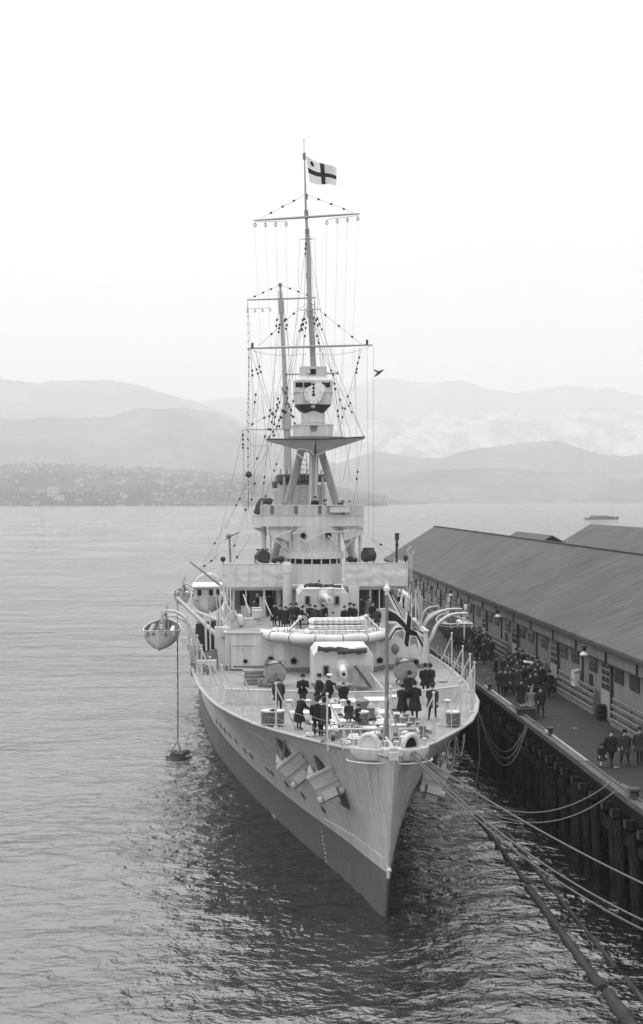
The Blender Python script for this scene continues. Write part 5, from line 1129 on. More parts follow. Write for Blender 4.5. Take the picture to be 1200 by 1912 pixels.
# launch with a cabin on the boat deck
lc = at(388, 1146, 58); la = boat((lc.x, 62, lc.z), 9.5, 3.0, 1.3, 'motor launch with a white topped cabin stowed beside the funnel', 'launch', grp=None, name='motor_launch', cabin=True)
MB().box((0, -1.2, 1.75), (2.5, 5, 1.1)).build('cabin', 'lightpaint', la, smooth=False); MB().box((0, -1.2, 2.34), (2.8, 5.4, .12)).build('cabin_roof', 'white', la, smooth=False)
for x in (-.75, .25, .9): MB().box((x, -3.72, 1.85), (.35, .05, .5)).build('window', 'black', la, smooth=False)
for k in range(4): MB().tube([(1.3 * math.cos(q), 1.8 + k * .8, 2.0 + 1.1 * math.sin(q)) for q in [math.pi * j / 12 for j in range(13)]], .07, 6).build('canopy_hoop', 'canvas', la)
# lump of a float hanging on its rope in the water, and the drifting plank
fp = D(333, 1413, 0.0)
t = thing('netted_float', 'lumpy net covered float lying in the water at the end of a rope', 'float', fp)
b = MB()
for k in range(14):
    q = k * .9; b.ball((rnd.uniform(-.55, .6), rnd.uniform(-.3, .3), rnd.uniform(.05, .3)), rnd.uniform(.18, .3), 8, sz=.8)
b.build('bundle', 'oldrope', t, ang=80)
b = MB()
for k in range(9): b.tube([(-.85 + k * .2, -.42, .0), (-.7 + k * .18, -.28, .45), (-.6 + k * .16, .2, .5)], .025, 4)
b.tube([(-.85, -.3, .06), (-.3, -.52, .03), (.5, -.5, .05), (.95, -.2, .05)], .07, 6); b.build('netting', 'rope', t)
for x, y in ((-.5, -.1), (.15, 0), (.1, .2)): MB().tube([(x, y, .35), (-.05, 0, 1.15)], .03, 5).build('sling', 'oldrope', t)
topb = MS @ P(331, 1190, 33.5); tag(MB().tube([fp + Vector((-.05, 0, 1.15)), fp.lerp(topb, .5) + Vector((0, 0, 0)), topb + Vector((0, 0, 0)), MS @ P(331, 1118, 36)], .035, 6).build('boom_rope', 'oldrope'), 'long rope hanging from the boom down to the netted float', 'rope')
for k in range(12):
    p = (fp + Vector((-.05, 0, 1.15))).lerp(topb, (k + .5) / 12)
    MB().tube([p - Vector((0, 0, .06)), p + Vector((0, 0, .06))], .055, 6).build('rope_knot', 'wire', bpy.data.objects['boom_rope'])
a_, c_ = D(477, 1484, .05), D(519, 1528, .05)
t = tag(MB().beam(a_, c_, .22, .16).build('drifting_plank', 'sheddoor', smooth=False), 'pale plank drifting alongside the dark boot line', 'plank')
# ================================================================== FLAGS
def flagmesh(name, nu, nv, pos, pat, mats, parent):
    rows = [[pos(j / nu, i / nv) for j in range(nu + 1)] for i in range(nv + 1)]
    me = MB().grid(rows, mf=lambda i, j: pat((j + .5) / nu, (i + .5) / nv)).mesh(name, mats, ang=180); return link(name, me, parent)
def seg(px, py, ax, ay, bx, by):
    t_ = max(0, min(1, ((px - ax) * (bx - ax) + (py - ay) * (by - ay)) / ((bx - ax) ** 2 + (by - ay) ** 2))); return math.hypot(px - ax - t_ * (bx - ax), py - ay - t_ * (by - ay))
def union(a, b_):
    x, y = a * 2, b_      # 2:1 flag, b_ from the top
    if abs(x - 1) < .1 or abs(y - .5) < .1: return 1
    if abs(x - 1) < .167 or abs(y - .5) < .167: return 2
    k = math.sqrt(5) / 2
    d1 = ((x / 2) - y) / k; d2 = ((1 - x / 2) - y) / k
    for d, s_ in ((d1, 1 if x < 1 else -1), (d2, 1 if x < 1 else -1)):
        if 0 < d * s_ * (-1 if d is d2 else 1) * 1 < .067 or 0 > d * s_ * (1 if d is d1 else -1) > -0.0: return 1
        if abs(d) < .1: return 2
    return 0
c = P(722, 1393, 3.3); base = MS @ Vector((c.x, c.y, zd(3.3)))
js = thing('jackstaff', 'tall pole on the bow with a pale cap carrying the union flag', 'flagpole', base, TH_S)
zt_js = P(722, 1100, 3.3).z - zd(3.3)
MB().tube([(0, 0, 0), (0, 0, 3.2), (0, 0, zt_js)], [.1, .085, .065], 14).build('pole', 'midmetal', js); MB().lathe([(.09, -.25), (.09, -.1), (.14, -.08), (.15, .06), (.08, .1), (.04, .22), (.001, .26)], (0, 0, zt_js), 14).build('cap', 'white', js, ang=40)
MB().lathe([(.14, 0), (.14, .16), (.001, .16)], (0, 0, P(722, 1309, 3.3).z - zd(3.3)), 14).build('band', 'white', js, ang=40)
for a_ in (((-.02, 0, 2.2)), ((.02, 0, 2.2))): MB().tube([(0, 0, 2.2), (.45 if a_[0] > 0 else -.4, -1.6, .1)], .04, 6).build('staff_stay', 'midmetal', js)
def jpos(a, b_):
    A, B_, C_, D_ = (724, 1102), (766, 1148), (792, 1188), (724, 1203)   # hoist top, mid fly top, fly tip
    tx = tab([(0, 724), (.25, 744), (.5, 765), (.75, 780), (1, 792)], a); ty = tab([(0, 1101), (.25, 1125), (.5, 1150), (.75, 1168), (1, 1186)], a)
    bx = tab([(0, 724), (.2, 739), (.38, 750), (.5, 758), (.72, 776), (1, 787)], a); by = tab([(0, 1197), (.2, 1186), (.38, 1192), (.5, 1208), (.72, 1202), (1, 1228)], a)
    px = tx + (bx - tx) * b_; py = ty + (by - ty) * b_
    dp = .22 * math.sin(a * 9 + b_ * 2.5) * a ** .6 + .1 * math.sin(a * 17 - b_ * 4) * a
    return P(px, py, 3.3 + dp + .1)
def unionpat(a, b_):
    return union(a, b_)
tf = link('union_flag', None); tag(tf, 'worn union flag drooping from the staff on the bow', 'flag'); 
f_ = flagmesh('cloth', 96, 56, jpos, unionpat, ['blue', 'red', 'fwhite'], None)
me = f_.data; me.transform(MS); f_.parent = tf
def hpos(a, b_):
    tx = 571 + 57 * a; ty = 290 + 26 * a + 3 * math.sin(a * 5); bx = 578 + 50 * a; by = 340 + 8 * a + 2 * math.sin(a * 6)
    return P(tx + (bx - tx) * b_, ty + (by - ty) * b_, UM + .15 * math.sin(a * 8 + b_ * 2) - .1)
def hpat(a, b_):
    if math.hypot((a - .18) * 1.6, b_ - .2) < .1: return 1
    return 1 if abs(b_ - .56) < .1 or abs(a - .52) < .075 else 0
tg = link('admiral_flag', None); tag(tg, 'white flag with a dark cross and one ball at the masthead', 'flag')
f2 = flagmesh('cloth', 60, 40, hpos, hpat, ['fwhite', 'red'], None); f2.data.transform(MS); f2.parent = tg
# gull
g = thing('gull', 'lone gull gliding beside the mast below the lower yard', 'bird', MS @ P(707, 698, 30), R(30))
b = MB().tube([(-.32, 0, 0), (-.2, 0, .02), (0, 0, .04), (.18, 0, .05), (.3, 0, .04), (.38, 0, .03)], [.01, .05, .08, .07, .04, .01], 8)
for s_ in (-1, 1): b.grid([[(.12 - .1 * k / 5 - j * .17 * (1 - k / 7), s_ * (.06 + .13 * k), .07 + .16 * math.sin(k / 5 * 2.2)) for j in range(2)] for k in range(6)])
b.build('body', 'cloth3', g); g.rotation_euler = (R(10), R(-35), R(10)); g.scale = (1.15,) * 3

# ================================================================== DISTANT STEAMER
s_ = F / 1080.0; base = D(1123, 969.5, 0)
st_ = thing('steamer', 'small two decked steamer crossing the far water', 'steamer', base, R(3))
n = 16; rows = []
for i in range(n + 1):
    f = i / n; x = (f - .5) * 31; w_ = 3 * (1 - abs(2 * f - 1) ** 3.5) + .05; sh = 1.0 * abs(f) ** 3
    rows.append([(x, -w_, 1.5 + sh), (x, -w_ * .9, -.5), (x, w_ * .9, -.5), (x, w_, 1.5 + sh)])
MB().grid(rows).add([r_[0] for r_ in rows] + [r_[3] for r_ in rows[::-1]], [tuple(range(2 * n + 2))]).build('hull', 'farhull', st_, ang=40)
MB().box((0, 0, 2.2), (20, 4.4, 1.5)).build('deckhouse', 'grycanvas', st_, smooth=False); MB().box((-11, 0, 3.3), (7, 4.5, .15)).build('awning', 'farhull', st_, smooth=False); MB().box((-2, 0, 3.1), (14, 4.8, .18)).build('upper_deck', 'farhull', st_, smooth=False)
MB().box((9.5, 0, 3.0), (3.2, 4.2, 1.9)).build('wheelhouse', 'white', st_, smooth=False); MB().tube([(0, 0, 3), (-.3, 0, 4.6)], .5, 10).build('funnel', 'lightpaint', st_); MB().tube([(8, 0, 3), (8, 0, 6)], .1, 6).tube([(-6, 0, 3), (-6, 0, 5.2)], .1, 6).build('mast', 'grycanvas', st_)
for k in range(9): MB().box((-7 + k * 1.7, -2.23, 2.4), (.9, .06, .7)).build('window', 'dark', st_, smooth=False)

# ================================================================== PIER
ZP = 5.3
pier = thing('pier', 'dark timber wharf on tall piles beside the cruiser', 'pier', (0, 0, 0), TH_P)
T0, T1, W0, W1 = 18.0, 176.0, 16.95, 70.0
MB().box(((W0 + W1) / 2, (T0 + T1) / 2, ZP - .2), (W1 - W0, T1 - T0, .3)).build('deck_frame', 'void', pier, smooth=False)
me_v = []; plm = MB(); tt = T0; bw_ = .3
nb = 0
pk = [MB().box((0, 0, 0), (5.1, .288, .07)).mesh('plank', 'plank', smooth=False) for _ in range(1)]
while tt < T1:
    z = ZP - .035 + rnd.uniform(-.007, .005)
    if 44 < tt < 110 and nb < 300 * 1:
        o = link('plank', pk[0], pier, (W0 + 2.65 + rnd.uniform(-.03, .03), tt, z), (0, 0, rnd.uniform(-.004, .004))); nb += 1
    else: plm.box((W0 + 2.65, tt, z), (5.1, .288, .07))
    tt += bw_
tag(plm.build('planking', 'plank', pier, smooth=False), kind='stuff')
# bull rail in lengths
t_ = T0; i = 0
while t_ < T1:
    L_ = 8.1; MB().box((W0 - .02, t_ + L_ / 2, ZP + .13 + (i % 2) * .02), (.42, L_ - .04, .26)).build('bull_rail', 'timber', pier, smooth=False); MB().box((W0 + .17, t_ + L_ / 2, ZP + .30), (.12, L_ - .1, .07)).build('rail_strip', 'sheddoor' if i % 2 else 'timber', pier, smooth=False)
    t_ += L_; i += 1
# piles, caps and walings
pm = [MB().tube([(rnd.uniform(-.03, .03), 0, -2.5), (0, 0, 2), (rnd.uniform(-.02, .02), 0, 4.15)], [.24, .22, .19 + .02 * k], 10).mesh('pile', ['pile', 'cut'], ang=50) for k in range(3)]
cap = MB().box((.35, 0, 4.35), (1.5, .34, .36)).box((-.405, 0, 4.35), (.012, .3, .32), 1).mesh('pile_cap', ['pile', 'cut'], smooth=False)
t_ = 20.0; k = 0
while t_ < T1:
    j = rnd.uniform(-.45, .45); x = W0 + .12 + rnd.uniform(-.12, .3)
    link('fender_pile', pm[k % 3], pier, (x, t_ + j, 0), (rnd.uniform(-.03, .03), rnd.uniform(-.06, .03), rnd.random() * 6)).scale = (rnd.uniform(.8, 1.25),) * 2 + (rnd.uniform(.9, 1.03),)
    link('pile_cap', cap, pier, (W0 + .2, t_ + j + .25, 0))
    if k % 3 == 0: link('fender_pile', pm[(k + 1) % 3], pier, (x + .1, t_ + j + .55, -.3))
    for r_ in range(1, 5): link('pile', pm[(k + r_) % 3], pier, (W0 + .6 + 2.4 * r_, t_, .6))
    t_ += 1.65; k += 1
t_ = T0
while t_ < T1:
    MB().box((W0 + .38, t_ + 4, 4.72), (.3, 7.9, .5)).build('waling', 'pile', pier, smooth=False); MB().box((W0 + .42, t_ + 4, 3.25), (.34, 7.9, .34)).build('waling', 'timber' if 0 else 'pile', pier, smooth=False); t_ += 8
MB().box((W0 + 12, (T0 + T1) / 2, 1.3), (.3, T1 - T0, 8)).build('underdeck_shade', 'void', pier, smooth=False)  # dark sheets added under the deck, standing in for the shade there
MB().box((W0 + 4.5, T1, 1.3), (9, .3, 8)).build('underdeck_shade', 'void', pier, smooth=False)
def PW(w_, t_, z): return MP @ Vector((w_, t_, z))
def pt(px, py, z): return MP.inverted() @ D(px, py, z)
# bollards on the edge
for px, py, lb in ((1145, 1489, 'low iron bollard on the wharf edge with two ropes round it'), (1007, 1372, 'small dark cleat on the wharf edge midway along'), (893, 1288, 'small dark cleat on the wharf edge beside the ship rail')):
    p = pt(px, py, ZP + .3); t = thing('bollard', lb, 'bollard', PW(W0 + .1, p.y, ZP + .26), TH_P, 'bollards on the wharf edge')
    k = 1.2 if px > 1100 else .8
    MB().lathe([(.22 * k, 0), (.16 * k, .08), (.15 * k, .26), (.24 * k, .34), (.22 * k, .42), (.001, .45)], (0, 0, 0), 14).build('post', 'dark', t, ang=40); MB().box((0, 0, .02), (.4, .7, .05)).build('base', 'dark', t, smooth=False)
    if px > 1100: MB().tube([(.32 * math.cos(q), .5 + .5 * math.sin(q), .12 + .3 * math.sin(q / 2) ** 2) for q in [2 * math.pi * j / 14 for j in range(15)]], .05, 6).build('rope_turn', 'oldrope', t)
# ---- transit shed
shed = thing('wharf_shed', 'long gable roofed freight shed of weathered boards along the wharf', 'shed', (0, 0, 0), TH_P)
WE, ZE, WR, ZR, WF = 21.35, 9.85, 28.6, 14.4, 35.85; TE, TN = 173.2, 30.0
MB().box((WE + .75, (TE + TN) / 2, (ZP + ZE) / 2 - .1), (.2, TE - TN - 1, ZE - ZP - .2)).build('wall', 'shedwall', shed, smooth=False)
MB().prism([(22.2, TE - .8), (35.2, TE - .8), (35.2, TE - .6), (22.2, TE - .6)], ZP, ZE).add([(22.2, TE - .7, ZE - .2), (35.2, TE - .7, ZE - .2), (28.6, TE - .7, ZR - .3)], [(0, 1, 2)]).build('gable_wall', 'shedwall', shed, smooth=False)
def roofslab(par, we, ze, wr, zr, wf, t0, t1, th=.16):
    for a_, c_ in (((we, ze), (wr, zr)), ((wf, ze), (wr, zr))):
        q = [(a_[0], t0, a_[1]), (c_[0], t0, c_[1]), (c_[0], t1, c_[1]), (a_[0], t1, a_[1])]
        MB().hull8(q, [(x, y, z - th) for x, y, z in q]).build('roof', 'roof', par, smooth=False)
roofslab(shed, WE, ZE, WR, ZR, WF, TN, TE)
MB().beam((WR, TN, ZR + .03), (WR, TE, ZR + .03), .3, .08).build('ridge_cap', 'roof', shed, smooth=False)
MB().box((WE + .07, (TN + TE) / 2, ZE - .26), (.12, TE - TN, .2)).build('gutter', 'shedtrim', shed, smooth=False); MB().box((WE + .35, (TN + TE) / 2, ZE - .42), (.1, TE - TN, .14)).build('eaves_board', 'shedtrim', shed, smooth=False)
MB().box((WE + .45, (TN + TE) / 2, 9.3), (.35, TE - TN - 1, 1.0)).build('canopy_band', 'band', shed, smooth=False); MB().box((WE + .26, (TN + TE) / 2, 8.78), (.05, TE - TN - 1, .07)).build('band_sill', 'shedtrim', shed, smooth=False)
WX = WE + .65
def glazed(w_, z0, z1, t0, t1, nx, nz, par, frame='shedtrim', pane='glass'):
    fr_ = MB().box((w_ - .03, (t0 + t1) / 2, (z0 + z1) / 2), (.06, t1 - t0, z1 - z0)).build('window', frame, par, smooth=False)
    dt, dz = (t1 - t0) / nx, (z1 - z0) / nz
    me = MB().box((0, 0, 0), (.02, dt - .09, dz - .08)).mesh('pane', pane, smooth=False)
    for i in range(nx):
        for j in range(nz): link('pane', me, fr_, (w_ - .066, t0 + dt * (i + .5), z0 + dz * (j + .5)))
    return fr_
bay = 0; t_ = 34.9
lampi = 0
while t_ < TE - 12:
    # sliding door leaf with a glazed upper half
    if t_ > 40:
        dr = MB().box((WX - .06, t_ + .9, (ZP + 8.74) / 2), (.1, 1.8, 8.74 - ZP - .02)).build('door', 'sheddoor', shed, smooth=False)
        me = MB().box((0, 0, 0), (.03, .68, .34)).mesh('pane', 'glass', smooth=False)
        for i in range(2):
            for j in range(4): link('pane', me, dr, (WX - .12, t_ + .5 + i * .8, 8.5 - j * .42))
        MB().box((WX - .1, t_ - .12, 7.2), (.12, .16, 3.4)).build('downpipe', 'shedtrim', shed, smooth=False); MB().box((WE + .2, t_ - .12, 9.3), (.1, .12, 1.0)).build('downpipe', 'shedtrim', shed, smooth=False)
        MB().box((WX - .05, t_ + 5.9, 7.2), (.1, .14, 3.3)).build('downpipe', 'shedtrim', shed, smooth=False); MB().box((WE + .2, t_ + 6.1, 9.3), (.08, .1, 1.0)).build('downpipe', 'shedtrim', shed, smooth=False)
        for dt in (2.9, 6.9, 9.6): glazed(WX, 7.75, 8.62, t_ + dt, t_ + dt + 1.6, 3, 2, shed)
        if bay % 2: MB().box((WX - .02, t_ + 4.2, 6.9), (.06, .7, 1.2)).build('hatch_door', 'black', shed, smooth=False)
    if t_ > 44:
        t = thing('rail_fence', 'rubbing rail fence of planks against the shed wall, %s' % ['with a barrel at its end', 'behind the thick of the crowd', 'beyond the crowded bay', 'farther along the wharf', 'beside the far door', 'behind the distant walkers', 'near the shed end', 'last but one toward the shed end', 'last toward the shed end', 'at the far corner', 'beyond'][max(0, min(10, bay - 2))] if t_ > 66 else 'rubbing rail fence of planks at the edge of the picture past the glazed door', 'fence', PW(WX - .35, t_, ZP), TH_P, 'plank rails along the shed wall')
        for z, o_ in ((.35, -.05), (.75, -.02), (1.15, 0), (1.5, .08)):
            link('plank', MB().box((0, 0, 0), (.08, 8.3, .2)).mesh('plank', 'rail', smooth=False), t, (o_, 6.6, z), (0, R(-12), 0))
        for y in (2.6, 5.2, 7.8, 10.5): link('post', MB().box((.12, 0, .75), (.14, .16, 1.5)).mesh('post', 'rail', smooth=False), t, (0, y, 0))
        MB().box((.1, 6.6, .12), (.3, 8.4, .2)).build('kerb', 'rail', t, smooth=False)
    bay += 1; t_ += 11.75
for px, py, lb in ((1102, 1222, 'enamel shaded lamp over the bay with the white box'), (936, 1162, 'enamel shaded lamp over the crowded bay'), (846, 1108, 'enamel shaded lamp beyond the wharf side davits')):
    tt_ = {1102: 72.3, 936: 96.2, 846: 117.3}[px]; t = thing('wharf_lamp', lb, 'lamp', PW(20.95, tt_, 9.0), TH_P, 'lamps along the shed eaves')
    MB().lathe([(.25, -.05), (.26, -.02), (.16, .1), (.09, .2), (.001, .22)], (0, 0, 0), 16).build('shade', 'lamp', t, ang=50); MB().tube([(0, 0, .18), (0, 0, .5)], [.12, .16], 10).build('fitting', 'dark', t); MB().tube([(0, 0, .5), (.1, 0, .72), (.5, 0, .78)], .035, 6).build('bracket', 'dark', t); MB().ball((0, 0, -.06), .11, 8).build('bulb', 'lamp', t)
t = thing('junction_box', 'pale box on a short post against the shed wall above the rails', 'box', PW(WX - .35, 76.6, 6.45), TH_P)
MB().box((0, 0, .45), (.35, .75, .9)).build('case', 'lightpaint', t, smooth=False); MB().add([(-.22, -.42, .92), (.22, -.42, 1.05), (.22, .42, 1.05), (-.22, .42, .92)], [(0, 1, 2, 3)]).build('cover', 'sheddoor', t, smooth=False); MB().box((-.18, .0, .4), (.03, .12, .2)).build('handle', 'dark', t, smooth=False)
def barrel(px, py, lb, mt='pile'):
    p = D(px, py, ZP); t = thing('barrel', lb, 'barrel', p, 0, 'barrels along the shed')
    MB().lathe([(.26, 0), (.31, .2), (.33, .45), (.31, .7), (.26, .9), (.24, .88), (.001, .87)], (0, 0, 0), 14).build('staves', mt, t, ang=40)
    for z, r_ in ((.06, .285), (.28, .33), (.62, .33), (.84, .285)): MB().lathe([(r_, z - .03), (r_ + .008, z), (r_, z + .03)], (0, 0, 0), 14).build('hoop', 'dark', t)
barrel(1122, 1344, 'wooden barrel standing at the foot of the glazed door'); barrel(1036, 1291, 'dark barrel behind the rear walkers at the shed wall', 'dark')
p = D(982, 1342, ZP); t = thing('quay_box', 'low dark chest on the wharf edge beside the walking couple', 'chest', p, TH_P); MB().box((0, 0, .3), (1.0, .7, .6)).build('body', 'dark', t, smooth=False); MB().box((0, 0, .62), (1.06, .76, .05)).build('lid', 'shedtrim', t, smooth=False)
bundle(t, [Vector((-.4, -.1, .72)), Vector((0, .1, .75)), Vector((.35, -.1, .7))], .09, 'rope', 'rope_coil')
# bits of paper on the planks
for px, py in ((1126, 1431), (1151, 1433), (1048, 1390), (912, 1268), (905, 1252), (1075, 1360)):
    p = D(px, py, ZP + .02); tag(MB().add([(-.16, -.05, 0), (.12, -.08, .03), (.17, .06, .01), (-.1, .07, .04)], [(0, 1, 2, 3)]).build('paper_scrap', 'sheddoor'), 'scrap of pale paper lying on the wharf planks', 'litter', 'paper scraps on the wharf').location = p
# farther sheds
sh2 = thing('far_shed', 'small gabled shed roof just showing over the long ridge', 'shed', (0, 0, 0), TH_P)
roofslab(sh2, 38.5, 10.9, 43.0, 13.35, 47.5, 163.5, 184); MB().prism([(38.9, 164), (47.1, 164), (47.1, 183), (38.9, 183)], ZP, 10.8).add([(39, 164, 10.7), (47, 164, 10.7), (43, 164, 13.1)], [(0, 1, 2)]).build('wall', 'shedtrim', sh2, smooth=False)
sh3 = thing('far_shed', 'third and largest shed roof behind the long one', 'shed', (0, 0, 0), TH_P)
roofslab(sh3, 50.5, 8.5, 60.0, 14.05, 69.5, 60, 203); MB().prism([(51, 61), (69, 61), (69, 202), (51, 202)], ZP, 8.6).build('wall', 'shedwall', sh3, smooth=False)
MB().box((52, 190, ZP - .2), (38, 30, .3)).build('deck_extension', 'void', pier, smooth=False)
MB().box((45, 190, 2.4), (36, 28, 5.2)).build('underdeck_shade', 'void', pier, smooth=False)

# ================================================================== MOORING ROPES, LOGS
def rope(a_, c_, sag, lb, r_=.035, n=28, twin=0, grp='mooring ropes'):
    pts = [a_.lerp(c_, i / n) - Vector((0, 0, sag * 4 * (i / n) * (1 - i / n))) for i in range(n + 1)]
    return tag(MB().tube(pts, r_, 7).build('mooring_rope', 'rope', ang=80), lb, 'rope', grp)
A0 = MS @ P(762, 1398, .8); Bf = PW(W0 + .1, 30, ZP + .3)
rope(A0, Bf, 1.78, 'lowest bow rope sagging over the floating logs, upper of its pair'); rope(A0 + Vector((-.05, 0, -.05)), Bf + Vector((-.1, -.1, -.22)), 1.88, 'lowest bow rope sagging over the floating logs, under its twin')
rope(A0 + Vector((.08, .1, .0)), Bf + Vector((0, .7, .1)), .72, 'tautest bow rope running high above the logs')
C0 = PW(W0 - .1, 53.9, ZP + .35); rope(A0 + Vector((.1, .15, .02)), C0, 2.0, 'slack rope looping to the bollard, upper of two', .03); rope(A0 + Vector((.06, .12, 0)), C0 + Vector((.1, -1.0, -.05)), 2.25, 'slack rope looping to the bollard, lower of two', .03)
pq = MS @ Vector((tab(DT, 13.5) + cxh(13.5), 13.5, 7.2)); pd = PW(W0 - .1, pt(955, 1345, ZP + .3).y, ZP + .25)
for k, sg in enumerate((2.0, 2.2, 2.4)): rope(pq, pd + Vector((.0, -.2 * k, 0)), sg + .15 * k, 'thin line hanging in a deep loop between the ship side and the wharf', .022, grp='slack lines at the ship side')
tag(MB().tube([MS @ Vector((tab(DT, 11.5) - .18 + .1, 11.5, 7.3)), MS @ Vector((tab(DT, 11.5) - .18 + .15, 11.3, 5)), MS @ Vector((tab(DT, 11.5) - .48, 11, 2.8))], .02, 5).build('rope_end', 'oldrope'), 'single rope end dangling from the ship side', 'rope')
# hanging chains as parts of the ship
q0 = DS(517, 1373, 7.4); 
def hang(px0, py0, px1, py1, low, du, sd=-1):
    d0, z0 = hullhit(px0, py0, sd); d1, z1 = hullhit(px1, py1, sd); a_, _, _, n0 = hullframe(d0, z0, sd); c_, _, _, n1 = hullframe(d1, z1, sd); pts = []
    for i in range(13): f = i / 12; pts.append(a_.lerp(c_, f) + n0 * .08 - Vector((0, 0, low * 4 * f * (1 - f))))
    chain(pts, 'slip_chain', .022, 'midmetal', .15)
hang(518, 1378, 534, 1380, 1.0, 8)
for px0, px1, lo in ((826, 846, 1.4), (848, 862, .9), (812, 834, .9)):
    a_, c_ = DS(px0, 1392 - (px0 - 812) * .35, 7.2), DS(px1, 1388 - (px1 - 820) * .4, 7.2); chain([a_.lerp(c_, i / 12) - Vector((-.12, 0, lo * 4 * (i / 12) * (1 - i / 12))) for i in range(13)], 'slip_chain', .025, 'midmetal', .15)
# floating logs of the boom
def flog(w_, t0, t1, r_, lb, z=.02, dw=0):
    a_, c_ = PW(w_, t0, z), PW(w_ + dw, t1, z); n = 14
    pts = [a_.lerp(c_, i / n) for i in range(n + 1)]
    t = thing('boom_log', lb, 'log', (0, 0, 0), 0, 'floating boom logs between ship and wharf')
    MB().tube(pts, [r_ * (1 + .05 * math.sin(i * 2.1 + t0)) for i in range(n + 1)], 12).build('trunk', 'log', t, ang=60)
    MB().lathe([(.001, 0), (r_ * .9, 0), (r_ * .9, .01), (.001, .01)], a_, 12, 0, Matrix.Rotation(R(90), 3, 'X')).build('cut_end', 'cut', t)
flog(13.75, 25, 33.5, .29, 'thick boom log running out of the bottom corner', dw=.1); flog(13.8, 34, 44.5, .26, 'thick boom log below the twin ropes'); flog(13.75, 45, 57, .2, 'thick boom log ending where the pale rope crosses', dw=.1); flog(13.95, 57.5, 70, .13, 'dark boom log beside the bow reflections');
flog(14.75, 30, 46, .12, 'thin inner pole floating by the piles', dw=.2); flog(14.9, 47, 66, .1, 'thin inner pole farther along by the piles')
for t0, w_, lb in ((39.4, 13.35, 'stub of wood nudging the thick log'), (33.0, 13.2, 'splintered plank against the thick log')):
    p = PW(w_, t0, .03); tag(MB().beam(p, p + Vector((-.15, 1.3 if t0 > 35 else 3.2, .02)), .16, .12).build('driftwood', 'timber'), lb, 'driftwood', 'driftwood by the boom')
# ================================================================== PEOPLE
def limb(b, pts, rs, m=0, n=8, sq=1): b.tube(pts, rs, n, m, sq=sq)
BODY = {}
def skin_body(name, J, hands, kid=1.0):
    """one continuous skinned figure from a joint skeleton: J maps name -> (x, y, z, r)"""
    order = ['pelvis', 'waist', 'chest', 'neck', 'chin', 'head', 'crownp', 'nose', 'shL', 'elL', 'wrL', 'haL', 'shR', 'elR', 'wrR', 'haR', 'hipL', 'knL', 'anL', 'toL', 'hipR', 'knR', 'anR', 'toR']
    E = [('pelvis', 'waist'), ('waist', 'chest'), ('chest', 'neck'), ('neck', 'chin'), ('chin', 'head'), ('head', 'crownp'), ('chin', 'nose'), ('chest', 'shL'), ('shL', 'elL'), ('elL', 'wrL'), ('wrL', 'haL'), ('chest', 'shR'), ('shR', 'elR'), ('elR', 'wrR'), ('wrR', 'haR'),
         ('pelvis', 'hipL'), ('hipL', 'knL'), ('knL', 'anL'), ('anL', 'toL'), ('pelvis', 'hipR'), ('hipR', 'knR'), ('knR', 'anR'), ('anR', 'toR')]
    me = bpy.data.meshes.new('sk'); me.from_pydata([J[k][:3] for k in order], [(order.index(a), order.index(b_)) for a, b_ in E], [])
    o = bpy.data.objects.new('sk', me); C.objects.link(o); md = o.modifiers.new('s', 'SKIN')
    for i, k in enumerate(order):
        v = me.skin_vertices[0].data[i]; r_ = J[k][3]; v.radius = r_ if isinstance(r_, tuple) else (r_, r_); v.use_root = (k == 'pelvis')
    sb = o.modifiers.new('u', 'SUBSURF'); sb.levels = 1; sb.render_levels = 1
    bpy.context.view_layer.update(); dg = bpy.context.evaluated_depsgraph_get(); ev = o.evaluated_get(dg); m2 = bpy.data.meshes.new_from_object(ev)
    bpy.data.objects.remove(o)
    # hands: palm is the skin end, five unequal curled fingers rooted in it
    bm = bmesh.new(); bm.from_mesh(m2); fb = MB()
    for s_, w_, h in ((-1, 'wrL', 'haL'), (1, 'wrR', 'haR')):
        a_, c_ = Vector(J[w_][:3]), Vector(J[h][:3]); d_ = (c_ - a_).normalized(); side = d_.cross(Vector((s_, 0, 0)));
        if side.length < .1: side = Vector((0, 1, 0))
        side.normalize(); inw = side.cross(d_).normalized()
        for k, (off, L_) in enumerate(((-.03, .062), (-.01, .075), (.01, .08), (.03, .07))):
            p0 = c_ + side * off; fb.tube([p0, p0 + d_ * L_ * .55 + inw * .008, p0 + d_ * L_ + inw * .03], [.0105, .0095, .007], 5)
        p0 = a_.lerp(c_, .55) - side * .03; fb.tube([p0, p0 - side * .03 + d_ * .03, p0 - side * .035 + d_ * .065 + inw * .01], [.012, .011, .008], 5)
    mf = fb.mesh('f', [], ang=60); bm.from_mesh(mf); bm.to_mesh(m2); bm.free()
    m2.materials.clear()
    for k in ('cloth', 'skin'): m2.materials.append(M[k])
    zc = J['chin'][2] - .045; hL, hR = Vector(J['haL'][:3]), Vector(J['haR'][:3])
    for p in m2.polygons:
        c_ = p.center; p.material_index = 1 if (c_.z > zc or (c_ - hL).length < .115 or (c_ - hR).length < .115) else 0; p.use_smooth = True
    m2.name = name; return m2
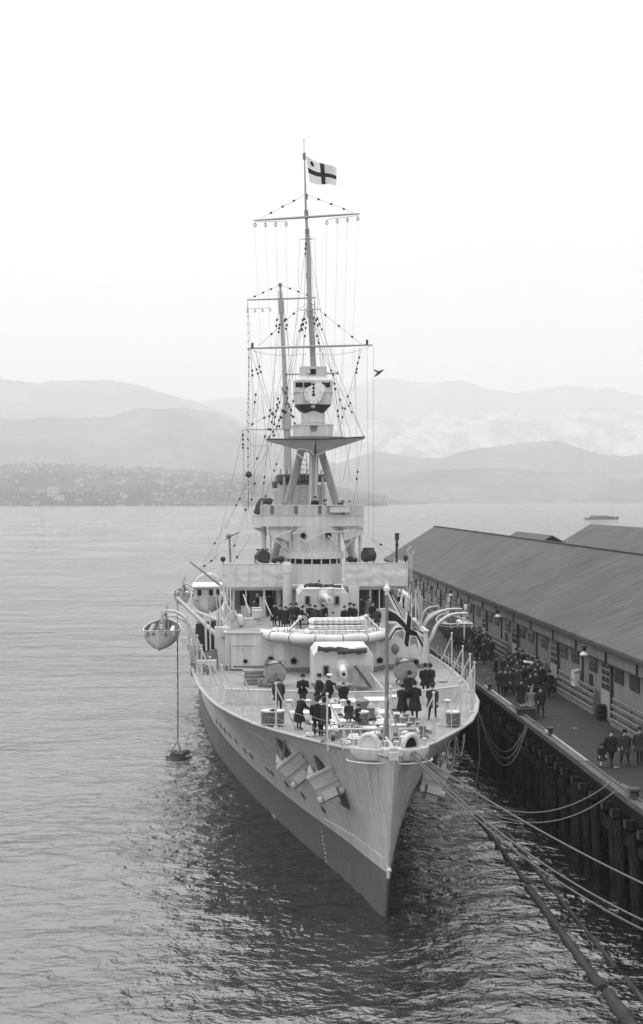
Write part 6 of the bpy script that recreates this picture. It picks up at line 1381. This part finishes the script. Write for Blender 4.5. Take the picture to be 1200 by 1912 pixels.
def joints(stride=0, armL=(0, .0), armR=(0, .0), bend=0, lean=0, kid=1.0, wide=1.0, head=0):
    """stride: metres between feet along y; arm (forward swing, bend)"""
    J = {}; s = kid
    def p(x, y, z, r_): return (x * s, y * s, z * s, (r_[0] * s, r_[1] * s) if isinstance(r_, tuple) else r_ * s)
    J['pelvis'] = p(0, 0, .93, (.155 * wide, .115)); J['waist'] = p(0, -.01 - lean * .3, 1.08, (.14 * wide, .105)); J['chest'] = p(0, -.015 - lean * .8, 1.32, (.165 * wide, .115)); J['neck'] = p(0, -lean - .01, 1.46, .055)
    J['chin'] = p(0, -lean - .045 - head * .03, 1.545 - head * .02, (.058, .062)); J['head'] = p(0, -lean - .02 - head * .05, 1.64 - head * .03, (.078, .092)); J['crownp'] = p(0, -lean - .01 - head * .05, 1.70 - head * .03, (.06, .07)); J['nose'] = p(0, -lean - .125 - head * .05, 1.60 - head * .04, .012)
    for S, sx, (fw, bn) in (('L', -1, armL), ('R', 1, armR)):
        J['sh' + S] = p(sx * .19 * wide, -lean * .9, 1.38, .062); a = fw
        ex, ey, ez = sx * .245 * wide, -lean * .9 - math.sin(a) * .27, 1.38 - math.cos(a) * .27; J['el' + S] = p(ex, ey, ez, .047)
        a2 = a + bn; inx = sx * (.245 - .15 * min(1, bn / 1.6)) * wide
        J['wr' + S] = p(inx, ey - math.sin(a2) * .24, ez - math.cos(a2) * .24, .029); J['ha' + S] = p(inx, ey - math.sin(a2) * .33, ez - math.cos(a2) * .33, (.036, .02))
    for S, sx, f in (('L', -1, 1), ('R', 1, -1)):
        y = stride * f / 2; J['hip' + S] = p(sx * .09, -y * .12, .86, .092); J['kn' + S] = p(sx * .095, -y * .5 - (.04 if stride else .01), .49, .062); J['an' + S] = p(sx * .1, -y, .09, .042); J['to' + S] = p(sx * .115, -y - .15, .035, (.036, .028))
    return J
def coat(J, hem, flare, r_up=1.0, mt='cloth', n=18, name='coat', kid=1.0, open_=0):
    """coat lofted round the torso from collar to hem, with sleeves"""
    c_, w_, pv, nk = [Vector(J[k][:3]) for k in ('chest', 'waist', 'pelvis', 'neck')]
    st = (Vector(J['anL'][:3]) - Vector(J['anR'][:3])).length * .25
    L_ = [(nk + Vector((0, 0, .01)), .075, .075), (nk - Vector((0, 0, .05)) * kid, .13, .09), (c_ + Vector((0, 0, .06)) * kid, .225, .13), (c_, .225, .15), (w_, .2, .145), (pv, .215, .165), (pv - Vector((0, 0, .2 * kid)), .225 + flare * .3, .18 + flare * .3 + st * .3), (Vector((pv.x, pv.y, (hem + .12) * kid)), .235 + flare * .8, .19 + flare * .8 + st), (Vector((pv.x, pv.y, hem * kid)), .24 + flare, .2 + flare + st)]
    rows = []
    for i, (p, a, b_) in enumerate(L_):
        rows.append([p + Vector((a * r_up * kid * math.cos(q) * (1 + .03 * math.sin(5 * q + i)), b_ * r_up * kid * math.sin(q) * (1 + .04 * math.cos(4 * q + i)), (.012 * math.sin(6 * q) if i == 8 else 0))) for q in [2 * math.pi * j / n for j in range(n + 1)]])
    b = MB().grid(rows)
    for S in 'LR': limb(b, [Vector(J['sh' + S][:3]) + Vector((0, 0, .03)), Vector(J['sh' + S][:3]) - Vector((0, 0, .04)), Vector(J['el' + S][:3]), Vector(J['wr' + S][:3])], [.085 * kid, .09 * kid, .072 * kid, .055 * kid], n=9)
    return b.mesh(name, mt, ang=80)
def hat(kind, J, kid=1.0):
    h = Vector(J['crownp'][:3]); s = kid; b = MB()
    if kind == 'fedora': b.lathe([(.17, 0), (.175, .008), (.10, .02), (.098, .09), (.085, .125), (.04, .135), (.001, .12)], h + Vector((0, 0, -.005)), 16, 0, None, .92, 1.1)
    elif kind == 'bowler': b.lathe([(.145, .01), (.15, .02), (.1, .015), (.098, .07), (.07, .12), (.001, .135)], h + Vector((0, 0, -.005)), 16, 0, None, .92, 1.1)
    elif kind == 'cap': b.lathe([(.09, -.02), (.115, .02), (.12, .05), (.08, .075), (.001, .08)], h, 14, 0, None, 1, 1.15).add([h + Vector(v) for v in ((-.07, -.09, .0), (.07, -.09, .0), (.05, -.165, -.02), (-.05, -.165, -.02))], [(0, 1, 2, 3)])
    elif kind == 'sailor': b.lathe([(.085, -.03), (.088, .03), (.135, .06), (.13, .085), (.001, .09)], h, 16, 0, None, 1, 1.05)
    else: b.lathe([(.12, -.06), (.115, -.02), (.11, .04), (.08, .09), (.001, .11)], h, 14, 0, None, .95, 1.05)
    return [tuple(v) for v in b.v], b
def hairmesh(J, kid=1.0, long=False):
    h = Vector(J['head'][:3]); b = MB(); rows = []
    for i in range(6):
        e = math.pi / 2 * i / 5 if True else 0
        rows.append([h + Vector((.088 * kid * math.cos(q) * math.cos(e), (.02 + .098 * math.sin(q) * math.cos(e)) * kid + .01, (.0 - (.12 if long else .03) * (i == 0) + .105 * math.sin(e)) * kid)) for q in [-.25 + (math.pi + .5) * j / 12 for j in range(13)]])
    b.grid(rows)
    for sx in (-1, 1): b.ball(h + Vector((sx * .03 * kid, -.095 * kid, -.005)), .011 * kid, 6); b.tube([h + Vector((sx * .09 * kid, .0, .02)), h + Vector((sx * .095 * kid, .01, -.03))], .012 * kid, 5)
    b.tube([h + Vector((-.025 * kid, -.092 * kid, -.075 * kid)), h + Vector((.025 * kid, -.092 * kid, -.075 * kid))], .006, 4)
    return b.mesh('hair', 'hair', ang=60)
POSE = {
 'stand': joints(armL=(.05, .25), armR=(-.05, .2)), 'hands': joints(armL=(.1, 1.5), armR=(.1, 1.45), head=.5), 'walk': joints(stride=.55, armL=(-.35, .15), armR=(.4, .3)), 'walk2': joints(stride=-.5, armL=(.35, .4), armR=(-.3, .1)),
 'lean': joints(armL=(.4, .8), armR=(.5, .7), lean=.14, head=1), 'point': joints(armL=(.1, .3), armR=(1.0, .3), head=.3), 'pocket': joints(armL=(-.25, .9), armR=(-.2, .9), wide=1.05)}
KP = {'kid': joints(stride=.3, armL=(.1, .3), armR=(.2, .6), kid=.64), 'kidstand': joints(armL=(.2, 1.2), armR=(.1, .3), kid=.66, head=.6)}
BM = {k: skin_body('body', J, True) for k, J in POSE.items()}; KM = {k: skin_body('body', J, True) for k, J in KP.items()}
CT = {}
for k, J in list(POSE.items()):
    CT[k] = {'long': coat(J, .42, .05), 'mid': coat(J, .62, .03), 'jacket': coat(J, .80, .0), 'dress': coat(J, .30, .09, .95)}
for k, J in KP.items(): CT[k] = {'kid': coat(J, .55, .12, 1, kid=.64 if k == 'kid' else .66)}
HM = {}
for k, J in list(POSE.items()) + list(KP.items()):
    kid = 1 if k in POSE else .65
    HM[k] = {}
    for h in ('fedora', 'bowler', 'cap', 'sailor', 'cloche'):
        b = hat(h, J)[1]; c_ = Vector(J['crownp'][:3])
        if kid != 1: b.v = [tuple(c_ + (Vector(v) - c_) * .78) for v in b.v]
        HM[k][h] = b.mesh('hat', 'hat_felt' if False else 'cloth', ang=40)
    HM[k]['hair'] = hairmesh(J, kid, k in KP)
def setmat(o, i, mt):
    if o.data.materials and len(o.material_slots) > i: o.material_slots[i].link = 'OBJECT'; o.material_slots[i].material = M[mt]
def person(pos, rz, lb, pose='stand', coat_='long', hat_='fedora', c1='cloth', c2=None, ht=None, k=1.0, grp=None):
    """rz = 0 faces the camera side (-y)"""
    t = thing('person', lb, 'person', pos, rz, grp); t.scale = (k * 1.12, k * 1.1, k)
    kid = pose in KM
    bo = link('body', (KM if kid else BM)[pose], t); setmat(bo, 0, 'cloth2' if kid and c1 != 'cloth' else 'cloth')
    if coat_: o = link('coat', CT[pose][coat_], t); setmat(o, 0, c1)
    if hat_: o = link('hat', HM[pose][hat_], t); setmat(o, 0, ht or ('whitecloth' if hat_ == 'sailor' else 'cloth'))
    link('hair', HM[pose]['hair'], t)
    if kid: 
        J = KP[pose]
        for S in 'LR':
            a_, c_ = Vector(J['kn' + S][:3]), Vector(J['an' + S][:3]); link('sock', MB().tube([a_.lerp(c_, .1), a_.lerp(c_, .85)], [.05, .04], 8).mesh('sock', 'fwhite'), t)
    return t
def onfc(px, py): v = DS(px, py, 7.35); return MS @ Vector((v.x, v.y, zd(max(0, v.y)) - .03))
away, cam_ = math.pi, 0
FC = [  # forecastle: px, py feet, heading, label, pose, coat, hat, colour
 (520, 1326, away, 'man in a slim dark coat with his back turned beside the tall rail post', 'stand', 'mid', None, 'cloth2', 1),
 (565, 1318, .1, 'man in bowler and black coat before the closed door, hands folded', 'hands', 'jacket', 'bowler', 'cloth', 1),
 (596, 1318, -1.2, 'man in a dark felt hat talking to the white capped sailor', 'stand', 'mid', 'fedora', 'cloth', 1),
 (614, 1318, 1.9, 'sailor in a white cap turned toward the gun', 'point', 'jacket', 'sailor', 'cloth', 1),
 (641, 1324, away + .3, 'tall man in a long black coat right under the forward gun muzzle', 'stand', 'long', None, 'cloth', .86),
 (558, 1363, 2.2, 'woman in a long black coat and close hat by the bow rail', 'lean', 'long', 'cloche', 'cloth', .94),
 (592, 1378, away, 'broad man in a dark coat seen from behind at the rail post', 'pocket', 'jacket', 'fedora', 'cloth', 1.02),
 (605, 1379, away - .5, 'man close behind the rail post touching the broad man', 'stand', 'mid', 'fedora', 'cloth2', 1),
 (651, 1356, away, 'girl in a dark hooded coat with a pale badge by the capstan', 'kidstand', 'kid', 'cloche', 'cloth2', 1.05),
 (668, 1358, .8, 'child in dark clothes crouched next to the girl in the hooded coat', 'kidstand', 'kid', 'cap', 'cloth', .95),
 (751, 1340, 2.4, 'man in a long dark coat and cap reading beside the jackstaff', 'hands', 'long', 'cap', 'cloth', .98),
 (774, 1342, away + .2, 'tallest man in a long overcoat holding a white paper', 'hands', 'long', 'fedora', 'cloth', 1.08),
 (764, 1312, 2.6, 'man in a dark hat partly hidden behind the tall overcoated man', 'stand', 'long', 'fedora', 'cloth', 1.0),
 (794, 1296, away, 'heavy man in a black coat by the covered reel', 'pocket', 'mid', 'fedora', 'cloth', 1.03),
 (803, 1294, away + .4, 'man just behind the heavy man near the wharf side rail', 'stand', 'mid', 'fedora', 'cloth2', 1),
 (807, 1342, away - .4, 'man in a grey jacket striding away by the wharf side rail post', 'walk', 'mid', 'cap', 'cloth2', 1)]
for px, py, rz, lb, po, co, ha, cl, k in FC: person(onfc(px, py), rz + TH_S, lb, po, co, ha, cl, k=k, grp='visitors on the forecastle')
def ongd(px, ptop, k, hh):
    """on the shelter deck: as far aft as puts the hat where it belongs, never forward of the rafts"""
    z = ZB + .034 + hh * k; Y = F * (CH - z) / (ptop - HZ); Y = max(Y, 51.1 + 30.4); Y = min(Y, 51.1 + 44)
    if ptop > 1128: Y = 81.1 + ((px * 7) % 11) * .3
    return Vector(((px - CX) / F * Y, Y, ZB + .034))
SD_ = [(570, 1119, .3, 'man in a bowler standing against the second gun shield', 'stand', 'mid', 'bowler', 'cloth'), (533, 1131, 2.5, 'dark coated man by the thick ventilator pipe', 'stand', 'long', 'cap', 'cloth'), (543, 1129, .5, 'man in tweed cap in the group at the ventilator', 'pocket', 'mid', 'cap', 'cloth2'), (553, 1130, -.6, 'man with a pale face in the group beside the gun shield', 'stand', 'long', 'fedora', 'cloth'), (560, 1131, 1.6, 'man in a round hat close to the bowler hatted man', 'lean', 'mid', 'bowler', 'cloth'),
 (578, 1140, 0, 'officer leaning on the life rafts in a dark uniform', 'lean', 'jacket', 'cap', 'cloth'), (588, 1137, 2.9, 'man behind the rafts under the gun barrel', 'stand', 'mid', 'cap', 'cloth2'), (598, 1138, 1.0, 'visitor bowing over the rafts below the muzzle badge', 'lean', 'long', 'fedora', 'cloth'), (606, 1138, -1.0, 'sailor in a white cap behind the life rafts', 'stand', 'jacket', 'sailor', 'cloth'), (643, 1133, .4, 'visitor with a pale face by the end of the rafts', 'stand', 'mid', 'bowler', 'cloth'), (653, 1132, 1.2, 'second visitor between the pale faced one and the grey locker', 'stand', 'mid', 'fedora', 'cloth'), (661, 1131, -.8, 'third visitor nearest the grey locker', 'stand', 'mid', 'fedora', 'cloth2'),
 (674, 1113, away, 'stout man in black with his back turned under the bridge wing', 'pocket', 'long', 'cap', 'cloth'), (688, 1112, away - .2, 'man in a grey overcoat facing away under the bridge wing', 'stand', 'long', 'fedora', 'cloth4'), (696, 1144, .2, 'man half hidden by the raised spar beside the flag', 'stand', 'mid', 'cap', 'cloth'), (704, 1143, -.4, 'companion of the man half hidden by the spar', 'stand', 'mid', 'bowler', 'cloth2'),
 (460, 1106, 1.0, 'tall figure in black in the shade under the bridge wing', 'stand', 'long', None, 'cloth'), (474, 1116, 2.8, 'broad figure in charcoal beside the open shade', 'pocket', 'long', 'fedora', 'cloth2'), (480, 1109, .2, 'sailor with a bright white cap deep in the shade', 'stand', 'jacket', 'sailor', 'cloth'), (503, 1108, .1, 'man with a pale face behind the white pillar', 'stand', 'jacket', 'cap', 'cloth'), (512, 1136, .6, 'woman near the pillar brace in a dark coat', 'stand', 'long', 'cloche', 'cloth'), (524, 1134, -.5, 'man between the pillar brace and the canvas roll', 'stand', 'mid', 'fedora', 'cloth'), (748, 1106, .4, 'figure in black in the shade by the lantern post', 'stand', 'long', 'cap', 'cloth'), (730, 1108, 1.4, 'figure in black under the end of the bridge wing', 'stand', 'long', 'fedora', 'cloth')]
for px, py, rz, lb, po, co, ha, cl in SD_: person(ongd(px, py, .88, 1.84), rz + TH_S, lb, po, co, ha, cl, k=.84 + (px * 5 % 9) * .012, grp='people on the gun deck')
for px, py, rz, lb, ha in ((588, 926, .4, 'officer in a peaked cap on the compass platform beside the mast', 'cap'), (607, 932, 1.6, 'second officer bending on the compass platform', 'cap'), (636, 930, -1, 'rating on the platform behind the chart box', 'sailor'), (652, 934, 0, 'rating at the platform corner on the wharf side', 'cap')):
    p = P(px, py, 41.8); person(MS @ Vector((p.x, 42.0, p.z - 1.8)), rz, lb, 'stand', 'jacket', ha, 'cloth', grp='men on the compass platform')
# wharf
def onp(px, py): return D(px, py, ZP)
WF_ = [(1123, 1432, .1, 'small girl in a dark coat and white socks nearest the wharf camera side', 'kid', 'kid', 'cloche', 'cloth', 1.0), (1141, 1431, .1, 'man walking with hands clasped next to the small girl', 'walk', 'jacket', 'cap', 'cloth', 1.0), (1166, 1428, 0, 'woman striding beside the man with clasped hands', 'walk2', 'mid', 'cloche', 'cloth2', .97), (1194, 1426, -.2, 'man in a dark overcoat cut by the picture edge', 'walk', 'mid', 'fedora', 'cloth2', 1.0),
 (992, 1337, .1, 'man in a pale cap and grey suit walking arm in arm', 'walk', 'mid', 'cap', 'cloth4', 1.0), (1009, 1338, 0, 'man in black suit arm in arm with the pale capped man', 'walk2', 'jacket', 'cap', 'cloth', 1.0), (973, 1319, .2, 'woman in a full dark coat just ahead of the crowd', 'walk', 'dress', 'cloche', 'cloth', .96), (943, 1299, .1, 'man with a pale face leading the crowd near the wharf edge', 'walk', 'mid', 'cap', 'cloth', 1.0), (952, 1296, .2, 'woman with a white scarf in the front of the crowd', 'walk2', 'long', 'cloche', 'cloth', .95), (965, 1294, 0, 'woman in a wide brown hat amid the crowd', 'walk', 'long', 'fedora', 'cloth2', .97),
 (926, 1268, 1.5, 'woman in a short dark coat standing apart at the crowd edge', 'stand', 'mid', 'cloche', 'cloth', .95), (1025, 1302, away, 'man in black walking away along the shed wall', 'walk', 'mid', 'fedora', 'cloth', 1.0), (986, 1288, .3, 'figure carrying a white parcel overhead in the crowd', 'stand', 'long', 'fedora', 'cloth', 1.0), (903, 1239, .1, 'woman in a bulky black coat walking with a child', 'walk', 'dress', 'cloche', 'cloth', 1.0), (889, 1242, .2, 'child walking hand in hand beside the bulky coated woman', 'kid', 'kid', 'cap', 'cloth', 1.05)]
for px, py, rz, lb, po, co, ha, cl, k in WF_:
    t = person(onp(px, py), rz + TH_P, lb, po, co, ha, cl, ht='cloth4' if 'pale cap' in lb and 'arm in arm' in lb and 'black' not in lb else None, k=k, grp='walkers on the wharf')
    if 'parcel' in lb: p = onp(px, py); o = tag(MB().beam((-.3, 0, 0), (.3, .1, -.1), .25, .12).build('parcel', 'whitecloth', smooth=False), 'white parcel carried over a shoulder in the crowd', 'parcel'); o.location = p + Vector((0, -.1, 1.95))
r2 = random.Random(5)
cols = ['cloth', 'cloth', 'cloth2', 'cloth', 'cloth2', 'cloth3', 'cloth']
for i, (px, py) in enumerate([(934, 1290), (958, 1280), (947, 1277), (972, 1284), (978, 1278), (965, 1272), (955, 1266), (942, 1262), (950, 1256), (962, 1258), (972, 1263), (983, 1268), (992, 1274), (999, 1284), (1004, 1274), (994, 1265), (985, 1258), (975, 1252), (964, 1248), (1003, 1266), (1010, 1282), (990, 1296), (1000, 1296)]):
    c_ = cols[i % 7]; nm = {'cloth': 'black', 'cloth2': 'charcoal', 'cloth3': 'grey'}[c_]; ha = r2.choice(['fedora', 'bowler', 'cap', 'cloche'])
    person(onp(px, py + 8), r2.choice([0, .2, -.2, .1, away, 2.8]), '%s coated walker in the thick of the wharf crowd' % nm, r2.choice(['walk', 'walk2', 'stand', 'pocket']), r2.choice(['mid', 'long', 'mid', 'dress']), ha, c_, k=r2.uniform(.93, 1.03), grp='thick of the crowd on the wharf')
for i, (px, py) in enumerate([(852, 1212), (858, 1208), (864, 1211), (870, 1207), (876, 1212), (881, 1206), (866, 1203), (886, 1210), (859, 1202), (892, 1216), (899, 1212), (905, 1220), (912, 1225), (908, 1212), (889, 1222), (916, 1230), (845, 1208), (872, 1200), (880, 1198), (850, 1198), (896, 1204), (838, 1196), (844, 1190), (856, 1192), (830, 1188)]):
    c_ = cols[(i * 3) % 7]; nm = {'cloth': 'black', 'cloth2': 'charcoal', 'cloth3': 'grey'}[c_]
    person(onp(px, py + 3), r2.uniform(-.5, .5), '%s clad person in the distant knot beyond the davits' % nm, r2.choice(['walk', 'walk2', 'stand', 'pocket']), r2.choice(['mid', 'long']), r2.choice(['fedora', 'bowler', 'cap', 'cloche']), c_, k=r2.uniform(.93, 1.03), grp='distant knot of people on the wharf')
